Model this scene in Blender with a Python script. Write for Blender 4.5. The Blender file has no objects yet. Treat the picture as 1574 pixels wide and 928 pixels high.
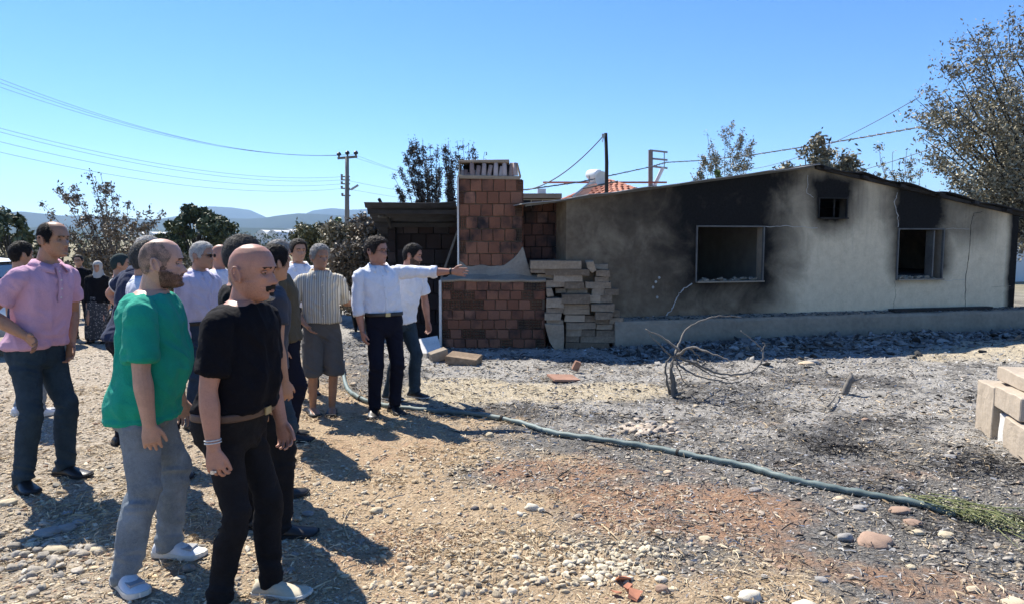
import bpy, bmesh, math, random
import numpy as np
from mathutils import Vector, Matrix, Euler, noise as mnoise

S = bpy.context.scene
C = S.collection
rnd = random.Random(7)
R = math.radians

# ------------------------------------------------------------------ camera, sky, sun, exposure
FPX, CXP, CYP, PITCH, EYE = 1100.0, 787.0, 464.0, R(4.99), 1.78
cam_d = bpy.data.cameras.new("camera"); cam = bpy.data.objects.new("camera", cam_d); C.objects.link(cam)
cam_d.sensor_width = 36.0; cam_d.lens = 36.0 * FPX / 1574.0
HAZE_D = 0.00011
cam_d.clip_start = 0.05; cam_d.clip_end = 30000
cam.location = (0, 0, EYE); cam.rotation_euler = (math.pi/2 - PITCH, 0, 0)
S.camera = cam

SUN = Vector((-0.52, 0.60, 1.02)).normalized()      # towards the sun
SUN_EL = math.asin(SUN.z); SUN_AZ = math.atan2(SUN.x, SUN.y)
w = bpy.data.worlds.new("World"); S.world = w; w.use_nodes = True
nt = w.node_tree; bg = nt.nodes['Background']
sky = nt.nodes.new('ShaderNodeTexSky'); sky.sky_type = 'NISHITA'; sky.sun_disc = False
sky.sun_elevation = SUN_EL; sky.sun_rotation = SUN_AZ
sky.air_density = 1.0; sky.dust_density = 0.0; sky.ozone_density = 6.0; sky.altitude = 1500
hs = nt.nodes.new('ShaderNodeHueSaturation'); hs.inputs['Saturation'].default_value = 1.18; hs.inputs['Hue'].default_value = 0.505
nt.links.new(sky.outputs[0], hs.inputs['Color']); nt.links.new(hs.outputs[0], bg.inputs[0]); bg.inputs[1].default_value = 0.100
sl = bpy.data.lights.new("sun", 'SUN'); so = bpy.data.objects.new("sun", sl); C.objects.link(so)
sl.energy = 5.0; sl.angle = R(0.5); sl.color = (1.0, 0.94, 0.84)
so.rotation_euler = (-SUN).to_track_quat('-Z', 'Y').to_euler()
S.view_settings.view_transform = 'Standard'; S.view_settings.look = 'None'
S.view_settings.exposure = 1.03; S.view_settings.gamma = 1.0
S.render.engine = 'CYCLES'
try:
    S.cycles.max_bounces = 6; S.cycles.transparent_max_bounces = 12; S.cycles.volume_bounces = 0
except Exception: pass

# ------------------------------------------------------------------ helpers
def ray(px, py):
    u = (px - CXP) / FPX; v = (CYP - py) / FPX
    return Vector((u, v*math.sin(PITCH) + math.cos(PITCH), v*math.cos(PITCH) - math.sin(PITCH)))
def P(px, py, Y):
    d = ray(px, py); return Vector((0, 0, EYE)) + d * (Y / d.y)
def G(px, py, z=0.0):
    d = ray(px, py); return Vector((0, 0, EYE)) + d * ((z - EYE) / d.z)

def tag(o, label=None, cat=None, group=None, kind=None):
    if label: o['label'] = label
    if cat: o['category'] = cat
    if group: o['group'] = group
    if kind: o['kind'] = kind
    return o
def empty(name, loc=(0, 0, 0), rz=0.0):
    o = bpy.data.objects.new(name, None); C.objects.link(o); o.empty_display_size = 0.1
    o.location = loc; o.rotation_euler = (0, 0, rz); return o
def link(name, me, parent=None, loc=None, rot=None):
    o = bpy.data.objects.new(name, me); C.objects.link(o)
    if parent: o.parent = parent
    if loc is not None: o.location = loc
    if rot is not None: o.rotation_euler = rot
    return o
def mesh_from(name, V, F, mats, smooth=False):
    me = bpy.data.meshes.new(name)
    me.from_pydata([tuple(v) for v in V], [], F)
    for m in (mats if isinstance(mats, (list, tuple)) else [mats]): me.materials.append(m)
    if smooth: me.polygons.foreach_set('use_smooth', [True]*len(me.polygons))
    me.update(); return me
def quads_mesh(name, V, F, mat, smooth=False):
    """numpy verts (n,3), quads or tris (m,k)"""
    me = bpy.data.meshes.new(name); n, (m, k) = len(V), F.shape
    me.vertices.add(n); me.vertices.foreach_set('co', np.asarray(V, dtype=np.float32).ravel())
    me.loops.add(m*k); me.loops.foreach_set('vertex_index', F.astype(np.int32).ravel())
    me.polygons.add(m); me.polygons.foreach_set('loop_start', np.arange(0, m*k, k, dtype=np.int32))
    me.polygons.foreach_set('loop_total', np.full(m, k, dtype=np.int32))
    if smooth: me.polygons.foreach_set('use_smooth', np.ones(m, dtype=bool))
    me.materials.append(mat); me.update(calc_edges=True); me.validate(); return me

class MB:
    def __init__(s): s.V = []; s.F = []
    def add(s, V, F):
        n = len(s.V); s.V += [Vector(v) for v in V]; s.F += [tuple(i+n for i in f) for f in F]; return s
    def box(s, c, size, rot=None, jit=0.0, taper=None):
        hx, hy, hz = size[0]/2, size[1]/2, size[2]/2
        vs = []
        for sz in (-1, 1):
            for sx, sy in ((-1,-1),(1,-1),(1,1),(-1,1)):
                v = Vector((sx*hx, sy*hy, sz*hz))
                if jit: v += Vector((rnd.uniform(-jit,jit), rnd.uniform(-jit,jit), rnd.uniform(-jit,jit)))
                if rot is not None: v = rot @ v
                vs.append(v + Vector(c))
        return s.add(vs, [(3,2,1,0),(4,5,6,7),(0,1,5,4),(1,2,6,5),(2,3,7,6),(3,0,4,7)])
    def tube(s, pts, rads, n=8, cap=True):
        pts = [Vector(p) for p in pts]
        if not isinstance(rads, (list, tuple)): rads = [rads]*len(pts)
        up = Vector((0,0,1)); rings = []; b0 = len(s.V); prev = None
        for i, p in enumerate(pts):
            t = (pts[min(i+1, len(pts)-1)] - pts[max(i-1, 0)])
            if t.length < 1e-9: t = Vector((0,0,1))
            t.normalize()
            if prev is None:
                a = t.cross(up)
                if a.length < 0.05: a = t.cross(Vector((1,0,0)))
            else: a = prev - t*prev.dot(t)
            a.normalize(); prev = a; b = t.cross(a)
            for k in range(n):
                an = 2*math.pi*k/n
                s.V.append(p + (a*math.cos(an) + b*math.sin(an))*rads[i])
        for i in range(len(pts)-1):
            for k in range(n):
                q = b0 + i*n; s.F.append((q+k, q+(k+1)%n, q+n+(k+1)%n, q+n+k))
        if cap:
            s.F.append(tuple(b0+k for k in range(n))[::-1]); e = b0+(len(pts)-1)*n
            s.F.append(tuple(e+k for k in range(n)))
        return s
    def mesh(s, name, mat, smooth=False): return mesh_from(name, s.V, s.F, mat, smooth)
    def build(s, name, mat, parent=None, smooth=False, bevel=0.0, loc=None):
        me = s.mesh(name, mat, smooth)
        if bevel:
            bm = bmesh.new(); bm.from_mesh(me)
            bmesh.ops.bevel(bm, geom=bm.edges[:], offset=bevel, segments=1, affect='EDGES')
            bm.to_mesh(me); bm.free()
        return link(name, me, parent, loc)

# numpy value noise
def _h(ix, iy, seed):
    n = (ix.astype(np.int64)*374761393 + iy.astype(np.int64)*668265263 + seed*1442695041) & 0x7fffffff
    n = ((n ^ (n >> 13))*1274126177) & 0x7fffffff
    n = (n ^ (n >> 16)) & 0xffff
    return n/65535.0
def vn(x, y, seed=0):
    x = np.asarray(x, dtype=float); y = np.asarray(y, dtype=float)
    ix = np.floor(x); iy = np.floor(y); fx = x-ix; fy = y-iy
    fx = fx*fx*(3-2*fx); fy = fy*fy*(3-2*fy)
    a = _h(ix,iy,seed); b = _h(ix+1,iy,seed); c = _h(ix,iy+1,seed); d = _h(ix+1,iy+1,seed)
    return (a*(1-fx)+b*fx)*(1-fy) + (c*(1-fx)+d*fx)*fy
def fbm(x, y, seed=0, o=4):
    r = 0; a = 0.5; t = 0
    for i in range(o):
        r = r + a*vn(x*2**i, y*2**i, seed+i*17); t += a; a *= 0.5
    return r/t
def sstep(a, b, x):
    t = np.clip((x-a)/(b-a), 0, 1); return t*t*(3-2*t)

# ------------------------------------------------------------------ materials
def new_mat(name):
    m = bpy.data.materials.new(name); m.use_nodes = True
    nt = m.node_tree; b = nt.nodes['Principled BSDF']; return m, nt, b
def N(nt, t, **kw):
    n = nt.nodes.new(t)
    for k, v in kw.items():
        if k.startswith('i_'): n.inputs[int(k[2:])].default_value = v
        else: setattr(n, k, v)
    return n
def ramp(nt, fac, stops):
    r = nt.nodes.new('ShaderNodeValToRGB'); e = r.color_ramp.elements
    while len(e) < len(stops): e.new(0.5)
    for i, (p, c) in enumerate(stops):
        e[i].position = p; e[i].color = (c[0], c[1], c[2], 1)
    nt.links.new(fac, r.inputs[0]); return r.outputs[0]
def noise_n(nt, scale, detail=4, rough=0.6, coord=None, dist=0.0):
    n = nt.nodes.new('ShaderNodeTexNoise'); n.inputs['Scale'].default_value = scale
    n.inputs['Detail'].default_value = detail; n.inputs['Roughness'].default_value = rough
    n.inputs['Distortion'].default_value = dist
    if coord is not None: nt.links.new(coord, n.inputs['Vector'])
    return n
def mixc(nt, fac, a, b, mode='MIX'):
    m = nt.nodes.new('ShaderNodeMix'); m.data_type = 'RGBA'; m.blend_type = mode
    if isinstance(fac, (int, float)): m.inputs[0].default_value = fac
    else: nt.links.new(fac, m.inputs[0])
    for k, v in ((6, a), (7, b)):
        if isinstance(v, (tuple, list)): m.inputs[k].default_value = (v[0], v[1], v[2], 1)
        else: nt.links.new(v, m.inputs[k])
    return m.outputs[2]
def mth(nt, op, a, b=0.0, c=None):
    m = nt.nodes.new('ShaderNodeMath'); m.operation = op
    for k, v in ((0, a), (1, b), (2, c)):
        if v is None: continue
        if isinstance(v, (int, float)): m.inputs[k].default_value = v
        else: nt.links.new(v, m.inputs[k])
    return m.outputs[0]
def mrange(nt, v, a, b, c=0.0, d=1.0):
    m = nt.nodes.new('ShaderNodeMapRange'); nt.links.new(v, m.inputs[0])
    for k, x in ((1,a),(2,b),(3,c),(4,d)): m.inputs[k].default_value = x
    return m.outputs[0]
def bump(nt, b, h, strength=0.3, dist=0.01):
    n = nt.nodes.new('ShaderNodeBump'); n.inputs['Strength'].default_value = strength
    n.inputs['Distance'].default_value = dist; nt.links.new(h, n.inputs['Height'])
    nt.links.new(n.outputs[0], b.inputs['Normal'])
_MC = {}
def mat(name, col, rough=0.85, var=0.25, scale=30, bmp=0.3, bdist=0.004, metal=0.0, spec=0.3, obj_rand=0.0, col2=None, coord='Object'):
    """plain procedural surface: two-scale noise colour variation and fine relief"""
    if name in _MC: return _MC[name]
    m, nt, b = new_mat(name); tc = N(nt, 'ShaderNodeTexCoord')
    co = tc.outputs[coord]
    n1 = noise_n(nt, scale, 6, 0.65, co); n2 = noise_n(nt, scale*0.13, 3, 0.5, co)
    dk = tuple(c*(1-var) for c in col); lt = tuple(min(1, c*(1+var)) for c in col) if col2 is None else col2
    f = mth(nt, 'ADD', mth(nt, 'MULTIPLY', n1.outputs[0], 0.5), mth(nt, 'MULTIPLY', n2.outputs[0], 0.5))
    if obj_rand:
        oi = N(nt, 'ShaderNodeObjectInfo'); f = mth(nt, 'ADD', f, mth(nt, 'MULTIPLY', mth(nt, 'SUBTRACT', oi.outputs['Random'], 0.5), obj_rand))
    c = ramp(nt, f, [(0.3, dk), (0.7, lt)])
    nt.links.new(c, b.inputs['Base Color'])
    b.inputs['Roughness'].default_value = rough; b.inputs['Metallic'].default_value = metal
    b.inputs['Specular IOR Level'].default_value = spec
    if bmp: bump(nt, b, n1.outputs[0], bmp, bdist)
    _MC[name] = m; return m
# ------------------------------------------------------------------ ground masks (world x,y)
def blob(x, y, px, py, rx, ry, rot=0.0, seed=3, wob=0.5):
    c = G(px, py); dx = x-c.x; dy = y-c.y
    cr, sr = math.cos(rot), math.sin(rot)
    u = (dx*cr+dy*sr)/rx; v = (-dx*sr+dy*cr)/ry
    d = np.sqrt(u*u+v*v) + wob*(fbm(x*1.3, y*1.3, seed)-0.5)*2
    return 1 - sstep(0.55, 1.35, d)
def ground_masks(x, y):
    n1 = fbm(x*0.7, y*0.7, 11); n2 = fbm(x*2.3, y*2.3, 23); n3 = fbm(x*7, y*7, 31)
    # ash: everything right / beyond a line from the chimney foot to the bottom right corner
    d = (x - (-1.15)) * 0.78 + (y - 7.2) * 0.50           # signed distance-like
    ash = sstep(-0.55, 0.75, d + (n1-0.5)*1.8 + (n2-0.5)*1.2)
    ash = np.maximum(ash, 0.75*blob(x, y, 900, 745, 0.8, 0.35, -0.3, 5, 0.9))
    # red soil
    red = np.maximum.reduce([blob(x,y,1000,765,1.15,0.55,-0.2,7,0.9), blob(x,y,905,725,0.7,0.35,0,8,0.9), 0.8*blob(x,y,1330,880,0.9,0.22,-0.5,9,0.9),
        0.7*blob(x,y,600,835,0.45,0.3,0,10,0.9), 0.7*blob(x,y,1500,905,0.6,0.3,-0.4,12,0.9), 0.55*blob(x,y,1230,585,1.0,0.22,-.15,13,1.0), 0.5*blob(x,y,1170,650,0.6,0.2,0,14,1.0),
        0.45*blob(x,y,1290,720,.8,.2,-.2,16,1.), 0.5*blob(x,y,480,690,1.2,.5,0,15,.9)])
    red = red * sstep(0.25, 0.6, n3*0.6+n2*0.4+0.12)
    # pale ash (white) beyond the hose, dark char patches
    white = sstep(0.42, 0.72, n2*0.55+n3*0.45 + 0.16*sstep(4.5, 8.0, y)) * sstep(0.3, 0.8, d*0.6) * sstep(4.0, 6.4, y)
    sand = np.maximum.reduce([blob(x,y,800,605,1.35,0.65,-0.05,18,0.6), blob(x,y,930,600,0.9,0.5,0,19,0.7), blob(x,y,700,590,.6,.6,0,20,.6), 0.9*blob(x,y,1560,545,1.8,0.8,0.25,21,0.5)])
    char = np.maximum.reduce([sstep(0.5, 0.66, fbm(x*1.1+9, y*1.6, 41))*0.9*ash, 0.8*blob(x,y,1280,690,0.2,0.12,0,22,0.9), 0.8*blob(x,y,1520,722,0.45,0.14,-.1,24,1.0),
        0.9*blob(x,y,850,640,1.6,0.28,-0.15,25,0.8), 0.8*blob(x,y,700,600,.25,.9,0,26,1.0)])
    char = char * (1-0.85*sand)
    grey = sstep(-0.9, -2.8, x + 0.25*(y-4)) * (0.95 - 0.3*n2)                 # grey compact gravel on the left
    fx = 0.886 + (y-11.75)*4.16
    rub = sstep(2.6, 1.2, np.abs((x-5.4)*-0.235 + (y-12.85)*0.972 + 0.9)*1.6) * sstep(0.3, 1.5, x)
    return ash, red, white, sand, char, grey, rub
def ground_h(x, y):
    r = np.sqrt(x*x+y*y); k = sstep(120, 30, r)
    h = 0.05*(fbm(x*0.5, y*0.5, 51)-0.5) + 0.035*(fbm(x*2, y*2, 52, 3)-0.5) + 0.016*(fbm(x*9, y*9, 53, 3)-0.5)
    d = (x-5.4)*-0.235 + (y-12.85)*0.972          # distance to the facade (negative in front)
    rb = np.exp(-((d+1.0)/0.7)**2) * sstep(1.6, 3.5, x)
    h = h + rb*(0.07 + 0.16*(fbm(x*2.2, y*2.2, 61, 4)-0.35))
    h = h + 0.16*np.exp(-(((x-9.5)/2.2)**2 + ((y-11.2)/0.9)**2))
    h = h + 0.03*sstep(8, 11, y)*(fbm(x*4, y*4, 71, 3)-0.4)
    h = h + 0.10*np.exp(-(((x+1.9)/0.9)**2 + ((y-9.6)/1.4)**2))*(fbm(x*3, y*3, 72, 3)*1.2)
    return h*k
def H(x, y): return float(ground_h(np.array([x]), np.array([y]))[0])

def axis(segs):
    out = [segs[0][0]]
    for a, b, st in segs:
        n = max(1, int(round((b-a)/st))); out += list(np.linspace(a, b, n+1)[1:])
    return np.array(out)
gx = axis([(-7, -3, .05), (-3, 4.2, .028), (4.2, 8, .045), (8, 13, .08)])
ex = []; s_ = .1; v = 0
while v < 9000: s_ *= 1.35; v += s_; ex.append(v)
ex = np.array(ex); gx = np.concatenate([(-7-ex)[::-1], gx, 13+ex])
gy = axis([(0.5, 2.2, .06), (2.2, 5.5, .022), (5.5, 9, .035), (9, 15, .06)])
gy = np.concatenate([(0.5-ex)[::-1], gy, 15+ex])
XX, YY = np.meshgrid(gx, gy); nx, ny = len(gx), len(gy)
xf, yf = XX.ravel(), YY.ravel()
ZZ = ground_h(xf, yf)
base = (np.arange(ny-1)[:, None]*nx + np.arange(nx-1)[None, :]).ravel()
FQ = np.stack([base, base+1, base+nx+1, base+nx], 1)

m, nt, b = new_mat('ground_soil')
tc = N(nt, 'ShaderNodeNewGeometry').outputs['Position']
def att(n):
    a = nt.nodes.new('ShaderNodeAttribute'); a.attribute_name = n; return a.outputs['Fac']
nA = noise_n(nt, 9, 8, 0.7, tc); nB = noise_n(nt, 55, 6, 0.75, tc); nC = noise_n(nt, 190, 3, 0.7, tc)
nD = noise_n(nt, 1.3, 5, 0.6, tc)
mp = N(nt, 'ShaderNodeMapping'); nt.links.new(tc, mp.inputs[0]); mp.inputs['Scale'].default_value = (1, 2.2, 1); mp.inputs['Rotation'].default_value = (0,0,0.5)
nS = noise_n(nt, 34, 5, 0.7, mp.outputs[0], 1.2)
vor = N(nt, 'ShaderNodeTexVoronoi'); nt.links.new(tc, vor.inputs['Vector']); vor.inputs['Scale'].default_value = 42
vor2 = N(nt, 'ShaderNodeTexVoronoi'); nt.links.new(tc, vor2.inputs['Vector']); vor2.inputs['Scale'].default_value = 95
straw = ramp(nt, nB.outputs[0], [(0.3, (.19,.13,.078)), (0.5, (.44,.325,.205)), (0.7, (.64,.50,.335))])
gravel = ramp(nt, vor.outputs['Color'], [(0.1, (.19,.16,.125)), (0.5, (.38,.33,.265)), (0.9, (.58,.52,.43))])
basec = mixc(nt, att('grey'), straw, gravel)
pebc = mixc(nt, mrange(nt, vor2.outputs['Distance'], 0.25, 0.6), (.55,.48,.37), basec)
basec = mixc(nt, mrange(nt, nA.outputs[0], .45, .6, 0, .6), basec, pebc)
ashc = ramp(nt, nS.outputs[0], [(0.32, (.045,.042,.039)), (0.47, (.145,.137,.125)), (0.58, (.25,.237,.215)), (0.72, (.42,.395,.36))])
ashm = mth(nt, 'ADD', att('ash'), mth(nt, 'MULTIPLY', mth(nt, 'SUBTRACT', nA.outputs[0], 0.5), 1.5))
c = mixc(nt, mrange(nt, ashm, .32, .78), basec, ashc)
redc = ramp(nt, nB.outputs[0], [(0.3, (.21,.115,.068)), (0.6, (.45,.27,.165)), (0.8, (.60,.43,.30))])
redm = mth(nt, 'ADD', att('red'), mth(nt, 'MULTIPLY', mth(nt, 'SUBTRACT', nA.outputs[0], 0.5), 2.6))
c = mixc(nt, mrange(nt, redm, .2, 1.15, 0, .92), c, redc)
wc = ramp(nt, nS.outputs[0], [(0.34, (.19,.18,.165)), (0.5, (.38,.36,.325)), (0.68, (.60,.57,.52))])
wm = mth(nt, 'ADD', att('white'), mth(nt, 'MULTIPLY', mth(nt, 'SUBTRACT', nA.outputs[0], 0.5), 1.6))
c = mixc(nt, mrange(nt, wm, .25, .85, 0, .85), c, wc)
sc_ = ramp(nt, nA.outputs[0], [(0.3, (.36,.29,.185)), (0.6, (.56,.48,.34)), (0.8, (.66,.61,.5))])
sm = mth(nt, 'ADD', att('sand'), mth(nt, 'MULTIPLY', mth(nt, 'SUBTRACT', nA.outputs[0], 0.5), 1.4))
c = mixc(nt, mrange(nt, sm, .3, .95, 0, .85), c, sc_)
ck = ramp(nt, nS.outputs[0], [(0.36, (.012,.012,.014)), (0.55, (.06,.06,.064)), (0.7, (.2,.2,.2))])
cm = mth(nt, 'ADD', att('char'), mth(nt, 'MULTIPLY', mth(nt, 'SUBTRACT', nA.outputs[0], 0.5), 1.6))
c = mixc(nt, mrange(nt, cm, .35, 1.0, 0, .62), c, ck)
far = ramp(nt, nD.outputs[0], [(0.35, (.16,.15,.09)), (0.65, (.30,.26,.17))])
c = mixc(nt, att('far'), c, far)
nt.links.new(c, b.inputs['Base Color']); b.inputs['Roughness'].default_value = 0.95; b.inputs['Specular IOR Level'].default_value = 0.15
hh = mth(nt, 'ADD', mth(nt, 'MULTIPLY', nB.outputs[0], 1.0), mth(nt, 'MULTIPLY', vor.outputs['Distance'], -0.6))
hh = mth(nt, 'ADD', hh, mth(nt, 'MULTIPLY', nC.outputs[0], 0.4))
bump(nt, b, hh, 0.9, 0.025)
GM = m
gme = quads_mesh('ground', np.stack([xf, yf, ZZ], 1), FQ, GM, True)
ms = ground_masks(xf, yf)
rr = np.sqrt(xf**2+yf**2)
names = ['ash', 'red', 'white', 'sand', 'char', 'grey', 'rub']
for nme, arr in list(zip(names, ms)) + [('far', sstep(16, 40, rr))]:
    a = gme.attributes.new(nme, 'FLOAT', 'POINT'); a.data.foreach_set('value', np.asarray(arr, dtype=np.float32))
tag(link('ground', gme), kind='structure')

# ------------------------------------------------------------------ gravel, straw, ash scraps (uncountable)
rng = np.random.default_rng(5)
def scatter(n, rmin, rmax, power=0.75):
    """denser near the camera's part of the yard; covers the yard well past the frame edges"""
    t = rng.random(n); r = (rmin**power + t*(rmax**power - rmin**power))**(1/power)
    a = rng.uniform(-0.80, 0.80, n); return r*np.sin(a), r*np.cos(a), r
def gn_scatter(name, pts, scl, rot, tint, material, subdiv, label, lump=0.25):
    me = bpy.data.meshes.new(name); me.vertices.add(len(pts)); me.vertices.foreach_set('co', pts.astype(np.float32).ravel())
    for nm, arr in (('scl', scl), ('rotv', rot)):
        a = me.attributes.new(nm, 'FLOAT_VECTOR', 'POINT'); a.data.foreach_set('vector', arr.astype(np.float32).ravel())
    a = me.attributes.new('tint', 'FLOAT_COLOR', 'POINT'); a.data.foreach_set('color', np.concatenate([tint, np.ones((len(tint),1))],1).astype(np.float32).ravel())
    me.materials.append(material)
    ng = bpy.data.node_groups.new(name+'_nodes', 'GeometryNodeTree')
    ng.interface.new_socket('Geometry', in_out='INPUT', socket_type='NodeSocketGeometry')
    ng.interface.new_socket('Geometry', in_out='OUTPUT', socket_type='NodeSocketGeometry')
    gi = ng.nodes.new('NodeGroupInput'); go = ng.nodes.new('NodeGroupOutput'); L = ng.links.new
    ji = ng.nodes.new('GeometryNodeGeometryToInstance')
    for i in range(5):
        ic = ng.nodes.new('GeometryNodeMeshIcoSphere'); ic.inputs['Radius'].default_value = 0.5; ic.inputs['Subdivisions'].default_value = subdiv
        sp = ng.nodes.new('GeometryNodeSetPosition'); no = ng.nodes.new('ShaderNodeTexNoise'); no.noise_dimensions = '4D'
        no.inputs['W'].default_value = i*7.3; no.inputs['Scale'].default_value = 1.6; no.inputs['Detail'].default_value = 1
        vs = ng.nodes.new('ShaderNodeVectorMath'); vs.operation = 'SUBTRACT'; vs.inputs[1].default_value = (.5,.5,.5)
        vm = ng.nodes.new('ShaderNodeVectorMath'); vm.operation = 'SCALE'; vm.inputs['Scale'].default_value = lump*4
        L(no.outputs['Color'], vs.inputs[0]); L(vs.outputs[0], vm.inputs[0]); L(vm.outputs[0], sp.inputs['Offset'])
        L(ic.outputs[0], sp.inputs['Geometry'])
        ss = ng.nodes.new('GeometryNodeSetShadeSmooth'); L(sp.outputs[0], ss.inputs[0])
        smt = ng.nodes.new('GeometryNodeSetMaterial'); smt.inputs['Material'].default_value = material; L(ss.outputs[0], smt.inputs[0])
        L(smt.outputs[0], ji.inputs[0])
    ip = ng.nodes.new('GeometryNodeInstanceOnPoints'); ip.inputs['Pick Instance'].default_value = True
    L(gi.outputs[0], ip.inputs['Points']); L(ji.outputs[0], ip.inputs['Instance'])
    for nm, sock in (('scl', 'Scale'), ('rotv', 'Rotation')):
        na = ng.nodes.new('GeometryNodeInputNamedAttribute'); na.data_type = 'FLOAT_VECTOR'; na.inputs['Name'].default_value = nm
        L(na.outputs[0], ip.inputs[sock])
    L(ip.outputs[0], go.inputs[0])
    o = link(name, me); md = o.modifiers.new('scatter', 'NODES'); md.node_group = ng
    return tag(o, label, name.replace('_', ' '), kind='stuff')

def inst_mat(name, rough=0.85, sc=160):
    m, nt, b = new_mat(name); a = N(nt, 'ShaderNodeAttribute', attribute_type='INSTANCER', attribute_name='tint')
    tc = N(nt, 'ShaderNodeNewGeometry').outputs['Position']; n = noise_n(nt, sc, 4, .65, tc)
    c = mixc(nt, 1.0, a.outputs['Color'], ramp(nt, n.outputs[0], [(0.3,(.55,.55,.55)),(0.7,(1.25,1.22,1.15))]), 'MULTIPLY')
    nt.links.new(c, b.inputs['Base Color']); b.inputs['Roughness'].default_value = rough; b.inputs['Specular IOR Level'].default_value = .25
    bump(nt, b, n.outputs[0], .4, .003); return m
PEB = inst_mat('pebble_stone')
pal = np.array([(.48,.39,.27),(.56,.48,.35),(.43,.36,.27),(.33,.29,.24),(.52,.40,.26),(.40,.27,.19),(.64,.59,.49),(.24,.23,.21),(.53,.46,.33)])
def pebble_set(n, rmin, rmax, smin, smax, pw, seed_mask=True):
    x, y, r = scatter(n, rmin, rmax)
    clump = fbm(x*1.1, y*1.1, 81)
    ash, red, white, sand, char, grey, rub = ground_masks(x, y)
    keep = rng.random(n) < np.clip(0.25 + 1.3*sstep(.4,.62,clump) - 0.5*red - 0.55*sand + .3*grey + .6*rub, 0.08, 1)*(1-.3*ash)
    x, y, r = x[keep], y[keep], r[keep]; n = len(x); ash, char, red = ash[keep], char[keep], red[keep]
    s = smin*(smax/smin)**(rng.random(n)**pw)
    z = ground_h(x, y) + s*0.10
    scl = np.stack([s*rng.uniform(.8,1.5,n), s*rng.uniform(.7,1.1,n), s*rng.uniform(.4,.75,n)], 1)
    rot = np.stack([rng.normal(0,.2,n), rng.normal(0,.2,n), rng.uniform(0,6.28,n)], 1)
    t = pal[rng.integers(0, len(pal), n)] * rng.uniform(.8,1.25,(n,1))
    a = np.clip(ash*rng.uniform(.3,1.2,n),0,1)[:,None]
    g = rng.uniform(.06,.50,(n,1))*np.array([[1,.96,.90]])
    t = t*(1-a*.8) + g*a*.8
    t = t*(1-.5*np.clip(char,0,1)[:,None])
    t = t*(1-.4*red[:,None]) + .4*red[:,None]*np.array([[.42,.30,.21]])
    return np.stack([x,y,z],1), scl, rot, np.clip(t,0.01,.85)
def cat(*sets): return [np.concatenate(a) for a in zip(*sets)]
fine = cat(pebble_set(120000, 1.8, 9, .005, .020, 1.7), pebble_set(36000, 4, 15, .012, .040, 1.9))
gn_scatter('gravel', *fine, PEB, 1, 'small tan and grey pebbles covering the yard')
coarse = cat(pebble_set(6000, 1.9, 13, .020, .055, 2.8))
# pile of pale cobbles at bottom centre
def cluster(px, py, n, spread, smin, smax, seedc=(.5,.45,.36)):
    c = G(px, py); x = rng.normal(c.x, spread, n); y = rng.normal(c.y, spread*.6, n)
    s = rng.uniform(smin, smax, n); z = ground_h(x, y)+s*.15
    scl = np.stack([s*rng.uniform(.9,1.4,n), s*rng.uniform(.8,1.1,n), s*rng.uniform(.5,.8,n)], 1)
    rot = np.stack([rng.normal(0,.3,n), rng.normal(0,.3,n), rng.uniform(0,6.28,n)], 1)
    t = np.array(seedc)[None]*rng.uniform(.75,1.3,(n,1)); return np.stack([x,y,z],1), scl, rot, t
coarse = cat(coarse, cluster(900,850,170,.26,.015,.045,(.52,.46,.35)), cluster(820,860,200,.34,.012,.035,(.48,.41,.30)), cluster(700,880,120,.34,.012,.045,(.46,.39,.29)), cluster(935,875,60,.12,.02,.05,(.55,.49,.38)),
    cluster(740,905,120,.34,.015,.04,(.48,.41,.31)), cluster(985,660,70,.18,.03,.08,(.42,.36,.3)), cluster(60,850,90,.35,.03,.07,(.35,.32,.28)), cluster(640,720,120,.4,.015,.035))
gn_scatter('cobbles', *coarse, PEB, 2, 'larger rounded stones scattered through the gravel')
# rubble in front of the plinth
def rubble(n):
    s0 = rng.uniform(0.4, 9.4, n); dd = -np.abs(rng.normal(0.45, .55, n)) - .38
    x = 1.0 + s0*0.972 + dd*-0.235*1; y = 11.78 + s0*0.235 + dd*0.972
    s = .02*(6)**(rng.random(n)**2.0); z = ground_h(x, y)+s*.1
    scl = np.stack([s*rng.uniform(.9,2.2,n), s*rng.uniform(.7,1.2,n), s*rng.uniform(.2,.6,n)], 1)
    rot = np.stack([rng.normal(0,.4,n), rng.normal(0,.4,n), rng.uniform(0,6.28,n)], 1)
    g = rng.uniform(.03,.34,(n,1))*np.array([[1,.98,.95]]); return np.stack([x,y,z],1), scl, rot, g
def ledge_rubble(n):
    s0 = rng.uniform(0.8, 9.6, n); dd = -rng.uniform(.02, .27, n)
    x = .885 + s0*0.972 + dd*-0.234; y = 11.75 + s0*0.234 + dd*0.972; s = .012*(4)**(rng.random(n)**2.0); z = .475 - np.abs(dd)*.08 + s*.1
    scl = np.stack([s*rng.uniform(.9,2.,n), s*rng.uniform(.7,1.2,n), s*rng.uniform(.2,.5,n)], 1); rot = np.stack([rng.normal(0,.3,n), rng.normal(0,.3,n), rng.uniform(0,6.28,n)], 1)
    return np.stack([x,y,z],1), scl, rot, rng.uniform(.03,.30,(n,1))*np.array([[1,.97,.93]])
gn_scatter('rubble', *cat(rubble(9000), ledge_rubble(1800)), PEB, 1, 'grey ash and plaster rubble heaped along the foot of the house', .35)

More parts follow.
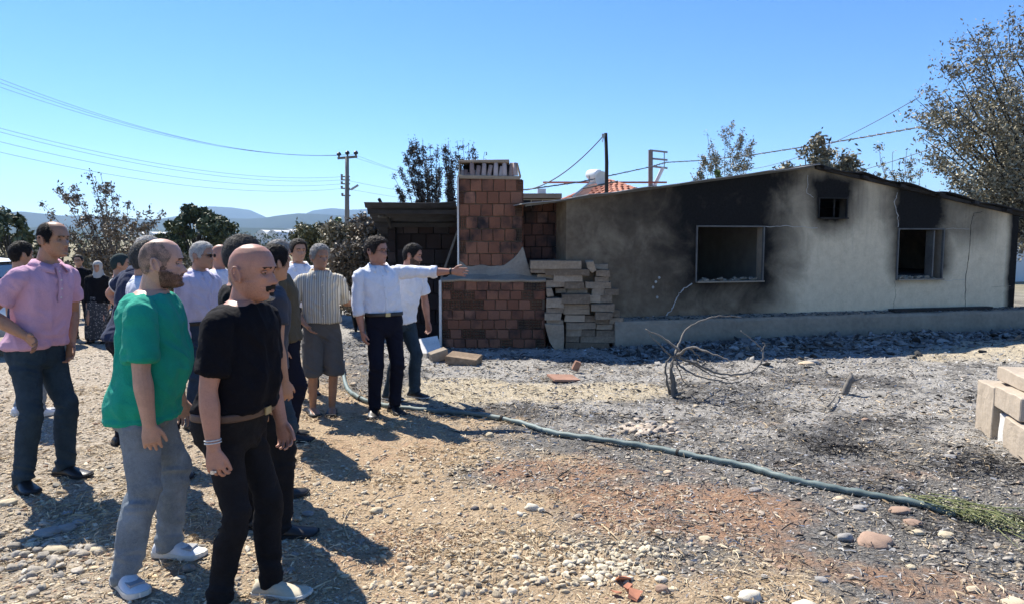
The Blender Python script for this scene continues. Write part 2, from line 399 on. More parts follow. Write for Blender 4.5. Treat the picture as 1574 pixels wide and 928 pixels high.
# straw and burnt stalks: thin crossed slivers
def slivers(name, n, rmin, rmax, lmin, lmax, wd, maskfn, material, label, lift=.012, pal_=None):
    x, y, r = scatter(n, rmin, rmax); k = rng.random(n) < maskfn(x, y); x, y, r = x[k], y[k], r[k]; n = len(x)
    L = rng.uniform(lmin, lmax, n)*(1+r*.04); a = rng.uniform(0, 6.283, n); w_ = wd*rng.uniform(.6,1.5,n)*(1+r*.12)
    dz = rng.normal(0, .22, n)*L*.5; z = ground_h(x, y) + lift*rng.random(n) + .003 + np.abs(dz)*.6
    dx, dy = np.cos(a)*L/2, np.sin(a)*L/2; qx, qy = -np.sin(a)*w_/2, np.cos(a)*w_/2
    bend = rng.normal(0, .12, n)*L; mx, my = x+qx/w_*bend, y+qy/w_*bend; mz = z+L*.08
    c0 = np.stack([x-dx, y-dy, z-dz],1); c1 = np.stack([mx,my,mz],1); c2 = np.stack([x+dx,y+dy,z+dz],1)
    q = np.stack([qx,qy,rng.normal(0,.5,n)*w_],1)
    V = np.stack([c0-q, c0+q, c1+q, c1-q, c2+q*.5, c2-q*.5],1).reshape(-1,3)
    b0 = np.arange(n)*6; F = np.concatenate([np.stack([b0,b0+1,b0+2,b0+3],1), np.stack([b0+3,b0+2,b0+4,b0+5],1)])
    o = link(name, quads_mesh(name, V, F, material)); return tag(o, label, name.replace('_',' '), kind='stuff')
def rmat(name, stops):
    m, nt, b = new_mat(name); g = N(nt, 'ShaderNodeNewGeometry')
    c = ramp(nt, g.outputs['Random Per Island'], stops); nt.links.new(c, b.inputs['Base Color']); b.inputs['Roughness'].default_value = .8
    b.inputs['Specular IOR Level'].default_value = .2
    return m
M_straw = rmat('straw_bits', [(0,(.19,.135,.08)),(.4,(.42,.325,.20)),(.8,(.57,.455,.30)),(1,(.68,.57,.40))])
M_burnt = rmat('burnt_bits', [(0,(.012,.012,.013)),(.55,(.05,.048,.046)),(.8,(.17,.165,.16)),(1,(.42,.41,.39))])
M_ash = rmat('ash_flakes', [(0,(.14,.14,.145)),(.5,(.36,.355,.35)),(1,(.62,.61,.59))])
slivers('dry_straw', 80000, 1.9, 10, .02, .075, .0022, lambda x, y: np.clip(1-ground_masks(x,y)[0]*.85,0,1)*(.25+.9*sstep(.4,.6,fbm(x*1.7,y*1.7,91))), M_straw, 'broken dry straw strewn over the tan gravel')
slivers('burnt_stalks', 70000, 2.2, 12.5, .015, .07, .0026, lambda x, y: np.clip(ground_masks(x,y)[0],0,1)*(.35+.6*ground_masks(x,y)[4]), M_burnt, 'charred black stalks strewn over the ash')
slivers('ash_flakes', 24000, 3.0, 13, .010, .035, .0032, lambda x, y: np.clip(ground_masks(x,y)[0],0,1)*(.35+.65*ground_masks(x,y)[2]), M_ash, 'pale grey ash flakes lying on the burnt ground', .008)
# ------------------------------------------------------------------ the burnt house
FA = Vector((0.885, 11.75, 0)); FU = Vector((0.97224, 0.23397, 0)); FN = Vector((0.23397, -0.97224, 0))   # facade origin, along, outwards
FANG = math.atan2(FU.y, FU.x)
house = empty('burnt_house', FA, FANG)      # local: x along the facade, y into the house, z up
tag(house, 'low burnt-out plastered farmhouse with a shallow gable and soot above its openings', 'house')
WL = 9.15; RIDGE = (4.57, 3.05); TL, TR = 2.41, 2.255
def roofz(s): return TL + (RIDGE[1]-TL)*s/RIDGE[0] if s < RIDGE[0] else RIDGE[1] + (TR-RIDGE[1])*(s-RIDGE[0])/(WL-RIDGE[0])

# plaster with soot: soot spread above and beside the openings (real staining, object space)
m, nt, b = new_mat('sooty_plaster')
tcn = N(nt, 'ShaderNodeTexCoord'); co = tcn.outputs['Object']
sx = N(nt, 'ShaderNodeSeparateXYZ'); nt.links.new(co, sx.inputs[0]); X, Z = sx.outputs[0], sx.outputs[2]
nW = noise_n(nt, 1.5, 5, .6, co, .6); nF = noise_n(nt, 26, 7, .7, co); nM = noise_n(nt, 6, 5, .6, co)
mpv = N(nt, 'ShaderNodeMapping'); nt.links.new(co, mpv.inputs[0]); mpv.inputs['Scale'].default_value = (9, 1, .7); nV = noise_n(nt, 1.5, 5, .6, mpv.outputs[0])
wob = mth(nt, 'MULTIPLY', mth(nt, 'SUBTRACT', nW.outputs[0], .5), .9)
def soft_rect(x0, x1, z0, z1, soft, flare=0.0, zc=2.0):
    """1 inside the rectangle, fading over soft outside; flare widens it with height"""
    fl = mth(nt, 'MULTIPLY', mth(nt, 'SUBTRACT', Z, zc), flare)
    dx = mth(nt, 'MAXIMUM', mth(nt, 'SUBTRACT', mth(nt, 'SUBTRACT', x0, fl), X), mth(nt, 'SUBTRACT', X, mth(nt, 'ADD', x1, fl)))
    dz = mth(nt, 'MAXIMUM', mth(nt, 'SUBTRACT', z0, Z), mth(nt, 'SUBTRACT', Z, z1))
    dx = mth(nt, 'MAXIMUM', dx, 0.0); dz = mth(nt, 'MAXIMUM', dz, 0.0)
    d = mth(nt, 'SQRT', mth(nt, 'ADD', mth(nt, 'MULTIPLY', dx, dx), mth(nt, 'MULTIPLY', dz, dz)))
    d = mth(nt, 'ADD', d, mth(nt, 'MULTIPLY', wob, soft))
    return mrange(nt, d, 0.0, soft, 1.0, 0.0)
def mx(a, b_): return mth(nt, 'MAXIMUM', a, b_)
soot = soft_rect(2.35, 3.4, 1.9, 3.2, 1.5, .2, 1.7)
soot = mx(soot, mth(nt, 'MULTIPLY', soft_rect(2.3, 3.66, 1.1, 2.0, .62), .97))
soot = mx(soot, mth(nt, 'MULTIPLY', soft_rect(1.2, 3.1, 2.3, 3.2, 1.3), .55))
soot = mx(soot, soft_rect(4.75, 5.2, 2.2, 2.75, .50, .2, 2.3))
soot = mx(soot, soft_rect(6.55, 7.2, 2.0, 3.2, .62, .12, 2.0))
soot = mx(soot, mth(nt, 'MULTIPLY', soft_rect(6.45, 7.42, 1.25, 1.9, .36), .9))
soot = mx(soot, mth(nt, 'MULTIPLY', soft_rect(6.4, 8.3, 1.95, 3.0, .5), .6))
soot = mx(soot, soft_rect(9.02, 9.4, -1, 3, .16))
mid = mx(mth(nt, 'MULTIPLY', soft_rect(-1, 3.3, -1, 3.5, 1.3), .97), mth(nt, 'MULTIPLY', soft_rect(3.9, 9.3, 2.35, 3.3, .5), .35))
mid = mth(nt, 'MULTIPLY', mid, mrange(nt, nM.outputs[0], .25, .7, .8, 1.1))
basep = ramp(nt, mth(nt, 'ADD', mth(nt, 'MULTIPLY', nF.outputs[0], .45), mth(nt, 'MULTIPLY', nM.outputs[0], .55)), [(0.3, (.56,.455,.305)), (.55, (.71,.585,.405)), (.75, (.78,.665,.48))])
drip = mth(nt, 'MULTIPLY', mrange(nt, nV.outputs[0], .5, .75), mrange(nt, Z, 1.2, 2.9, .05, .55))
basep = mixc(nt, drip, basep, (.17,.155,.14))
brn = ramp(nt, nM.outputs[0], [(.3, (.088,.064,.043)), (.7, (.15,.112,.076))])
c = mixc(nt, mid, basep, brn)
blk = ramp(nt, nF.outputs[0], [(.3, (.006,.0055,.005)), (.8, (.021,.019,.018))])
c = mixc(nt, mrange(nt, mth(nt, 'ADD', soot, mth(nt, 'MULTIPLY', mth(nt, 'SUBTRACT', nM.outputs[0], .5), .18)), .04, .92), c, blk)
nt.links.new(c, b.inputs['Base Color']); b.inputs['Roughness'].default_value = .92; b.inputs['Specular IOR Level'].default_value = .2
bump(nt, b, mth(nt, 'ADD', nF.outputs[0], mth(nt, 'MULTIPLY', nM.outputs[0], 1.5)), .45, .012)
M_plaster = m
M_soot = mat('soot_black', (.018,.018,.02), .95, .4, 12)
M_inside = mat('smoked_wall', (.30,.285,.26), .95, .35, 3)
M_conc = mat('old_concrete', (.29,.24,.18), .95, .3, 14, .6, .01)
M_mortar = mat('mortar', (.30,.245,.185), .95, .3, 25, .6, .008)
M_roof = mat('roof_sheet', (.34,.335,.32), .8, .3, 8, .2)
M_roofd = mat('charred_roof_sheet', (.035,.035,.038), .85, .5, 9, .3)
M_char = mat('charred_wood', (.03,.027,.025), .9, .5, 40, .6)
M_frame = mat('smoked_frame', (.13,.125,.115), .8, .4, 20)
M_crack = mat('bare_crack', (.42,.41,.385), .9, .2, 60)

OPEN = [(2.325, 3.632, 1.035, 2.012), (6.397, 7.422, 1.02, 1.98), (4.70, 5.293, 2.142, 2.518)]
T = 0.20
# facade wall with real openings: cells on a grid of break lines
xs = sorted({0, WL, RIDGE[0]} | {v for o in OPEN for v in o[:2]}); Vv = []; Fv = []
def inside(xc, zc): return any(o[0] < xc < o[1] and o[2] < zc < o[3] for o in OPEN)
for i in range(len(xs)-1):
    x0, x1 = xs[i], xs[i+1]; xc = (x0+x1)/2
    zs = sorted({0} | {z for o in OPEN if o[0]-1e-6 < xc < o[1]+1e-6 for z in o[2:4]})
    for j, z0 in enumerate(zs):
        z1a = zs[j+1] if j+1 < len(zs) else roofz(x0); z1b = zs[j+1] if j+1 < len(zs) else roofz(x1)
        if inside(xc, (z0+min(z1a, z1b))/2): continue
        k = len(Vv); Vv += [(x0,0,z0),(x1,0,z0),(x1,0,z1b),(x0,0,z1a),(x0,T,z0),(x1,T,z0),(x1,T,z1b),(x0,T,z1a)]
        Fv += [(k,k+1,k+2,k+3),(k+7,k+6,k+5,k+4),(k+3,k+2,k+6,k+7),(k+4,k+5,k+1,k),(k+1,k+5,k+6,k+2),(k,k+3,k+7,k+4)]
bm = bmesh.new(); bm.from_mesh(mesh_from('t', Vv, Fv, M_plaster)); bmesh.ops.remove_doubles(bm, verts=bm.verts, dist=1e-4)
seen = {}
for f in bm.faces: seen.setdefault(tuple(round(c, 3) for c in f.calc_center_median()), []).append(f)
bmesh.ops.delete(bm, geom=[f for l in seen.values() if len(l) > 1 for f in l], context='FACES_ONLY')
me = bpy.data.meshes.new('wall'); bm.to_mesh(me); bm.free(); me.materials.append(M_plaster)
link('wall', me, house)
DEP = 7.5
link('wall', MB().box((T/2, DEP/2+T, 1.2), (T, DEP, 2.4)).mesh('wall', M_plaster), house)
link('wall', MB().box((WL-T/2, DEP/2+T, 1.12), (T-.004, DEP, 2.24)).mesh('wall', M_plaster), house)
# back wall with an unseen opening added to let in daylight
bw = MB()
for x0, x1, z0, z1 in [(T, 2.2, 0, 2.4), (3.9, 6.2, 0, 2.55), (7.2, WL-T, 0, 2.2), (2.2, 3.9, 2.2, 2.5), (6.2,7.2,0,2.3)]: bw.box(((x0+x1)/2, DEP+.1, (z0+z1)/2), (x1-x0, .2, z1-z0))
bw.build('back_wall', M_inside, house)
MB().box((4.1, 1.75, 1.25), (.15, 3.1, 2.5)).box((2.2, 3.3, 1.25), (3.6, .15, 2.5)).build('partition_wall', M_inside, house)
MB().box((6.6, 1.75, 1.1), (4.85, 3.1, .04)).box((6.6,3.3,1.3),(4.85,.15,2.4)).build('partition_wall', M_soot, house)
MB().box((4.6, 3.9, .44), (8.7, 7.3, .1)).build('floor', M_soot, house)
# soot marks & a niche on the inner wall of the first room
link('wall_niche', MB().box((2.62, 3.19, 1.75), (.16, .06, .3)).mesh('wall_niche', M_soot), house)
link('wall_hook_board', MB().box((3.15, 3.19, 1.5), (.34, .05, .07)).box((3.05, 3.19, 1.42), (.06, .052, .3)).mesh('wall_hook_board', M_char), house)
# ceiling beams (some fallen): dark
for i in range(6):
    link('roof_beam', MB().box((1.2+i*1.4, 3.8, roofz(1.2+i*1.4)-.14), (.09, 7.2, .12)).mesh('roof_beam', M_char), house)
# corrugated roof sheets, each a part; left slope pale, right slope charred and curling
def sheet(s0, s1, y0, y1, dz, waves_amp=.022, sag=0.0, n=None):
    n = n or max(6, int((s1-s0)/.044)); V = []; F = []
    for i in range(n+1):
        s = s0 + (s1-s0)*i/n
        for j in range(7):
            y = y0+(y1-y0)*j/6; z = roofz(s) + dz + waves_amp*math.sin(y*2*math.pi/.177)*0 + .004*math.sin(s*7+j)
            if j == 0: z += sag*math.sin(s*5.1+s0) - abs(sag)*.3
            V.append((s, y, z))
    for i in range(n):
        for j in range(6): q = i*7+j; F.append((q, q+7, q+8, q+1))
    k = len(V); V += [(x, y, z-.012) for x, y, z in V]; F += [(a+k, d+k, c_+k, b_+k) for a, b_, c_, d in F]
    for i in range(n): q = i*7; F.append((q, q+k, q+7+k, q+7)); q += 6; F.append((q+7, q+7+k, q+k, q))
    for j in range(6): F.append((j+1, j+1+k, j+k, j)); q = n*7+j; F.append((q, q+k, q+1+k, q+1))
    return V, F
edges = [-.75, .35, 1.5, 2.6, 3.65, 4.6]
for i in range(5):
    V, F = sheet(edges[i]-.04, edges[i+1], -.16-.03*(i % 2), 7.8, .035+.006*(i % 2), sag=.008)
    link('roof_sheet', mesh_from('roof_sheet', V, F, M_roof), house)
edges = [4.56, 5.5, 6.4, 7.25, 8.1, 8.8, 9.4]
for i in range(6):
    V, F = sheet(edges[i]-.05, edges[i+1], -.13-.05*((i*7) % 3)/2, 7.8, .045+.02*(i % 2)+.008, sag=.022)
    link('roof_sheet', mesh_from('roof_sheet', V, F, M_roofd), house)
# verge boards under the sheets at the gable
def verge(s0, s1, mt, d=.05):
    z0, z1 = roofz(s0), roofz(s1); y0, y1 = -.06, -.005
    V = [(s0,y0,z0-d),(s1,y0,z1-d),(s1,y0,z1+.03),(s0,y0,z0+.03),(s0,y1,z0-d),(s1,y1,z1-d),(s1,y1,z1+.03),(s0,y1,z0+.03)]
    F = [(0,1,2,3),(7,6,5,4),(0,4,5,1),(3,2,6,7),(1,5,6,2),(0,3,7,4)]
    link('verge_board', mesh_from('verge_board', V, F, mt), house)
verge(-.7, 2.0, M_frame, .012); verge(2.0, 4.55, M_frame, .01); verge(4.6, 7.0, M_char, .03); verge(7.02, 9.3, M_char, .03)
for s_ in (4.75, 5.55, 6.35, 7.2, 8.0, 8.75): link('rafter_end', MB().box((s_, -.07, roofz(s_)-.0), (.12, .16, .05), Euler((0, .18, 0)).to_matrix()).mesh('rafter_end', M_char), house)
# window frames, sills with debris
for wi, (x0, x1, z0, z1) in enumerate(OPEN):
    f = empty('window'); f.parent = house; f.location = (0, 0, 0)
    t = .022; d = .05
    if wi == 2: t = .016
    fr = MB().box(((x0+x1)/2, -.006, z1-t/2), (x1-x0, .05, t)).box(((x0+x1)/2, -.006, z0+t/2), (x1-x0, .05, t))
    fr.box((x0+t/2, -.006, (z0+z1)/2), (t, .046, z1-z0-2*t)).box((x1-t/2, -.006, (z0+z1)/2), (t, .046, z1-z0-2*t))
    fo = fr.build('frame', M_frame if wi < 2 else M_char, f)
    if wi == 1: MB().box((x1-.20, .10, (z0+z1)/2), (.03, .18, z1-z0-.08)).build('mullion', M_frame, f)
    if wi < 2: MB().box((x1-.006, T/2+.008, (z0+z1)/2), (.010, T-.03, z1-z0-.04)).build('reveal', M_conc, f)
    if wi == 2: MB().box(((x0+x1)/2+.09, .08, (z0+z1)/2), (.02, .03, z1-z0-.05)).build('mullion', M_char, f)
    MB().box(((x0+x1)/2, .05, z0+.012), (x1-x0-.02, .26, .024)).build('sill', M_conc if wi < 2 else M_char, f)
    if wi < 2:
        deb = MB()
        for i in range(26):
            deb.box((rnd.uniform(x0+.06, x1-.1), rnd.uniform(0, .14), z0+.03+rnd.random()*.035), (rnd.uniform(.03,.14), rnd.uniform(.03,.09), rnd.uniform(.01,.035)), Euler((rnd.uniform(-.4,.4), rnd.uniform(-.3,.3), rnd.uniform(0,3))).to_matrix(), .006)
        tag(deb.build('sill_debris', M_conc, f), kind='stuff')
# plaster cracks and patches standing a little proud
def crack(pts, wd=.012, name='crack', mt=None):
    V = []; F = []
    full = []
    for i in range(len(pts)-1):
        for k in range(6):
            t = k/6; full.append((pts[i][0]*(1-t)+pts[i+1][0]*t + rnd.uniform(-.012,.012), pts[i][1]*(1-t)+pts[i+1][1]*t+rnd.uniform(-.012,.012)))
    full.append(pts[-1])
    mb = MB(); mb.tube([(x, -.002, z) for x, z in full], [wd*rnd.uniform(.25,.6) for _ in full], 5)
    link(name, mb.mesh(name, mt or M_crack), house)
crack([(2.28,1.02),(2.1,.93),(1.98,.78),(1.93,.62),(1.80,.48)], .022)
crack([(3.66,2.0),(4.1,2.015),(4.7,1.98)], .012); crack([(6.36,2.62),(6.30,2.45),(6.38,2.2),(6.40,2.0)], .016)
crack([(8.28,2.3),(8.08,2.26),(8.03,2.05),(8.02,1.6),(7.98,1.0),(8.0,.5)], .010, mt=M_soot); crack([(6.38,.99),(6.42,.75),(6.36,.47)], .008, mt=M_conc)
crack([(7.45,1.0),(8.0,1.02)], .008); crack([(8.6,.86),(9.05,.88)], .008, mt=M_conc); crack([(4.47,2.9),(4.46,2.6),(4.6,2.52)], .008); crack([(7.45,1.98),(8.0,1.97)],.006)
for px_, pz_ in ((1.66,1.13),(1.60,1.06),(1.55,.97),(1.63,.80)): 
    link('plaster_chip', MB().tube([(px_,-.012,pz_),(px_,.01,pz_)], [.018,.03], 7).mesh('plaster_chip', M_crack), house)
# raised plinth (concrete kerb) along the wall
kerb = MB(); n = 46; PD = .30
V = []; F = []
for i in range(n+1):
    s = .75 + (9.75-.75)*i/n; t_ = .445 + .02*(fbm(np.array([s*1.7]), np.array([1.]), 5)[0]-.5) ; o = PD + .05*(fbm(np.array([s*2.1]), np.array([9.]), 6)[0]-.5)
    for y, z in ((-.004, t_+.03), (-o*.55, t_+.02), (-o, t_-.005), (-o-.02, t_-.05), (-o-.035, .2), (-o-.05, -.15)): V.append((s, y + .008*rnd.uniform(-1,1)*(y < -.1), z+.008*rnd.uniform(-1,1)))
for i in range(n):
    for j in range(5): q = i*6+j; F.append((q, q+1, q+7, q+6))
F.append((0, 1, 2, 3, 4, 5)[::-1]); k = n*6; F.append((k, k+1, k+2, k+3, k+4, k+5))
plinth = link('plinth', mesh_from('plinth', V, F, M_conc), house)
pl = MB().box((7.3, -.16, .49), (2.2, .14, .05), None, .01).build('charred_batten', M_char)
pl.matrix_world = house.matrix_world @ pl.matrix_world; pl.location = FA; pl.rotation_euler = (0, 0, FANG)
tag(pl, 'charred flat batten lying on the ledge below the right window', 'batten')
# smashed end of the ledge near the slab pile
# ------------------------------------------------------------------ bricks
def brick_mat(name, c1, c2, sootamt, sc=1.2):
    m, nt, b = new_mat(name); tc = N(nt, 'ShaderNodeTexCoord'); g = N(nt, 'ShaderNodeNewGeometry'); oi = N(nt, 'ShaderNodeObjectInfo')
    n = noise_n(nt, 40, 5, .7, tc.outputs['Object']); nb = noise_n(nt, sc*1.8, 5, .65, g.outputs['Position'])
    mpp = N(nt, 'ShaderNodeMapping'); nt.links.new(tc.outputs['Object'], mpp.inputs[0]); mpp.inputs['Scale'].default_value = (1,1,1)
    wv = N(nt, 'ShaderNodeTexWave'); wv.bands_direction = 'X'; wv.inputs['Scale'].default_value = 22; wv.inputs['Distortion'].default_value = .3; nt.links.new(tc.outputs['Object'], wv.inputs[0])
    c = ramp(nt, oi.outputs['Random'], [(0, c1), (.5, c2), (.8, tuple(x*.85 for x in c1)), (1, tuple(x*1.1+.02 for x in c2))])
    c = mixc(nt, .5, c, ramp(nt, n.outputs[0], [(.3,(.5,.5,.5)),(.7,(1.3,1.25,1.2))]), 'MULTIPLY')
    s = mth(nt, 'ADD', nb.outputs[0], mth(nt, 'MULTIPLY', mth(nt, 'SUBTRACT', oi.outputs['Random'], .5), .10))
    c = mixc(nt, mrange(nt, s, .62-sootamt, .80-sootamt), c, (.022,.02,.022))
    nt.links.new(c, b.inputs['Base Color']); b.inputs['Roughness'].default_value = .9; b.inputs['Specular IOR Level'].default_value = .2
    bump(nt, b, mth(nt, 'ADD', n.outputs[0], mth(nt, 'MULTIPLY', wv.outputs['Fac'], .5)), .5, .004); return m
M_brick = brick_mat('hollow_brick', (.21,.090,.055), (.28,.130,.080), .15)
M_brickd = brick_mat('smoked_brick', (.085,.042,.032), (.11,.055,.042), .20)
M_brickr = brick_mat('red_brick', (.25,.095,.065), (.30,.12,.085), .12)
M_brickb = brick_mat('blackened_brick', (.018,.013,.012), (.03,.018,.016), .18)
_bm = {}
def brick_mesh(wd, ht, mt, v):
    k = (round(wd, 2), round(ht, 3), mt.name, v)
    if k not in _bm:
        rs = random.getstate(); mb = MB().box((0, .06, 0), (wd, .12, ht), None, 0)
        me = mb.mesh('brick', mt); bm = bmesh.new(); bm.from_mesh(me)
        for vv in bm.verts: vv.co += Vector((rnd.uniform(-.004,.004), rnd.uniform(-.005,.005), rnd.uniform(-.003,.003)))
        bmesh.ops.bevel(bm, geom=bm.edges[:], offset=.005, segments=1, affect='EDGES'); bm.to_mesh(me); bm.free(); _bm[k] = me
    return _bm[k]
def hole_brick_mesh(wd, ht, mt, nx_=3, nz_=4):
    k = ('h', round(wd, 2), round(ht, 3), mt.name)
    if k not in _bm:
        nx_ = max(3, int(round(wd/.045))); nz_ = max(3, int(round(ht/.045)))
        mb = MB().box((0, .10, 0), (wd, .04, ht)); tw = .0065
        for i in range(nx_+1): mb.box((-wd/2+tw/2+(wd-tw)*i/nx_, .04, 0), (tw, .079, ht))
        for i in range(nz_+1): mb.box((0, .0405, -ht/2+tw/2+(ht-tw)*i/nz_), (wd-.001, .077, tw))
        _bm[k] = mb.mesh('brick', mt)
    return _bm[k]
def brick_wall(parent, x0, x1, z0, rows, rh, bw_, yf, mt, holes=(), offs=None, skip=(), gap=.012, ragged=.009):
    """bricks laid one by one; holes: (row, fraction) laid end-on, showing their cells"""
    for r_ in range(rows):
        x = x0 - (bw_*(.45 if (r_ % 2) else 0) if offs is None else offs[r_]*bw_); i = 0
        z = z0 + rh*(r_+.5)
        while x < x1 - .02:
            a, bnd = max(x, x0), min(x+bw_, x1)
            if bnd-a > .045 and not any(rr_ == r_ and abs((a+bnd)/2 - hx) < bw_*.5 for rr_, hx in skip):
                hol = any(rr_ == r_ and a-.01 <= hx <= bnd+.01 for rr_, hx in holes)
                wd = bnd-a-gap
                me = hole_brick_mesh(wd, rh-gap, mt) if hol else brick_mesh(wd, rh-gap, mt, rnd.randint(0, 2))
                link('brick', me, parent, ((a+bnd)/2, yf + rnd.uniform(-ragged, ragged) + (.003 if hol else 0), z), (rnd.uniform(-.012,.012), rnd.uniform(-.006,.006), rnd.uniform(-.015,.015)))
            x += bw_; i += 1
# ---- oven chimney: wide base, ledge, narrower stack, tiled crown
OX, OY = -1.161, 11.66
ov = empty('brick_oven', (0, 0, 0)); tag(ov, 'outdoor oven chimney of red hollow bricks with a mortar ledge and tiled crown', 'oven')
bx0, bx1 = -1.15, .545
MB().box(((bx0+bx1)/2, OY+.42, .55), (bx1-bx0-.02, .70, 1.10)).build('mortar_core', M_mortar, ov)
holesb = [(0,.45),(0,-.05),(1,-1.05),(1,-.62),(2,.45),(2,.28),(2,-1.1),(4,-1.05),(4,.45),(4,-.65),(5,-.9),(5,-.76),(5,.33),(6,.45),(6,.28),(6,-1.05)]
brick_wall(ov, bx0, bx1, .0, 7, .158, .193, OY, M_brick, holes=holesb, offs=[0,.3,.55,.1,.45,.2,.0])
# side returns (right side) of the base
for r_ in range(7):
    for j in range(3): link('brick', brick_mesh(.19, .145, M_brick, j), ov, (bx1-.02+.035, OY+.22+j*.2, .158*(r_+.5)), (0, 0, math.pi/2))
M_edge = mat('pale_render', (.62,.60,.56), .9, .2, 40)
MB().box((bx0-.02, OY+.30, .55), (.035, .70, 1.13), None, .004).build('render_edge', M_edge, ov)  # plaster edge of the base; its pale colour stands in for grazing sunlight
ux0, ux1, UY = -.885, .175, 11.98
MB().box(((ux0+ux1)/2, UY+.36, 1.95), (ux1-ux0-.02, .6, 1.62)).build('mortar_core', M_mortar, ov)
holesu = [(1,-.85),(2,.14),(3,-.86),(4,.14),(5,-.86),(6,.14)]
brick_wall(ov, ux0, ux1, 1.335, 7, .2055, .193, UY, M_brick, holes=holesu, offs=[.2,.45,.05,.4,.1,.55,.0], skip=())
for r_ in range(7):
    for j in range(2): link('brick', brick_mesh(.19, .19, M_brick, j), ov, (ux1-.02+.035, UY+.22+j*.2, 1.335+.2055*(r_+.5)), (0, 0, math.pi/2))
MB().box((ux0-.012, UY+.27, 2.0), (.03, .62, 1.60), None, .003).build('render_edge', M_edge, ov)  # plaster edge of the stack, grazing sun put into its pale colour
# lumpy mortar shapes: grid patch with noise thickness
def lump_patch(name, fn, nu, nv, mt, parent, thick=.05, smooth=True):
    V = []; F = []
    for i in range(nu+1):
        for j in range(nv+1): V.append(fn(i/nu, j/nv))
    for i in range(nu):
        for j in range(nv): q = i*(nv+1)+j; F.append((q, q+nv+1, q+nv+2, q+1))
    me = mesh_from(name, V, F, mt, smooth); o = link(name, me, parent); s = o.modifiers.new('thick', 'SOLIDIFY'); s.thickness = thick; s.offset = 0; return o
def ledge(u, v):
    x = bx0-.01 + u*(bx1-bx0+.02); nz = mnoise.noise(Vector((x*4, v*2, 0)))*.03+mnoise.noise(Vector((x*14, v*6, 3)))*.012
    xt = x*(1-v*.22)-.05*v
    hump = .06*math.exp(-((x+.75)/.2)**2)*(1-v)
    return (xt if v > .3 else x, OY-.015 + v*.36, 1.10 + v*.115 + nz*(.3+v) + hump*.3)
lump_patch('mortar_ledge', ledge, 60, 10, M_mortar, ov, .04)
def collar(u, v):
    x = ux0-.03 + u*(ux1-ux0+.03); lean = sstep(.15, 1.0, np.array(u))
    n = mnoise.noise(Vector((x*5, v*3, 7)))
    top = .17 + .10*float(sstep(.0,.12,np.array(.15-u))) + .33*max(0, (u-.72)/.28)**1.3 + .05*n
    z = 1.16 + v*top; return (x + (.16*(1-v)*max(0, (u-.8)/.2)), UY - .02 - .10*(1-v)**1.5 + .010*n + .018*v, z)
lump_patch('mortar_collar', collar, 60, 12, M_mortar, ov, .035)
# crown
cy = UY+.02
MB().box(((ux0+ux1-.06)/2, cy+.26, 2.80), (ux1-ux0-.02, .62, .06), None, .012).build('crown_slab', M_mortar, ov, bevel=.008)
MB().box((ux0+.42, cy+.26, 3.07), (.84, .50, .045), None, .01).build('crown_lid', M_mortar, ov, bevel=.008)
M_tile = mat('clay_tile', (.42,.27,.22), .9, .3, 30, .3, obj_rand=.5, col2=(.56,.44,.38))
def half_tile(wd, ht):
    mb = MB(); V = []; F = []; n = 8
    for k, r_ in ((0, wd/2), (1, wd/2-.014)):
        for z in (0, ht):
            for i in range(n+1):
                a = math.pi*i/n; q = (1 if z == 0 else .82); V.append((math.cos(a)*r_*q, -math.sin(a)*r_*.9*q, z))
    def id(k, z, i): return (k*2+z)*(n+1)+i
    for i in range(n):
        F += [(id(0,0,i), id(0,1,i), id(0,1,i+1), id(0,0,i+1)), (id(1,0,i+1), id(1,1,i+1), id(1,1,i), id(1,0,i)), (id(0,1,i), id(1,1,i), id(1,1,i+1), id(0,1,i+1))]
    for i in (0, n): F.append((id(0,0,i), id(1,0,i), id(1,1,i), id(0,1,i)))
    return mesh_from('crown_tile', V, F, M_tile, True)
ht_me = half_tile(.085, .215)
for i, (x, lean, s_) in enumerate([(-.66,-.04,1),(-.57,.10,.8),(-.47,.05,.95),(-.385,.20,.85),(-.27,.02,1),(-.19,.16,.75),(-.12,-.03,1.0),(-.02,.1,1),(.06,-.08,1)]):
    o = link('crown_tile', ht_me, ov, (x, cy+.05+.03*(i % 2), 2.83), (0, lean, math.pi*(i % 3 == 1)*0 + rnd.uniform(-.4,.4))); o.scale = (1, 1, s_)
for i in range(5): link('crown_tile', ht_me, ov, (-.84+i*.062, cy+.08, 2.82), (0, rnd.uniform(-.3,.3), rnd.uniform(-.6,.6))).scale = (.9, .9, rnd.uniform(.3,.55))
MB().box((-.40, cy+.47, 2.94), (.86, .04, .24)).build('crown_back', M_soot, ov)
MB().box((-.875, cy+.26, 2.93), (.02, .5, .22)).build('crown_side', M_conc, ov); MB().box((.115, cy+.26, 2.93), (.02, .5, .22), Euler((0,-.25,0)).to_matrix()).build('crown_side', M_conc, ov)
# ---- brick side wall between oven and plastered facade
sw = empty('brick_side_wall', (0, 0, 0)); tag(sw, 'short dusky red brick wall between the oven stack and the plastered facade', 'wall')
MB().box((.50, 12.45, 1.15), (.98, .16, 2.3)).build('mortar_core', M_soot, sw)
brick_wall(sw, .05, 1.02, .85, 8, .2, .192, 12.30, M_brickd, offs=[0,.5,.1,.6,.15,.5,.05,.55])
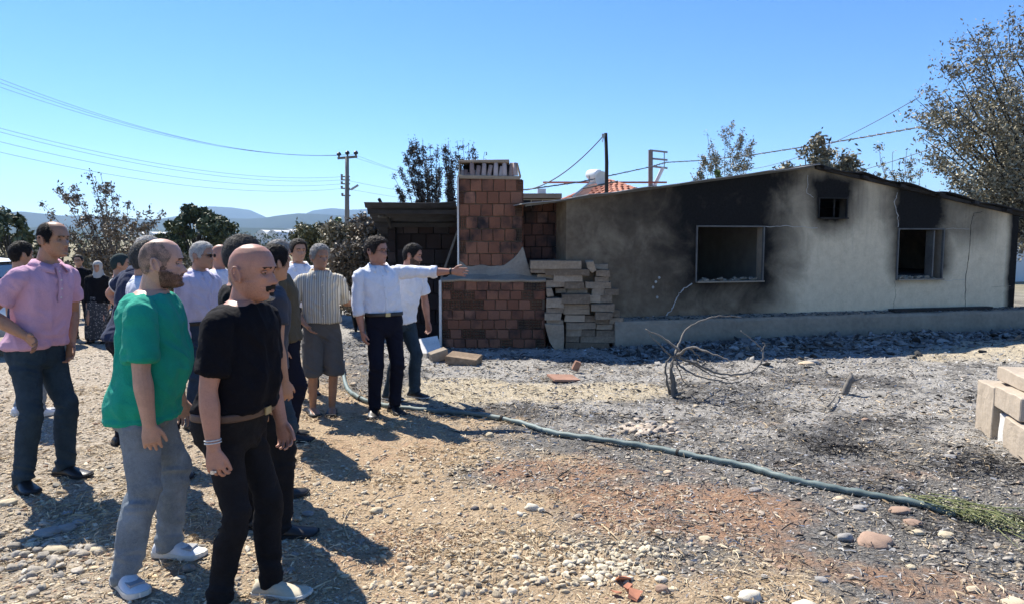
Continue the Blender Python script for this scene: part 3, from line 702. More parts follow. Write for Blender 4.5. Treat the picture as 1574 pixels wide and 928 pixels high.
# ---- lean-to
lt = empty('lean_to_shed', (0, 0, 0)); tag(lt, 'soot-blackened brick lean-to shed with an overhanging corrugated roof left of the oven', 'shed')
LY = 12.75
MB().box((-1.45, LY+.14, 1.05), (1.5, .14, 2.1)).box((-2.13, LY+1.0, 1.0), (.12, 1.7, 2.0)).build('mortar_core', M_soot, lt)
brick_wall(lt, -2.05, -.80, 0, 8, .268, .27, LY, M_brickb, offs=[0,.5,.1,.6,.15,.5,.05,.55])
brick_wall(lt, -2.19, -2.05, 0, 11, .195, .14, LY-.12, M_brickb, offs=[0]*11)
V = []; F = []; n = 110
for i in range(n+1):
    y = 11.85 + 2.0*i/n; z = 2.36 - (y-11.85)*.34 + .022*math.sin((y)*2*math.pi/.2)
    for x in (-2.43, -1.9, -1.4, -.92): V.append((x, y, z - .015*(x+.9)*0 + .012*math.sin(x*5)))
for i in range(n):
    for j in range(3): q = i*4+j; F.append((q, q+1, q+5, q+4))
o = link('roof_sheet', mesh_from('roof_sheet', V, F, M_roofd, True), lt); sd = o.modifiers.new('t', 'SOLIDIFY'); sd.thickness = .012
for y in (12.0, 12.6, 13.3): link('purlin', MB().box((-1.65, y, 2.28-(y-11.85)*.34), (1.5, .06, .07), None, .006).mesh('purlin', M_char), lt)
MB().tube([P(583,307,11.95), P(592,325,12.3), P(601,350,12.6)], [.03,.03,.028], 6).build('brace_plank', M_char, lt)
MB().tube([P(582,333,12.2), P(600,334,12.5)], [.022,.022], 6).build('brace_plank', M_frame, lt)
MB().tube([P(703,356,12.5), P(688,400,12.5), P(677,432,12.5)], [.02,.024,.022], 5).build('leaning_pole', M_frame, lt)
# pale sheet lying at the foot of the oven
c = G(660, 545); sh = MB().box((0, 0, 0), (.30, .42, .012), Euler((.5, -.12, .2)).to_matrix(), .01).box((.02,.02,.0),(.22,.3,.02),Euler((.5,-.12,.2)).to_matrix())
sh = sh.build('metal_sheet', M_edge, None, loc=(c.x, c.y+.1, .13)); tag(sh, 'small bent white metal sheet leaning at the left foot of the oven', 'metal sheet')

# ------------------------------------------------------------------ pile of pale kerb slabs beside the oven
M_slab = mat('slab_concrete', (.23,.165,.11), .93, .25, 22, .5, .006, obj_rand=.4, col2=(.44,.335,.235))
SL = [(115,115,545,185,.55,0),(113,170,240,222,.3,0),(235,182,605,238,.35,.02),(170,225,305,270,.2,.12),(305,230,550,292,.35,.03),(240,276,400,338,.3,.04),(395,292,565,350,.3,.03),
(660,192,780,248,.3,.05),(650,248,770,294,.3,.07),(570,292,790,348,.3,.05),(625,350,735,402,.3,.06),(730,350,855,405,.3,.05),(320,345,590,385,.2,.12),(600,402,700,462,.3,.05),(695,405,795,465,.3,.05),
(375,400,615,472,.4,-.12),(385,474,610,518,.3,-.03),(385,518,610,562,.3,-.02),(620,478,820,540,.32,-.06),(655,545,800,603,.35,-.1),(805,522,865,585,.2,.04),(245,432,392,505,.3,-.1),(245,505,390,552,.3,-.08),
(228,552,370,608,.3,-.1),(245,608,390,658,.28,-.06),(400,565,565,625,.3,0),(560,570,660,628,.3,.02),(655,602,775,642,.3,0),(775,592,888,642,.3,.03),(410,632,660,686,.32,-.02),(662,642,800,690,.3,.02),
(410,690,545,740,.3,0),(545,690,658,740,.3,0),(660,690,865,745,.3,.02),(405,743,525,795,.3,0),(530,745,825,798,.3,.01),(405,800,775,852,.32,-.02),(600,856,820,888,.3,.0),(830,810,980,862,.3,.04),(825,752,935,808,.3,.06),(940,752,985,808,.25,.06),
(875,640,928,698,.25,.08),(932,640,985,742,.2,.1),(890,700,938,748,.2,.08),(1000,757,1100,812,.3,.12),(990,812,1090,868,.3,.1),(640,140,765,188,.2,.2)]
lab_top = 'kerb slabs stacked in a loose pile beside the oven'
ORD = ['topmost','second','third','fourth','fifth','sixth','seventh','eighth','ninth','tenth','eleventh','twelfth','thirteenth','fourteenth','fifteenth','sixteenth','seventeenth']
SLAB_L = {}
for cname, test in (('left', lambda c: c < 400), ('middle', lambda c: 400 <= c < 620), ('right', lambda c: c >= 620)):
    ids = sorted([i for i, q in enumerate(SL) if i not in (0, 15, 19) and i < 38 and test((q[0]+q[2])/2)], key=lambda i: SL[i][1]*10+SL[i][0]*.01)
    for r_, i in enumerate(ids): SLAB_L[i] = '%s slab counting down the %s column of the pile beside the oven' % (ORD[r_], cname)
SLAB_L.update({0: 'widest thick slab lying across the top of the pile beside the oven', 15: 'tilted slab with a sunlit top edge jutting from the middle of the pile', 19: 'small sunlit slab jutting out at the right of the pile'})
for i, t_ in zip(range(38, 50), ['longest low slab end on the ground right of the pile','dark block resting on the low slab end right of the pile','small square block end beside the dark block right of the pile','upper small block between the pile and the leaning dark slab','block standing left of the leaning dark slab','lower small block between the pile and the leaning dark slab','upper block under the leaning dark slab, right of the pile','lowest block at the far right foot of the pile','dark slab lying behind the topmost right slabs of the pile','','','']): SLAB_L[i] = t_
def slab_pt(cx, cy_, Y): return P(795+cx/5.459, 380+cy_/5.459, Y)
SY = 11.62
for i, (x0, y0, x1, y1, dp, dy) in enumerate(SL):
    Y = SY + dy + .02; a = slab_pt(x0, y0, Y); d = slab_pt(x1, y1, Y)
    wd, ht = d.x-a.x, a.z-d.z
    mb = MB().box((0, dp/2, 0), (wd-.008, dp, ht-.004), None, .007)
    me = mb.mesh('stone_slab', M_slab); bm = bmesh.new(); bm.from_mesh(me); bmesh.ops.subdivide_edges(bm, edges=bm.edges[:], cuts=2, use_grid_fill=True)
    for v in bm.verts: v.co += Vector((mnoise.noise(v.co*9+Vector((i,0,0))), mnoise.noise(v.co*9+Vector((0,i,5))), mnoise.noise(v.co*9+Vector((3,0,i)))))*.010
    bm.to_mesh(me); bm.free()
    o = link('stone_slab', me, None, ((a.x+d.x)/2, Y, (a.z+d.z)/2), (0, 0, rnd.uniform(-.06,.06)))
    cx, cyy = (x0+x1)/2, (y0+y1)/2
    l = SLAB_L[i]
    tag(o, l, 'slab', lab_top)
# standing broken slab + tilted ones
def poly_slab(pts, Y, th, label, tilt=0, mt=None):
    q = [slab_pt(x, y, Y) for x, y in pts]; n = len(q); c = sum(q, Vector())/n
    V = [p-c for p in q] + [p-c+Vector((0, th, 0)) for p in q]
    F = [tuple(range(n))[::-1], tuple(range(n, 2*n))] + [(i, (i+1) % n, n+(i+1) % n, n+i) for i in range(n)]
    me = mesh_from('stone_slab', V, F, mt or M_slab); bm = bmesh.new(); bm.from_mesh(me); bmesh.ops.recalc_face_normals(bm, faces=bm.faces); bmesh.ops.bevel(bm, geom=bm.edges[:], offset=.008, segments=1, affect='EDGES'); bm.to_mesh(me); bm.free()
    return tag(link('stone_slab', me, None, c, (tilt, 0, 0)), label, 'slab', lab_top)
poly_slab([(230,640),(390,650),(395,780),(388,868),(320,870),(270,790)], SY-.1, .07, 'broken curved slab standing upright against the left foot of the pile', .06)
poly_slab([(575,125),(640,120),(665,200),(630,222),(590,180)], SY+.05, .12, 'dark slab piece tipped between the two top columns of the pile', .2)
poly_slab([(985,640),(1080,650),(1120,735),(1015,755)], SY+.25, .06, 'dark slab leaning against the ledge right of the pile', .3)
poly_slab([(243,342),(290,345),(310,415),(250,418)], SY-.02, .2, 'small knobbly slab end on the left column of the pile', 0)
# ------------------------------------------------------------------ far land, hills, haze
M_hill = mat('hill_scrub', (.030,.045,.028), .95, .5, .004, .0, coord='Object'); M_hill.node_tree.nodes['Principled BSDF'].inputs['Specular IOR Level'].default_value = .05
def hill(name, D, prof, depth, seed, mt):
    """ridge line (px, py) at distance D, built as real terrain falling away both sides"""
    V = []; F = []; nx_, ny_ = 260, 26; xs_ = [p[0] for p in prof]; ys_ = [p[1] for p in prof]
    for i in range(nx_+1):
        px = xs_[0] + (xs_[-1]-xs_[0])*i/nx_; py = np.interp(px, xs_, ys_); top = P(px, py, D)
        for j in range(ny_+1):
            t = j/ny_; prof_ = math.sin(math.pi*t)**1.15; y = D + (t-.5)*depth
            n_ = float(fbm(np.array([top.x/depth*6]), np.array([t*6.+seed]), seed, 5)[0])
            z = max(0, top.z)*prof_*(1 - .5*(1-prof_)*(n_)) + (n_-.5)*top.z*.14
            V.append((top.x*(1+(t-.5)*depth/D*.3), y, z-4 if j in (0, ny_) else z))
    for i in range(nx_):
        for j in range(ny_): q = i*(ny_+1)+j; F.append((q, q+1+ny_, q+2+ny_, q+1))
    return tag(link(name, mesh_from(name, V, F, mt, True)), kind='structure')
hill('hills', 6800, [(-2600,330),(-900,318),(-200,338),(200,345),(305,330),(320,320),(335,318),(352,320),(375,321),(392,327),(410,336),(440,340),(470,334),(484,324),(497,320),(520,321),(550,326),(600,318),(660,312),(760,320),(900,300),(1200,320),(1600,300),(2400,325),(4200,340)], 2600, 3, M_hill)
hill('hills', 4200, [(-2600,345),(-700,325),(0,329),(40,327),(90,332),(160,334),(240,339),(300,334),(350,336),(400,338),(440,331),(470,328),(505,331),(560,334),(640,326),(760,330),(1000,322),(1400,330),(1700,322),(2600,335),(4200,345)], 1700, 7, M_hill)
hill('hills', 2300, [(-2600,356),(-300,352),(60,350),(200,355),(330,352),(380,350),(470,352),(560,349),(800,352),(1300,349),(2400,356),(4000,356)], 800, 9, M_hill)
hz = MB().box((300, 3650, 245), (26000, 9100, 495)).build('haze', None); hz.data.materials.clear()
hm_ = bpy.data.materials.new('haze_air'); hm_.use_nodes = True; hn_ = hm_.node_tree; hn_.nodes.remove(hn_.nodes['Principled BSDF'])
pv = hn_.nodes.new('ShaderNodeVolumePrincipled'); pv.inputs['Color'].default_value = (.44,.67,1,1); pv.inputs['Density'].default_value = HAZE_D; pv.inputs['Anisotropy'].default_value = .2
hn_.links.new(pv.outputs[0], hn_.nodes['Material Output'].inputs['Volume']); hz.data.materials.append(hm_); tag(hz, kind='stuff', label='pale blue summer haze over the valley')

# ------------------------------------------------------------------ trees
def leafmat(name, stops, rough=.6):
    m, nt, b = new_mat(name); g = N(nt, 'ShaderNodeNewGeometry'); nt.links.new(ramp(nt, g.outputs['Random Per Island'], stops), b.inputs['Base Color'])
    b.inputs['Roughness'].default_value = rough; b.inputs['Specular IOR Level'].default_value = .3; return m
L_dark = leafmat('dark_green_leaves', [(0,(.025,.035,.014)),(.6,(.075,.095,.042)),(1,(.15,.17,.085))])
L_olive = leafmat('dry_olive_leaves', [(0,(.07,.06,.035)),(.5,(.18,.16,.095)),(.8,(.26,.23,.15)),(1,(.36,.31,.22))])
L_burn = leafmat('scorched_leaves', [(0,(.012,.011,.010)),(.6,(.045,.037,.032)),(1,(.12,.095,.075))])
L_brown = leafmat('withered_brown_leaves', [(0,(.06,.042,.028)),(.5,(.14,.11,.075)),(1,(.27,.22,.15))])
L_pale = leafmat('grey_green_leaves', [(0,(.07,.055,.035)),(.3,(.17,.145,.085)),(.7,(.28,.25,.16)),(1,(.42,.38,.28))])
L_fresh = leafmat('fresh_green_leaves', [(0,(.06,.10,.025)),(.6,(.13,.19,.06)),(1,(.20,.26,.10))])
M_bark = mat('grey_bark', (.10,.088,.075), .9, .4, 20, .6, .01); M_barkd = mat('scorched_bark', (.022,.019,.017), .9, .4, 20, .6, .01)
rt = np.random.default_rng(11)
def leaves_at(pts, n_per, rad, size, stretch=1.0):
    pts = np.asarray(pts); m_ = len(pts); c = np.repeat(pts, n_per, 0) + rt.normal(0, 1, (m_*n_per, 3))*np.array([rad, rad, rad*stretch]); n = len(c)
    a = rt.normal(0, 1, (n,3)); a /= np.linalg.norm(a, axis=1)[:,None]; b_ = np.cross(a, rt.normal(0,1,(n,3))); b_ /= np.linalg.norm(b_, axis=1)[:,None]+1e-9
    s = size*rt.uniform(.6, 1.4, (n,1)); V = np.stack([c-a*s, c+b_*s*.42, c+a*s, c-b_*s*.42], 1).reshape(-1,3)
    return V, np.arange(n*4).reshape(-1,4)
def branchy(base, tips, r0, n_sub=6, sublen=.35, mid=.5, jitter=.06, spread_up=.2):
    """main limbs from base to given tips, with side twigs; returns tubes + leaf anchor points"""
    mb = MB(); anch = []
    for tp in tips:
        tp = Vector(tp); L = (tp-base).length; ctrl = base.lerp(tp, mid); ctrl.z += L*.04; ctrl.x = base.x + (tp.x-base.x)*(mid*.72); pts = []
        for i in range(9):
            t = i/8; p = base*(1-t)**2 + ctrl*2*t*(1-t) + tp*t*t; pts.append(p + Vector((rnd.gauss(0,1),rnd.gauss(0,1),rnd.gauss(0,.6)))*jitter*L*.12*(t > 0))
        mb.tube(pts, [max(.006, r0*(1-t/8*.93)) for t in range(9)], 5, False)
        for i in range(n_sub):
            t = rnd.uniform(.25, .98); k = int(t*8); p = pts[k].lerp(pts[min(8,k+1)], t*8-k); d = (tp-base).normalized()
            sd = Vector((rnd.gauss(0,1), rnd.gauss(0,1), rnd.gauss(spread_up,.5))).normalized(); e = p + (d*.7+sd*.8).normalized()*L*sublen*rnd.uniform(.3,1)*(1.2-t)
            m_ = p.lerp(e,.5)+Vector((rnd.gauss(0,1),rnd.gauss(0,1),rnd.gauss(0,1)))*L*.012; mb.tube([p, m_, e], [max(.005,r0*.28*(1.1-t)), max(.004,r0*.16*(1.1-t)), .004], 4, False)
            anch += [tuple(p.lerp(e, q)) for q in (.35,.55,.75,.9,1.)]
            for _ in range(2):
                q = rnd.uniform(.3,.9); a = p.lerp(e,q); e2 = a + Vector((rnd.gauss(0,1),rnd.gauss(0,1),rnd.gauss(.4,.6))).normalized()*L*sublen*.28*rnd.random(); mb.tube([a, e2], [.006,.003], 3, False); anch += [tuple(a.lerp(e2,.5)), tuple(e2)]
        anch += [tuple(pts[k]) for k in range(4, 9)]
    return mb, anch
def tree(name, label, cat_, base, tips, r0, lm, n_per, rad, size, group=None, bark=None, trunk=None, **kw):
    e = empty(name, base); tag(e, label, cat_, group); b0 = Vector(base)
    if trunk: fork = b0+Vector((0,0,trunk)); 
    else: fork = b0
    mb, an = branchy(fork, tips, r0, **kw)
    if trunk: mb.tube([b0-Vector((0,0,.1)), b0.lerp(fork,.5)+Vector((.03,0,0)), fork+Vector((0,0,.05))], [r0*2.1, r0*1.7, r0*1.4], 9, False)
    for v in mb.V: v -= b0
    mb.build('trunk', bark or M_bark, e, True)
    if n_per: V, F = leaves_at(np.array(an)-np.array(tuple(b0)), n_per, rad, size, 1.0); link('crown', quads_mesh('crown', V, F, lm), e)
    return e
def tips_px(lst, Y, dy=1.2): return [P(x, y, Y+rnd.uniform(-dy, dy)) for x, y in lst]
def gp(px, Y): v = P(px, 400, Y); return Vector((v.x, Y, 0))
# poplar-like scorched shoots behind the lean-to
tree('scorched_poplar', 'broad clump of tall scorched shoots with small dark leaves rising behind the lean-to roof', 'tree', gp(668,21), tips_px([(603,267),(608,285),(614,257),(622,235),(628,227),(631,214),(638,212),(650,217),(655,240),(662,224),(672,225),(640,262),(676,250)], 21, .6), .035, L_burn, 4, .045, .030, 'scorched poplars behind the shed', M_barkd, n_sub=46, sublen=.040, jitter=.02)
tree('scorched_poplar', 'narrow scorched poplar standing just left of the oven stack', 'tree', gp(698,21), tips_px([(684,222),(688,217),(694,240),(691,262)], 21, .4), .035, L_burn, 4, .055, .030, 'scorched poplars behind the shed', M_barkd, n_sub=60, sublen=.045, jitter=.02)
tree('scorched_poplar', 'row of thin scorched shoots whose tips show above the tiled crown of the oven', 'tree', gp(726,21), tips_px([(702,217),(711,217),(699,234),(720,221),(727,221),(732,233),(744,234),(748,245)], 21, .4), .03, L_burn, 4, .04, .030, 'scorched poplars behind the shed', M_barkd, n_sub=20, sublen=.03, jitter=.02)
# left side
tree('withered_tree', 'wide sparse tree with withered brown leaves and bare twigs against the sky at left', 'tree', gp(178,19), tips_px([(62,313),(75,340),(88,285),(98,300),(112,288),(125,300),(138,262),(145,285),(155,268),(162,292),(170,278),(182,300),(198,312),(215,330),(232,318),(250,325),(205,345),(100,345),(130,330),(150,320),(190,335)], 19, 1.5), .028, L_brown, 3, .05, .042, None, M_bark, n_sub=12, sublen=.17, jitter=.04)
def blob_tree(name, label, px, Y, x0, x1, ytop, lm, n_cl=46, size=.09, group=None, per=170, flat=.9, bark=None):
    base = gp(px, Y); a = P(x0, ytop, Y); b_ = P(x1, ytop, Y); w_ = (b_.x-a.x)/2; h = a.z; e = empty(name, base); tag(e, label, 'shrub' if h < 3.2 else 'tree', group)
    cx = (a.x+b_.x)/2-base.x; pts = []; mb = MB()
    for i in range(n_cl):
        th = rnd.uniform(0, 2*math.pi); u = rnd.uniform(-.75, 1); r_ = math.sqrt(max(0,1-u*u))*rnd.uniform(.55,1.0); zc = h*.55
        c = Vector((cx+math.cos(th)*r_*w_*.88, math.sin(th)*r_*w_*.8, zc+u*h*.43*rnd.uniform(.8,1))); cr = w_*rnd.uniform(.13,.26)
        mb.tube([Vector((cx*.3,0,h*.12)), Vector((c.x*.5,c.y*.5,c.z*.6)), c], [.05*h/3,.03*h/3,.01], 4, False)
        v = rt.normal(0,1,(per,3)); v /= np.linalg.norm(v,axis=1)[:,None]; pts.append(np.array(c)+v*cr*(rt.random((per,1))**.45)*np.array([1,1,flat]))
    mb.tube([(0,0,-.1),(cx*.15,0,h*.08),(cx*.3,0,h*.2)], [.09*h/3,.07*h/3,.05*h/3], 8, False); mb.build('trunk', bark or M_bark, e, True)
    V, F = leaves_at(np.concatenate(pts), 1, .01, size); link('crown', quads_mesh('crown', V, F, lm), e); return e
blob_tree('round_tree', 'dense rounded dark green tree in the field behind the crowd', 303, 34, 244, 361, 319, L_dark, 60, .12, per=190)
blob_tree('leafy_tree', 'loose dark olive tree at the far left edge of the field', 22, 27, -60, 66, 322, L_dark, 40, .10, per=110)
blob_tree('green_tree', 'bright green tree top beside the utility pole', 519, 30, 500, 540, 327, L_fresh, 26, .10, per=110)
SC = [(-60,18,-120,10,372),(35,15,0,75,378),(85,16,60,135,368),(150,20,110,200,385),(215,24,185,262,376),(270,28,235,305,392),(330,30,300,372,385),(385,34,365,410,392),(-180,17,-260,-120,370),(120,26,95,160,382),(240,17,205,290,402)]
for i, (px, Y, x0, x1, yt) in enumerate(SC):
    blob_tree('dry_shrub', ['scrub bush past the left edge, beyond the parked car','low scrub bush above the head of the person behind the pink polo','scrub bush behind the head of the tall man in pink','scrub bush between the pink polo and the navy polo men','wide scrub bush behind the navy polo and green cap','scrub bush under the left side of the round dark tree','scrub bush under the middle of the round dark tree','low scrub bush right of the round dark tree','scrub bush farthest left, outside the crowd','farther scrub bush below the withered tree','scrub bush right below the withered tree and left of the round tree'][i], px, Y, x0, x1, yt, L_olive, 22, .06, 'scrub bushes along the field edge', 150)
# tall dry shrubs by the shed
def upright_shrub(label, px, Y, xs_, yt, lm, n=14, per=5, size=.05, bark=None):
    tips = [P(rnd.uniform(*xs_), yt+abs(rnd.gauss(0,1))*16, Y+rnd.uniform(-.8,.8)) for _ in range(n)]
    return tree('dry_shrub', label, 'shrub', gp(px, Y), tips, .022, lm, per, .06, size, 'dry shrubs between the crowd and the shed', bark, n_sub=16, sublen=.20)
upright_shrub('bushy yellow green shrub left of the utility pole foot', 478, 17, (452,505), 350, leafmat('yellow_green_leaves', [(0,(.05,.05,.02)),(1,(.20,.20,.10))]), 20, 9, .05)
upright_shrub('tall withered shrub directly below the utility pole', 520, 15.5, (498,545), 345, L_olive, 22, 9, .05)
upright_shrub('tall brown scorched shrub just left of the lean-to', 572, 15, (540,604), 337, L_brown, 24, 9, .05, M_barkd)
upright_shrub('low brown scorched shrub behind the pointing man', 545, 13.8, (505,590), 372, L_brown, 20, 8, .045, M_barkd)
# behind the house
tree('thin_tree', 'thin twin-stemmed tree with sparse upright leaves above the left roof slope', 'tree', gp(1118,24), tips_px([(1062,268),(1072,262),(1086,205),(1095,215),(1100,235),(1112,198),(1125,190),(1135,205),(1142,200),(1158,212),(1155,235),(1148,222),(1080,240)], 24, .8), .024, L_pale, 7, .06, .038, None, M_bark, n_sub=14, sublen=.10, jitter=.04)
blob_tree('round_bush', 'small green bush at the foot of the thin tree above the roof', 1098, 23, 1078, 1122, 250, L_fresh, 20, .07, per=90)
blob_tree('round_tree', 'dusty rounded tree crown peeping over the roof at the ridge', 1250, 24, 1180, 1322, 212, L_olive, 64, .07, per=110)
tree('ragged_tree', 'ragged leafy branches showing over the right roof slope beside the ridge', 'tree', gp(1300,24), tips_px([(1255,215),(1270,235),(1290,245),(1304,232),(1315,250),(1330,262),(1336,275),(1318,270),(1280,255)], 24, .8), .06, L_pale, 9, .12, .08, None, M_bark, n_sub=12, sublen=.2)
tree('bare_tree', 'almost bare young tree with a few pale leaves above the right roof slope', 'tree', gp(1385,20), tips_px([(1348,222),(1358,245),(1345,265),(1372,235),(1383,250),(1392,228),(1402,240),(1415,262),(1372,270),(1400,280),(1420,290)], 20, .8), .028, L_pale, 3, .05, .04, None, M_bark, n_sub=8, sublen=.16)
# the big tree at the right edge
bt = [(1408,150),(1402,182),(1412,210),(1430,130),(1432,165),(1445,95),(1450,140),(1465,75),(1470,110),(1490,45),(1495,90),(1515,40),(1530,60),(1545,30),(1560,45),(1575,20),(1420,235),(1440,255),(1455,280),(1475,300),(1500,310),(1480,180),(1500,150),(1520,190),(1540,120),(1560,160),(1500,240),(1530,260),(1555,290),(1570,220),(1600,60),(1640,90),(1680,140),(1700,200),(1620,150),(1650,220),(1600,280),(1545,210),(1510,120),(1480,230)]
tree('large_grey_tree', 'large spreading tree with thin grey-green leaves and bare twigs at the right edge', 'tree', gp(1625,17.5), tips_px(bt, 17.5, 2.2), .055, L_pale, 9, .11, .043, None, M_barkd, trunk=.9, n_sub=13, sublen=.26)
# distant woodland band and greenhouses
pts = []
for _ in range(900):
    Y = 110*(12)**rnd.random(); px = rnd.uniform(-400, 1900); c = P(px, 400, Y); r_ = rnd.uniform(1.2, 3.5)*(1 if Y < 300 else 2.2); v = rt.normal(0,1,(36,3)); v /= np.linalg.norm(v,axis=1)[:,None]
    pts.append(np.array([c.x, Y, r_*.3]) + v*r_*np.array([1,1,.7]))
V, F = leaves_at(np.concatenate(pts), 1, .1, .32); tag(link('distant_trees', quads_mesh('distant_trees', V, F, L_dark)), 'band of far orchard trees across the valley floor', 'distant trees', kind='stuff')
M_gh = mat('greenhouse_film', (.70,.70,.68), .6, .1, 1, .1)
def arch_house(px0, px1, Y, h, label):
    a = P(px0, 400, Y); b_ = P(px1, 400, Y); e = empty('greenhouse', ((a.x+b_.x)/2, Y, 0)); tag(e, label, 'greenhouse', 'white greenhouses in the distance'); w_ = b_.x-a.x; n = max(2, int(w_/9)); hw = w_/n/2
    for i in range(n):
        mb = MB(); V = []; 
        for y in (0, 30):
            for k in range(9): an = math.pi*k/8; V.append((-w_/2+hw*(2*i+1)+math.cos(an)*hw*.98, y, h*.55+math.sin(an)*h*.45))
            V += [(-w_/2+hw*(2*i)+.05, y, 0), (-w_/2+hw*(2*i+2)-.05, y, 0)]
        F = [(k, k+1, k+12, k+11) for k in range(8)] + [(8, 9, 20, 19), (10, 0, 11, 21), (10,0,1,2,3,4,5,6,7,8,9)]
        link('bay', mesh_from('bay', V, F, M_gh, False), e)
arch_house(394, 428, 190, 4.2, 'pale greenhouse roofs seen left of the striped shirt man, far away'); arch_house(432, 476, 230, 5.0, 'longer white greenhouse far behind the crowd'); arch_house(205, 240, 320, 5, 'faint white greenhouse far off behind the round tree')
arch_house(1440, 1640, 30, 3.6, 'white plastic greenhouse behind the right end of the house')

# ------------------------------------------------------------------ poles, wires, neighbour's house
M_pole = mat('weathered_pole', (.20,.18,.155), .9, .3, 12, .4); M_wire2 = mat('cable', (.10,.105,.11), .6, .1, 20, 0); M_galv = mat('galvanised_steel', (.30,.31,.31), .5, .2, 20, .1, metal=.5); M_insul = mat('dark_insulator', (.02,.02,.022), .4, .2, 20, 0)
PY = 42.; up = empty('utility_pole', gp(533, PY)); tag(up, 'tall wooden utility pole with a crossarm, three insulators and a street lamp', 'utility pole')
o_ = up.location; def_ = lambda px, py, Y=PY: P(px, py, Y)-o_
MB().tube([Vector((0,0,-.2)), def_(533.5, 241)], [.17,.11], 8).build('post', M_pole, up, True)
a, b_ = def_(519,244), def_(549,241); MB().box(tuple((a+b_)/2), ((b_-a).length, .12, .13), Euler((0,-.08,0)).to_matrix()).build('crossarm', M_pole, up)
for px, py in ((521,240),(534,238),(547,238)):
    p = def_(px, py); MB().tube([p-Vector((0,0,.12)), p, p+Vector((0,0,.04)), p+Vector((0,0,.14)), p+Vector((0,0,.22))], [.04,.06,.14,.13,.05], 8).build('insulator', M_insul, up)
for px, py in ((528,272),(528,277),(528,283),(528,290),(529,301)):
    p = def_(px, py); MB().box(tuple(p+Vector((.12,0,0))), (.5,.07,.07)).tube([p-Vector((.1,0,.02)), p+Vector((-.1,0,.14))], [.06,.07], 6).build('bracket', M_pole, up)
MB().tube([def_(534,294), def_(540,291), def_(545,288)], [.03,.03,.03], 5).box(tuple(def_(545,288.5)), (.5,.16,.1), Euler((0,-.55,0)).to_matrix()).build('street_lamp', M_galv, up)
def wire(a, b_, sag, label, r=.0065, group='overhead power lines'):
    pts = [];
    for i in range(25): t = i/24; p = a.lerp(b_, t); p.z -= sag*4*t*(1-t); pts.append(p)
    return tag(MB().tube(pts, r, 4).build('overhead_wire', M_wire2), label, 'wire', group)
wn = ['topmost power line sweeping from the upper left to the pole crossarm', 'second power line below the topmost at the upper left', 'third power line of the top bundle at the upper left']
for i, (py0, px1, py1) in enumerate(((112,521,239),(119,534,238),(127,547,238))): wire(P(-60, py0-14, 24), P(px1, py1, PY), .9, wn[i])
wn = ['upper line of the middle pair running to the pole below its crossarm', 'lower line of the middle pair running to the pole', 'fourth low cable running to the pole', 'lowest cable running from the left edge to the pole']
for i, (py0, py1) in enumerate(((189,272),(195,277),(211,283),(228,290))): wire(P(-60, py0-8, 24), P(527, py1, PY), .7, wn[i])
for i, (px0, py0, py1) in enumerate(((547,239,330),(534,239,322),(530,277,318),(530,290,324))): wire(P(px0, py0, PY), P(900+i*20, py1, 60), .6, ['topmost','second','third','lowest'][i]+' faint power line continuing right from the utility pole behind the shed')
wp = empty('wooden_post', gp(932, 19.5)); tag(wp, 'thin dark wooden post rising above the roof with a cable fixed to its top', 'post'); o_ = wp.location
MB().tube([Vector((0,0,0)), P(932.5,250,19.5)-o_, P(931,205,19.5)-o_], [.06,.05,.045], 7).build('shaft', M_barkd, wp, True); MB().box(tuple(P(928,209,19.5)-o_), (.10,.06,.10)).tube([P(928,209,19.5)-o_, P(926,219,19.5)-o_], .015, 5).build('cable_clamp', M_galv, wp)
wire(P(927,210,19.5), P(812,292,24), .25, 'sagging cable from the dark wooden post down to the left', .02)
hp_ = empty('steel_pole', gp(1000, 33)); tag(hp_, 'ladder-like steel pole with three short arms and a pale diagonal strut above the roof', 'pole'); o_ = hp_.location; PP = lambda x, y: P(x, y, 33)-o_
MB().tube([Vector((0,0,0)), PP(1000,231)], [.12,.11], 6).build('post', M_pole, hp_)
for y0, y1 in ((231.5,234.5),(244,246.5),(256,259)): MB().tube([PP(999,y0), PP(1026,y1)], .045, 5).build('arm', M_galv, hp_)
MB().tube([PP(1021,234), PP(1021,258)], .025, 5).build('link_rod', M_galv, hp_); MB().tube([PP(1019,258), PP(1004,290)], .09, 6).build('strut', mat('white_paint', (.72,.72,.70), .6, .1, 20, .1), hp_)
pts = [(808,292,24),(893,280,26),(1000,257,32.6),(1024,250,32.6),(1080,247,31),(1160,238,28),(1250,224,26),(1330,211,24),(1412,196,21)]
mb = MB().tube([P(*p) for p in pts], .022, 5); so2 = mb.build('overhead_wire', M_wire2); tag(so2, 'festooned service cable with pale clips crossing behind the house to the large tree', 'wire', 'overhead power lines')
for i in range(46):
    t = i/45*(len(pts)-1.001); k = int(t); q = P(*pts[k]).lerp(P(*pts[k+1]), t-k); q.z += .0
    link('clip', MB().box(tuple(q), (.16,.04,.045)).mesh('clip', M_edge if i > 22 else M_galv), so2)
wire(P(1130,262,40), P(1412,150,21), .5, 'thin upper line running up towards the large tree', .012); wire(P(1160,285,40), P(1470,215,22), .4, 'thin lower line running behind the bare tree', .012)
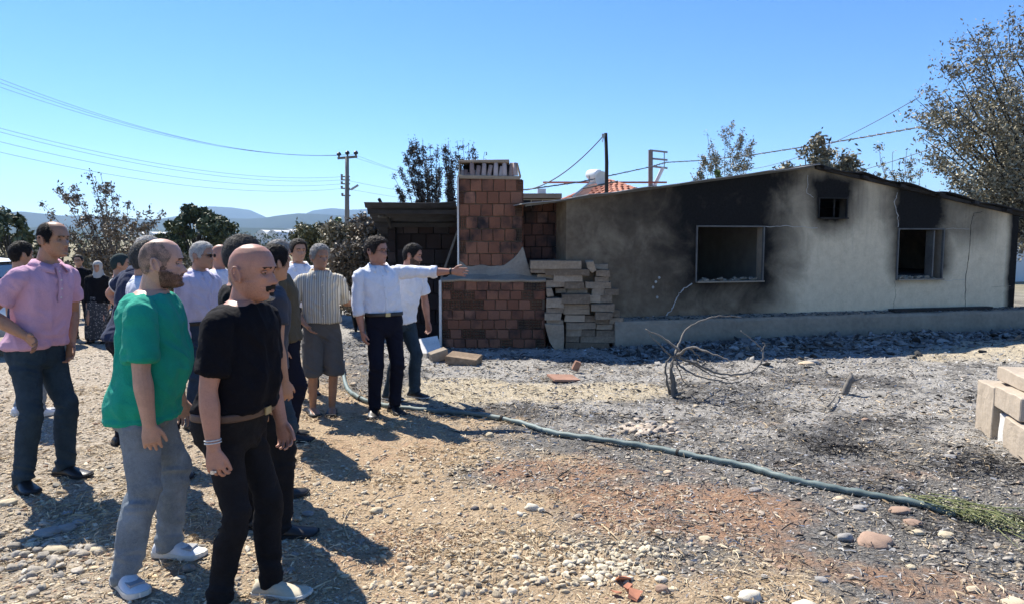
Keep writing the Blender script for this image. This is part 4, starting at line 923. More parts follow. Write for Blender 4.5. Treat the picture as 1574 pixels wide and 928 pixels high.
# neighbour
nh = empty('neighbour_house', (4.1, 31, 0)); tag(nh, 'distant house whose red tiled hip roof shows above the burnt roof', 'house'); M_nw = mat('cream_wall', (.52,.47,.38), .9, .15, 6, .2); M_rt = None
m, nt, b = new_mat('red_roof_tiles'); tc = N(nt, 'ShaderNodeTexCoord').outputs['Object']; nz_ = noise_n(nt, 5, 4, .7, tc); nt.links.new(ramp(nt, nz_.outputs[0], [(.3,(.30,.10,.06)),(.7,(.50,.22,.14))]), b.inputs['Base Color']); b.inputs['Roughness'].default_value = .85; M_rt = m
MB().box((0,0,1.6), (4.2,5.5,3.2)).build('wall', M_nw, nh)
rf = empty('roof'); rf.parent = nh
hip = [(-2.5,-3.1,3.15),(2.5,-3.1,3.15),(2.5,3.1,3.15),(-2.5,3.1,3.15),(0,-.4,4.28),(0,.4,4.28)]
for a_, b__, c_, d_ in ((0,1,4,4),(1,2,5,4),(2,3,5,5),(3,0,4,5)):
    A, B_, C_, D_ = (Vector(hip[k]) for k in (a_, b__, c_, d_)); mb = MB(); nr = 12
    for i in range(nr):
        t0, t1 = i/nr, (i+1)/nr; p0, p1 = A.lerp(D_, t0), B_.lerp(C_, t0); q0, q1 = A.lerp(D_, t1), B_.lerp(C_, t1); nm = (B_-A).cross(D_-A).normalized(); w_ = (p1-p0).length; m2 = max(1, int(w_/.24))
        for j in range(m2):
            u0, u1 = j/m2, (j+.94)/m2; a0, a1, c0, c1 = p0.lerp(p1,u0), p0.lerp(p1,u1), q0.lerp(q1,u0), q0.lerp(q1,u1); mm0, mm1 = a0.lerp(a1,.5)+nm*.07, c0.lerp(c1,.5)+nm*.05
            mb.add([a0+nm*.02, mm0, a1+nm*.02, c1, mm1, c0, a0-nm*.01, a1-nm*.01], [(0,1,4,5),(1,2,3,4),(6,7,2,1,0)])
    tag(mb.build('roof_tiles', M_rt, rf), kind='stuff')
MB().box((-.12,0,4.2),(5.3,.12,.07)).build('ridge_cap', M_rt, rf)
sw_ = empty('solar_heater', P(908,282,28)); tag(sw_, 'solar water heater with a white tank and tilted panel on the red roofed house', 'solar heater'); o_ = sw_.location; PP = lambda x, y, Y=28: P(x, y, Y)-o_
M_tank = mat('white_tank', (.66,.68,.68), .35, .1, 20, .05); M_pan = mat('solar_panel', (.35,.40,.45), .2, .15, 30, 0, spec=.6)
MB().tube([PP(905,269,28.6), PP(907,268.7,28.4), PP(919,268,27.6), PP(921,268,27.5)], [.14,.19,.19,.14], 14).build('tank', M_tank, sw_, True); MB().tube([PP(907,277,28.4), PP(917,276,27.8)], [.10,.10], 10).build('small_tank', M_tank, sw_, True)
mb = MB(); q = [PP(905,281,27.2), PP(917,279,28.2), PP(899,301,28.2), PP(880,301,27.2)]; mb.add(q+[v-Vector((0,0,.09)) for v in q], [(0,1,2,3),(7,6,5,4),(0,4,5,1),(1,5,6,2),(2,6,7,3),(3,7,4,0)]); mb.build('panel', M_pan, sw_)
for x in (906, 918): MB().tube([PP(x,270), PP(x,287)], .025, 5).build('leg', M_galv, sw_)
MB().tube([PP(896,290,27), PP(950,279,27)], .03, 4).build('pipe', M_wire2, sw_)
sd = MB(); 
for k in range(12): a_ = 2*math.pi*k/12; sd.V.append(Vector((.28*math.cos(a_), .0, .28*math.sin(a_))))
sd.V.append(Vector((0,.08,0))); sd.F += [(k, (k+1) % 12, 12) for k in range(12)]
so3 = sd.build('satellite_dish', M_tank, None, True); so3.location = P(925,275,27); so3.rotation_euler = (.2,0,.4); tag(so3, 'small white satellite dish beside the solar water heater', 'satellite dish')
ob = empty('outbuilding', (gp(822, 26))); tag(ob, 'low flat roofed outbuilding just visible right of the oven stack', 'outbuilding'); MB().box((0,1.5,1.6),(1.6,3,3.2)).build('wall', M_nw, ob); MB().box((0,1.4,3.32),(1.9,3.4,.16)).build('roof', mat('roof_slab', (.22,.17,.13), .9, .2, 8, .2), ob); MB().box((.25,.3,3.5),(.3,.3,.2)).build('vent', M_tank, ob)
# pale car at the left edge
ce = empty('parked_car', (-9.5, 11.6, 0), 0); tag(ce, 'pale silver car parked at the far left edge behind the crowd', 'car'); M_carp = mat('silver_paint', (.60,.62,.64), .3, .05, 10, 0, metal=.3, spec=.6); M_glass = mat('tinted_glass', (.02,.03,.045), .08, .1, 5, 0, spec=.8)
sec = [(-2.05,.45,.60,.55),(-1.95,.35,.82,.80),(-1.2,.28,.92,.92),(-.75,.25,.95,.96),(-.2,.25,.96,1.0),(.6,.25,.96,1.0),(1.3,.25,.98,.95),(1.9,.32,.95,.88),(2.08,.45,.80,.75)]
V = []; F = []; 
for x, zb, zt, w_ in sec:
    for y, z in ((-.84*w_,zb),(-.87*w_,(zb+zt)/2),(-.80*w_,zt),(0,zt+.03),(.80*w_,zt),(.87*w_,(zb+zt)/2),(.84*w_,zb)): V.append((x,y,z))
for i in range(len(sec)-1):
    for j in range(6): q = i*7+j; F.append((q, q+1, q+8, q+7))
    F.append((i*7+6, i*7, i*7+7, i*7+13))
F += [tuple(range(7))[::-1], tuple(range(len(V)-7, len(V)))]
link('body', mesh_from('body', V, F, M_carp, True), ce)
def loft(rows, mt, nm):
    V = []; F = []
    for x, zz, w_ in rows: V += [(x,-w_,zz[0]),(x,-w_*.86,zz[1]),(x,w_*.86,zz[1]),(x,w_,zz[0])]
    for i in range(len(rows)-1):
        for j in range(3): q = i*4+j; F.append((q, q+1, q+5, q+4))
    return link(nm, mesh_from(nm, V, F, mt), ce)
loft([(-1.15,(.93,.95),.74),(-.45,(.95,1.43),.72),(.5,(.95,1.46),.72),(1.35,(.95,1.38),.70),(1.95,(.93,.98),.66)], M_glass, 'windows')
loft([(-.45,(1.42,1.45),.62),(0,(1.455,1.49),.62),(.6,(1.46,1.49),.62),(1.35,(1.39,1.42),.60)], M_carp, 'roof_panel')
for x in (-.45,.35,1.35):
    for s_ in (-1,1): MB().tube([(x-(.0),s_*.73,.95),(x+.03,s_*.63,1.43)], .03, 4).build('pillar', M_carp, ce)
for x in (-1.35, 1.3):
    for s_ in (-1, 1): 
        w_ = MB().tube([(x,s_*.70,.31),(x,s_*.88,.31)], [.31,.31], 20).build('wheel', S_dark0 if 'S_dark0' in globals() else M_insul, ce); MB().tube([(x,s_*.83,.31),(x,s_*.89,.31)], [.19,.19], 14).build('rim', M_galv, w_)
# ------------------------------------------------------------------ people
def h3(ix, iy, iz, seed):
    n = (ix*374761393 + iy*668265263 + iz*2147483647 + iz*915488749 + seed*144269) & 0x7fffffff
    n = ((n ^ (n >> 13))*1274126177) & 0x7fffffff; return ((n ^ (n >> 16)) & 0xffff)/65535.0
def vn3(p, seed=0):
    i = np.floor(p).astype(np.int64); f = p-i; f = f*f*(3-2*f); r = 0
    for dx in (0,1):
        for dy in (0,1):
            for dz in (0,1):
                wt = (f[:,0] if dx else 1-f[:,0])*(f[:,1] if dy else 1-f[:,1])*(f[:,2] if dz else 1-f[:,2])
                r = r + wt*h3(i[:,0]+dx, i[:,1]+dy, i[:,2]+dz, seed)
    return r*2-1
def catmull(pts, k=5):
    pts = [np.array(p, float) for p in pts]; out = []
    for i in range(len(pts)-1):
        p0 = pts[max(i-1,0)]; p1 = pts[i]; p2 = pts[i+1]; p3 = pts[min(i+2,len(pts)-1)]
        for j in range(k):
            t = j/k; out.append(.5*((2*p1)+(-p0+p2)*t+(2*p0-5*p1+4*p2-p3)*t*t+(-p0+3*p1-3*p2+p3)*t**3))
    out.append(pts[-1]); return out
def limb(mb, pts, rads, n=14, k=5, side=None, dome=True, wr=None):
    """pts: joints; rads: (a,b) or r at each; smooth tapering tube with rounded ends. side: direction of axis a"""
    rr = [(r, r) if isinstance(r, (int, float)) else r for r in rads]
    q = catmull([list(p)+list(r) for p, r in zip(pts, rr)], k)
    P_ = [Vector(v[:3]) for v in q]; A_ = [v[3] for v in q]; B_ = [v[4] for v in q]
    if wr:
        L = [0]
        for i in range(1, len(P_)): L.append(L[-1]+(P_[i]-P_[i-1]).length)
        for i in range(len(P_)):
            e = wr(L[i]/L[-1], L[i]); A_[i] += e; B_[i] += e
    if dome:
        t0 = (P_[0]-P_[1]).normalized(); t1 = (P_[-1]-P_[-2]).normalized(); r0 = min(A_[0],B_[0]); r1 = min(A_[-1],B_[-1])
        P_ = [P_[0]+t0*r0*.85, P_[0]+t0*r0*.5]+P_+[P_[-1]+t1*r1*.5, P_[-1]+t1*r1*.85]
        A_ = [A_[0]*.35, A_[0]*.82]+A_+[A_[-1]*.82, A_[-1]*.35]; B_ = [B_[0]*.35, B_[0]*.82]+B_+[B_[-1]*.82, B_[-1]*.35]
    b0 = len(mb.V); prev = Vector(side) if side is not None else None
    for i, p in enumerate(P_):
        t = (P_[min(i+1,len(P_)-1)]-P_[max(i-1,0)]).normalized()
        a = (prev - t*prev.dot(t)) if prev is not None else t.cross(Vector((0,0,1)))
        if a.length < .05: a = t.cross(Vector((1,0,0)))
        a.normalize(); prev = a; b_ = t.cross(a)
        for j in range(n):
            an = 2*math.pi*j/n; mb.V.append(p+a*math.cos(an)*A_[i]+b_*math.sin(an)*B_[i])
    for i in range(len(P_)-1):
        for j in range(n): q0 = b0+i*n; mb.F.append((q0+j, q0+(j+1)%n, q0+n+(j+1)%n, q0+n+j))
    mb.F.append(tuple(b0+j for j in range(n))[::-1]); e = b0+(len(P_)-1)*n; mb.F.append(tuple(e+j for j in range(n)))
def rings(mb, R_, xf, n=28, k=4, ex=.82):
    """stack of super-ellipse rings (z, half width y, half depth front, half depth back, cx, cy)"""
    q = catmull(R_, k); b0 = len(mb.V)
    for z, wy, df, db, cx, cy in q:
        for j in range(n):
            a = 2*math.pi*j/n; c, s = math.cos(a), math.sin(a)
            x = math.copysign(abs(c)**ex, c)*(df if c > 0 else db); y = math.copysign(abs(s)**ex, s)*wy
            mb.V.append(xf(Vector((cx+x, cy+y, z))))
    m_ = len(q)
    for i in range(m_-1):
        for j in range(n): q0 = b0+i*n; mb.F.append((q0+j, q0+(j+1)%n, q0+n+(j+1)%n, q0+n+j))
    mb.F.append(tuple(b0+j for j in range(n))[::-1]); e = b0+(m_-1)*n; mb.F.append(tuple(e+j for j in range(n)))

def interp(tab, z):
    return float(np.interp(z, [t[0] for t in tab], [t[1] for t in tab]))
XF = sorted([(.126,.0),(.122,.028),(.112,.055),(.095,.076),(.07,.090),(.045,.096),(.025,.099),(.01,.094),(-.005,.090),(-.03,.090),(-.048,.093),(-.058,.098),(-.066,.094),(-.075,.096),(-.086,.089),(-.1,.093),(-.112,.086),(-.12,.06),(-.124,.0)])
XB = sorted([(.126,.0),(.12,-.035),(.1,-.070),(.07,-.093),(.03,-.103),(-.01,-.100),(-.04,-.086),(-.07,-.068),(-.1,-.050),(-.12,-.03),(-.124,.0)])
WY = sorted([(.126,.0),(.121,.03),(.108,.050),(.085,.066),(.055,.075),(.02,.077),(-.02,.074),(-.05,.067),(-.075,.060),(-.095,.049),(-.11,.036),(-.12,.02),(-.124,.0)])
def head_surface(na=84, nz=72, fat=1.0, jaw=1.0):
    zz = -.124 + .250*(1-np.cos(np.linspace(0, np.pi, nz)))/2
    ph = np.linspace(0, 2*np.pi, na, endpoint=False); out = np.zeros((nz, na, 3)); info = np.zeros((nz, na, 2))
    for i, z in enumerate(zz):
        xf_, xb_, w_ = interp(XF, z), interp(XB, z), interp(WY, z)
        if z < -.03: w_ *= fat*jaw
        for j, p in enumerate(ph):
            c, s = math.cos(p), math.sin(p); e = .86 if z > .03 else .92
            x = math.copysign(abs(c)**e, c)*(xf_ if c > 0 else -xb_); y = math.copysign(abs(s)**.9, s)*w_
            if c > 0:
                g = lambda yy, zc, sy, sz: math.exp(-((abs(y)-yy)/sy)**2-((z-zc)/sz)**2)
                x -= .019*g(.031, .005, .016, .012); x += .007*g(.03, .027, .022, .009); x += .008*g(.045, -.020, .018, .014); x += .007*math.exp(-(y/.02)**2-((z+.104)/.012)**2)
                if z < .012 and z > -.052:
                    t = min(1, (.012-z)/.05); k = t**1.2*(1 if z > -.042 else max(0, (z+.052)/.010))
                    x += .031*k*math.exp(-(y/(.0085+.0085*t))**2)
                x += -.004*math.exp(-((z+.067)/.0035)**2)*(1 if abs(y) < .026 else 0)
                x -= .005*g(.04, -.06, .014, .02)
            out[i, j] = (x, y, z); info[i, j] = ((p+math.pi) % (2*math.pi)-math.pi, z)
    return out, info
_HS = {}
def get_head(fat):
    k = round(fat, 2)
    if k not in _HS: _HS[k] = head_surface(fat=fat)
    return _HS[k]
def head_faces(nz, na):
    F = [(i*na+j, i*na+(j+1)%na, (i+1)*na+(j+1)%na, (i+1)*na+j) for i in range(nz-1) for j in range(na)]
    return F + [tuple(range(na))[::-1], tuple(range((nz-1)*na, nz*na))]
def fuzz_geo(sf, mk, n, ln, wd, lift, seed, hx, lay=.35):
    nz, na, _ = sf.shape; g = np.random.default_rng(seed+100); i = g.integers(1, nz-2, n*4); j = g.integers(0, na, n*4); M_ = mk.reshape(nz, na)
    area = np.linalg.norm(np.cross(sf[i+1, j]-sf[i, j], sf[i, (j+1) % na]-sf[i, j]), axis=1); k = g.random(n*4) < np.minimum(1, M_[i, j]**1.5*area/np.percentile(area, 70)); i, j = i[k][:n], j[k][:n]; m_ = len(i)
    u, v = g.random((m_,1)), g.random((m_,1)); p00, p01, p10 = sf[i, j], sf[i, (j+1) % na], sf[i+1, j]; p = p00 + (p01-p00)*u + (p10-p00)*v
    nr = p-np.array([-.005,0,.0]); nr /= np.linalg.norm(nr, axis=1)[:,None]; dn = np.array([-.35,0,-1.])+g.normal(0,.45,(m_,3)); t = dn-nr*(dn*nr).sum(1)[:,None]; t /= np.linalg.norm(t, axis=1)[:,None]+1e-9
    d = t*(1-lay)+nr*lay; s_ = np.cross(t, nr); l = ln*g.uniform(.5,1.3,(m_,1)); w_ = wd*g.uniform(.6,1.3,(m_,1)); p = p+nr*lift*g.uniform(.2,1.05,(m_,1))
    V = np.stack([p-s_*w_/2, p+s_*w_/2, p+d*l+s_*w_*.2, p+d*l-s_*w_*.2], 1).reshape(-1,3); return [hx @ Vector(v) for v in V], [tuple(range(q*4, q*4+4)) for q in range(m_)]
def fuzz(sf, info, maskfn, n, ln, wd, lift, seed, hx, name, mt, parent, lay=.35):
    mk = np.array([maskfn(p, zz, v[1]) for p, zz, v in zip(info[...,0].ravel(), info[...,1].ravel(), sf.reshape(-1,3))]); V, F = fuzz_geo(sf, mk, n, ln, wd, lift, seed, hx, lay)
    return link(name, mesh_from(name, V, F, mt), parent)
def shell(sf, info, maskfn, th, rough, seed, hx, name, mt, parent, rscale=60, fine=0.0, fz=None):
    """hair/beard/lips: a patch lifted off the head surface where maskfn>0"""
    nz, na, _ = sf.shape; P_ = sf.reshape(-1,3); ph = info[...,0].ravel(); z = info[...,1].ravel()
    mk = np.array([maskfn(p, zz, v[1]) for p, zz, v in zip(ph, z, P_)])
    if name in ('hair', 'beard'): mk = np.where((mk > .02) & (mk < .98), np.clip(mk + vn3(P_*150+seed, seed+9)*.55, 0, 1), mk)
    c = np.array([0, 0, .01]); nrm = P_-c; nrm /= np.linalg.norm(nrm, axis=1)[:,None]+1e-9
    nzv = vn3(P_*rscale+seed*3.1, seed)*rough + vn3(P_*rscale*2.3, seed+4)*rough*.6
    off = (th+nzv*th)*mk - .006*(1-mk)
    Q = P_ + nrm*off[:,None]; F = []
    for i in range(nz-1):
        for j in range(na):
            f = (i*na+j, i*na+(j+1)%na, (i+1)*na+(j+1)%na, (i+1)*na+j)
            if max(mk[a] for a in f) > .02: F.append(f)
    if mk[-na:].max() > .02: F.append(tuple(range((nz-1)*na, nz*na)))
    use = sorted({a for f in F for a in f}); mp_ = {a: i for i, a in enumerate(use)}
    V_ = [hx @ Vector(Q[a]) for a in use]; F_ = [tuple(mp_[a] for a in f) for f in F]
    if fz:
        V2, F2 = fuzz_geo(sf, np.clip(mk*1.3, 0, 1), fz[0], fz[1], fz[2], th*1.05, seed, hx, fz[3]); b0 = len(V_); V_ += V2; F_ += [tuple(a+b0 for a in f) for f in F2]
    return link(name, mesh_from(name, V_, F_, mt, True), parent)

def ss(a, b, x):
    t = max(0., min(1., (x-a)/(b-a))); return t*t*(3-2*t)
def hairline(style):
    def f(p, z, y):
        a = abs(p)*57.3
        # lower limit of hair by azimuth (0 = face)
        front = .082 if style != 'receding' else .108
        lo = np.interp(a, [0, 35, 52, 62, 74, 84, 92, 104, 125, 180], [front, front-.004 if style != 'receding' else .1, .06, .035, -.012, -.018, .022, .018, -.045, -.068])
        m = ss(-.008, .006, z-lo)
        if style in ('balding', 'ring'):   # bare on top, hair on the sides and back
            top = np.interp(a, [0, 60, 80, 110, 150, 180], [.0, .03, .085, .100, .092, .085] if style == 'ring' else [.0, .045, .10, .112, .105, .095]); m *= ss(.012, -.008, z-top)
        return m
    return f
def beardmask(full=True):
    def f(p, z, y):
        a = abs(p)*57.3
        hi = np.interp(a, [0, 12, 22, 30, 50, 72, 80, 95, 110], [-.080, -.079, -.062, -.052, -.045, -.03, .0, -.02, -.2])
        m = ss(.004, -.006, z-hi)
        if a > 98: m = 0
        mo = 1 if (-.064 < z < -.047 and abs(y) < .030 and a < 40) else 0
        return max(m, mo)
    return f
def moust(p, z, y): return 1. if (abs(p) < .8 and -.0655-.010*min(1, abs(y)/.03) < z < -.047-.006*abs(y)/.03 and abs(y) < .033) else 0.
def goatee(p, z, y): return 1. if (abs(p) < .6 and z < -.092 and abs(y) < .020 and z > -.118) else 0.
def soul(p, z, y): return 1. if (abs(p) < .6 and -.098 < z < -.079 and abs(y) < .016) else 0.
def brow(p, z, y): return 1. if (abs(p) < 1.1 and .013 < abs(y) < .052 and abs(z-.0235-.10*(abs(y)-.013)*(1 if abs(y) < .04 else .3)) < .0043) else 0.
def lipm(p, z, y): return max(0, 1-(y/.026)**2) if (abs(p) < .6 and abs(z+.067) < .009*(1-(y/.03)**2)) else 0.
def buzzmask(p, z, y): return hairline('balding')(p, z, y)

M_eyew = mat('eye_white', (.24,.20,.18), .4, .05, 20, 0); M_iris = mat('iris', (.02,.012,.008), .3, .1, 20, 0)
M_lens = mat('dark_lens', (.01,.01,.012), .15, .1, 20, 0, spec=.6); M_wire = mat('spectacle_frame', (.03,.025,.025), .4, .1, 20, 0)
def skin(name, c):
    if name in _MC: return _MC[name]
    m, nt, b = new_mat(name); tc = N(nt, 'ShaderNodeTexCoord').outputs['Object']
    n = noise_n(nt, 14, 5, .6, tc); n2 = noise_n(nt, 160, 4, .7, tc)
    cc = ramp(nt, n.outputs[0], [(.3, tuple(x*.80 for x in c)), (.55, c), (.75, (min(1,c[0]*1.12), c[1]*1.04, c[2]*1.0))])
    cc = mixc(nt, .6, cc, ramp(nt, n2.outputs[0], [(.3,(.8,.78,.76)),(.7,(1.12,1.1,1.1))]), 'MULTIPLY')
    nt.links.new(cc, b.inputs['Base Color']); b.inputs['Roughness'].default_value = .48; b.inputs['Specular IOR Level'].default_value = .38
    b.inputs['Subsurface Weight'].default_value = .08; b.inputs['Subsurface Radius'].default_value = (.012,.004,.002); b.inputs['Subsurface Scale'].default_value = .5
    bump(nt, b, n2.outputs[0], .25, .0012); _MC[name] = m; return m
def cloth(name, c, sc=260, var=.14, rough=.9, wr=.4, c2=None):
    if name in _MC: return _MC[name]
    m, nt, b = new_mat(name); tc = N(nt, 'ShaderNodeTexCoord').outputs['Object']
    n = noise_n(nt, sc, 3, .6, tc); n2 = noise_n(nt, 9, 4, .6, tc, .8); n3 = noise_n(nt, 34, 4, .6, tc, 1.5)
    lo = tuple(x*(1-var) for x in c); hi = c2 or tuple(min(1, x*(1+var)) for x in c)
    cc = ramp(nt, mth(nt, 'ADD', mth(nt, 'MULTIPLY', n.outputs[0], .6), mth(nt, 'MULTIPLY', n2.outputs[0], .4)), [(.35, lo), (.65, hi)])
    nt.links.new(cc, b.inputs['Base Color']); b.inputs['Roughness'].default_value = rough; b.inputs['Specular IOR Level'].default_value = .15
    b.inputs['Sheen Weight'].default_value = .05 if max(c) > .05 else 0
    bump(nt, b, mth(nt, 'ADD', mth(nt, 'MULTIPLY', n3.outputs[0], 1.0), mth(nt, 'MULTIPLY', n.outputs[0], .12)), wr, .012); _MC[name] = m; return m
def denim(name, c, light):
    if name in _MC: return _MC[name]
    m, nt, b = new_mat(name); tc = N(nt, 'ShaderNodeTexCoord').outputs['Object']
    n = noise_n(nt, 330, 3, .7, tc); n2 = noise_n(nt, 5, 4, .6, tc, .5); n3 = noise_n(nt, 30, 4, .65, tc, 1.2)
    cc = ramp(nt, mth(nt, 'ADD', mth(nt, 'MULTIPLY', n.outputs[0], .35), mth(nt, 'ADD', mth(nt, 'MULTIPLY', n2.outputs[0], .45), mth(nt, 'MULTIPLY', n3.outputs[0], .2))), [(.36, c), (.64, light)])
    nt.links.new(cc, b.inputs['Base Color']); b.inputs['Roughness'].default_value = .85; b.inputs['Specular IOR Level'].default_value = .2
    bump(nt, b, mth(nt, 'ADD', n3.outputs[0], mth(nt, 'MULTIPLY', n.outputs[0], .2)), .5, .012); _MC[name] = m; return m
def hairm(name, c, c2):
    if name in _MC: return _MC[name]
    m, nt, b = new_mat(name); tc = N(nt, 'ShaderNodeTexCoord').outputs['Object']
    mp_ = N(nt, 'ShaderNodeMapping'); nt.links.new(tc, mp_.inputs[0]); mp_.inputs['Scale'].default_value = (1,1,.35)
    n = noise_n(nt, 190, 4, .75, mp_.outputs[0], 1.0)
    nt.links.new(ramp(nt, n.outputs[0], [(.35, c), (.68, c2)]), b.inputs['Base Color']); b.inputs['Roughness'].default_value = .62; b.inputs['Specular IOR Level'].default_value = .18
    bump(nt, b, n.outputs[0], .9, .006); _MC[name] = m; return m
def buzzm(name, c, sk, thr=.5):
    if name in _MC: return _MC[name]
    m, nt, b = new_mat(name); tc = N(nt, 'ShaderNodeTexCoord').outputs['Object']
    n = noise_n(nt, 300, 3, .8, tc); n2 = noise_n(nt, 25, 3, .6, tc)
    f = mth(nt, 'ADD', n.outputs[0], mth(nt, 'MULTIPLY', mth(nt, 'SUBTRACT', n2.outputs[0], .5), .8))
    nt.links.new(ramp(nt, f, [(thr-.14, c), (thr+.16, sk)]), b.inputs['Base Color']); b.inputs['Roughness'].default_value = .7
    bump(nt, b, n.outputs[0], .4, .002); _MC[name] = m; return m

TORSO = [(.455,.110,.085,.090,0),(.48,.150,.108,.118,0),(.52,.172,.118,.128,0),(.565,.164,.112,.112,.004),(.61,.150,.108,.098,.008),(.66,.150,.112,.098,.008),(.71,.160,.118,.106,.004),(.755,.172,.118,.112,0),(.79,.172,.105,.110,-.005),(.815,.150,.086,.098,-.01),(.835,.105,.070,.080,-.012),(.85,.07,.058,.064,-.008)]

def remesh(V, F, vox, name, smooth_it=3):
    me = mesh_from('tmp', V, F, M_soot); o = bpy.data.objects.new('tmp', me); C.objects.link(o)
    r_ = o.modifiers.new('r', 'REMESH'); r_.mode = 'VOXEL'; r_.voxel_size = vox; r_.adaptivity = 0
    if smooth_it: s_ = o.modifiers.new('s', 'SMOOTH'); s_.factor = .5; s_.iterations = smooth_it
    if name == 'body': d_ = o.modifiers.new('d', 'DECIMATE'); d_.ratio = .34
    dg = bpy.context.evaluated_depsgraph_get(); dg.update()
    out = bpy.data.meshes.new_from_object(o.evaluated_get(dg)); out.name = name
    bpy.data.objects.remove(o); bpy.data.meshes.remove(me); return out
def finish(me, mt, fold=None):
    n = len(me.vertices); co = np.empty(n*3); me.vertices.foreach_get('co', co); co = co.reshape(-1,3)
    if fold is not None:
        nr = np.empty(n*3, dtype=np.float32); me.vertex_normals.foreach_get('vector', nr); nr = nr.reshape(-1,3)
        co = co + nr*fold(co)[:,None]; me.vertices.foreach_set('co', co.ravel())
    me.materials.clear(); me.materials.append(mt); me.polygons.foreach_set('use_smooth', np.ones(len(me.polygons), dtype=bool)); me.update(); return me

def hand(mb, W, a, n, s, curl=.35, sc=1.0, spread=.05, thumb=.6, curls=None):
    a = a.normalized(); n = (n-a*n.dot(a)).normalized(); s = (s-a*s.dot(a)-n*s.dot(n)).normalized()
    limb(mb, [W-a*.02, W+a*.02*sc, W+a*.055*sc, W+a*.088*sc], [(.029*sc,.020*sc),(.036*sc,.019*sc),(.043*sc,.017*sc),(.040*sc,.013*sc)], 12, 3, side=s)
    for i, (off, L) in enumerate(((.034,.074),(.0115,.083),(-.0115,.077),(-.033,.062))):
        p = W + a*(.080 - .004*abs(i-1))*sc + s*off*sc; d = (a + s*(off*spread*30)).normalized(); pts = [p - d*.012]; c = curl if curls is None else curls[i]
        pts.append(p); rr_ = [.0090*sc, .0092*sc]; ang = c*.8
        for k, f_ in enumerate((.45,.31,.24)):
            dd = d*math.cos(ang)+n*math.sin(ang); p = p+dd*L*f_*sc; pts.append(p); rr_.append((.0086-.0008*k)*sc); ang += c*1.1
        limb(mb, pts, rr_, 8, 2)
    p = W + a*.022*sc + s*.026*sc; d = (a*(1-thumb*.4)+s*thumb+n*.35).normalized(); d2 = (a*1.0+s*thumb*.45+n*.35).normalized()
    limb(mb, [p-d*.01, p+d*.03*sc, p+d*.042*sc+d2*.022*sc, p+d*.042*sc+d2*.05*sc], [.014*sc,.0125*sc,.0105*sc,.0085*sc], 8, 2)

def shoe_mesh(L, kind):
    """local: toe +x, ankle at origin, ground z=0 ; returns (upper, sole)"""
    prof = [(-.28,.30,.60),(-.26,.36,.75),(-.18,.385,1.0),(-.05,.37,1.02),(.10,.36,.98),(.22,.38,.80),(.36,.42,.62),(.50,.44,.50),(.62,.38,.42),(.70,.27,.35),(.735,.12,.26)]
    hmax = {'sneaker':.095,'dress':.080,'loafer':.072,'sandal':.045}[kind]; st = {'sneaker':.032,'dress':.018,'loafer':.022,'sandal':.028}[kind]
    U = MB(); n = 16; q = catmull([(p[0]*L, p[1]*L*.93, p[2]*hmax) for p in prof], 3); b0 = 0
    for x, w_, h in q:
        bend = -.012*math.sin(max(0,(x/L+.1))*3)
        for j in range(n):
            a = math.pi*j/(n-1); c, s = math.cos(a), math.sin(a); U.V.append(Vector((x, math.copysign(abs(c)**.7, c)*w_*.5*(1-.25*s*s)+bend, st*.7+(h-st*.5)*abs(s)**.75)))
    m_ = len(q)
    for i in range(m_-1):
        for j in range(n-1): q0 = i*n; U.F.append((q0+j, q0+n+j, q0+n+j+1, q0+j+1))
        U.F.append((i*n, i*n+n-1, (i+1)*n+n-1, (i+1)*n))
    U.F.append(tuple(range(n))); U.F.append(tuple(range((m_-1)*n, m_*n))[::-1])
    So = MB(); m2 = len(q)
    outl = [(x, w_*.5*1.07, -.012*math.sin(max(0,(x/L+.1))*3)) for x, w_, h in q]; outl[0] = (outl[0][0]-.006, outl[0][1], outl[0][2]); outl[-1] = (outl[-1][0]+.008, outl[-1][1]*1.2, outl[-1][2])
    ring = [(x, y+b_) for x, y, b_ in outl] + [(x, -y+b_) for x, y, b_ in outl[::-1]]; k = len(ring)
    for z, g in ((0,.96),(.006,1.0),(st*.8,1.0),(st,.97)):
        for x, y in ring: So.V.append(Vector((x, y*g, z + (.012 if x > L*.6 else 0)*((x/L-.6)/.14)*(1 if z < .01 else .5))))
    for i in range(3):
        for j in range(k): So.F.append((i*k+j, i*k+(j+1)%k, (i+1)*k+(j+1)%k, (i+1)*k+j))
    So.F.append(tuple(range(k))[::-1]); So.F.append(tuple(range(3*k, 4*k)))
    return U, So

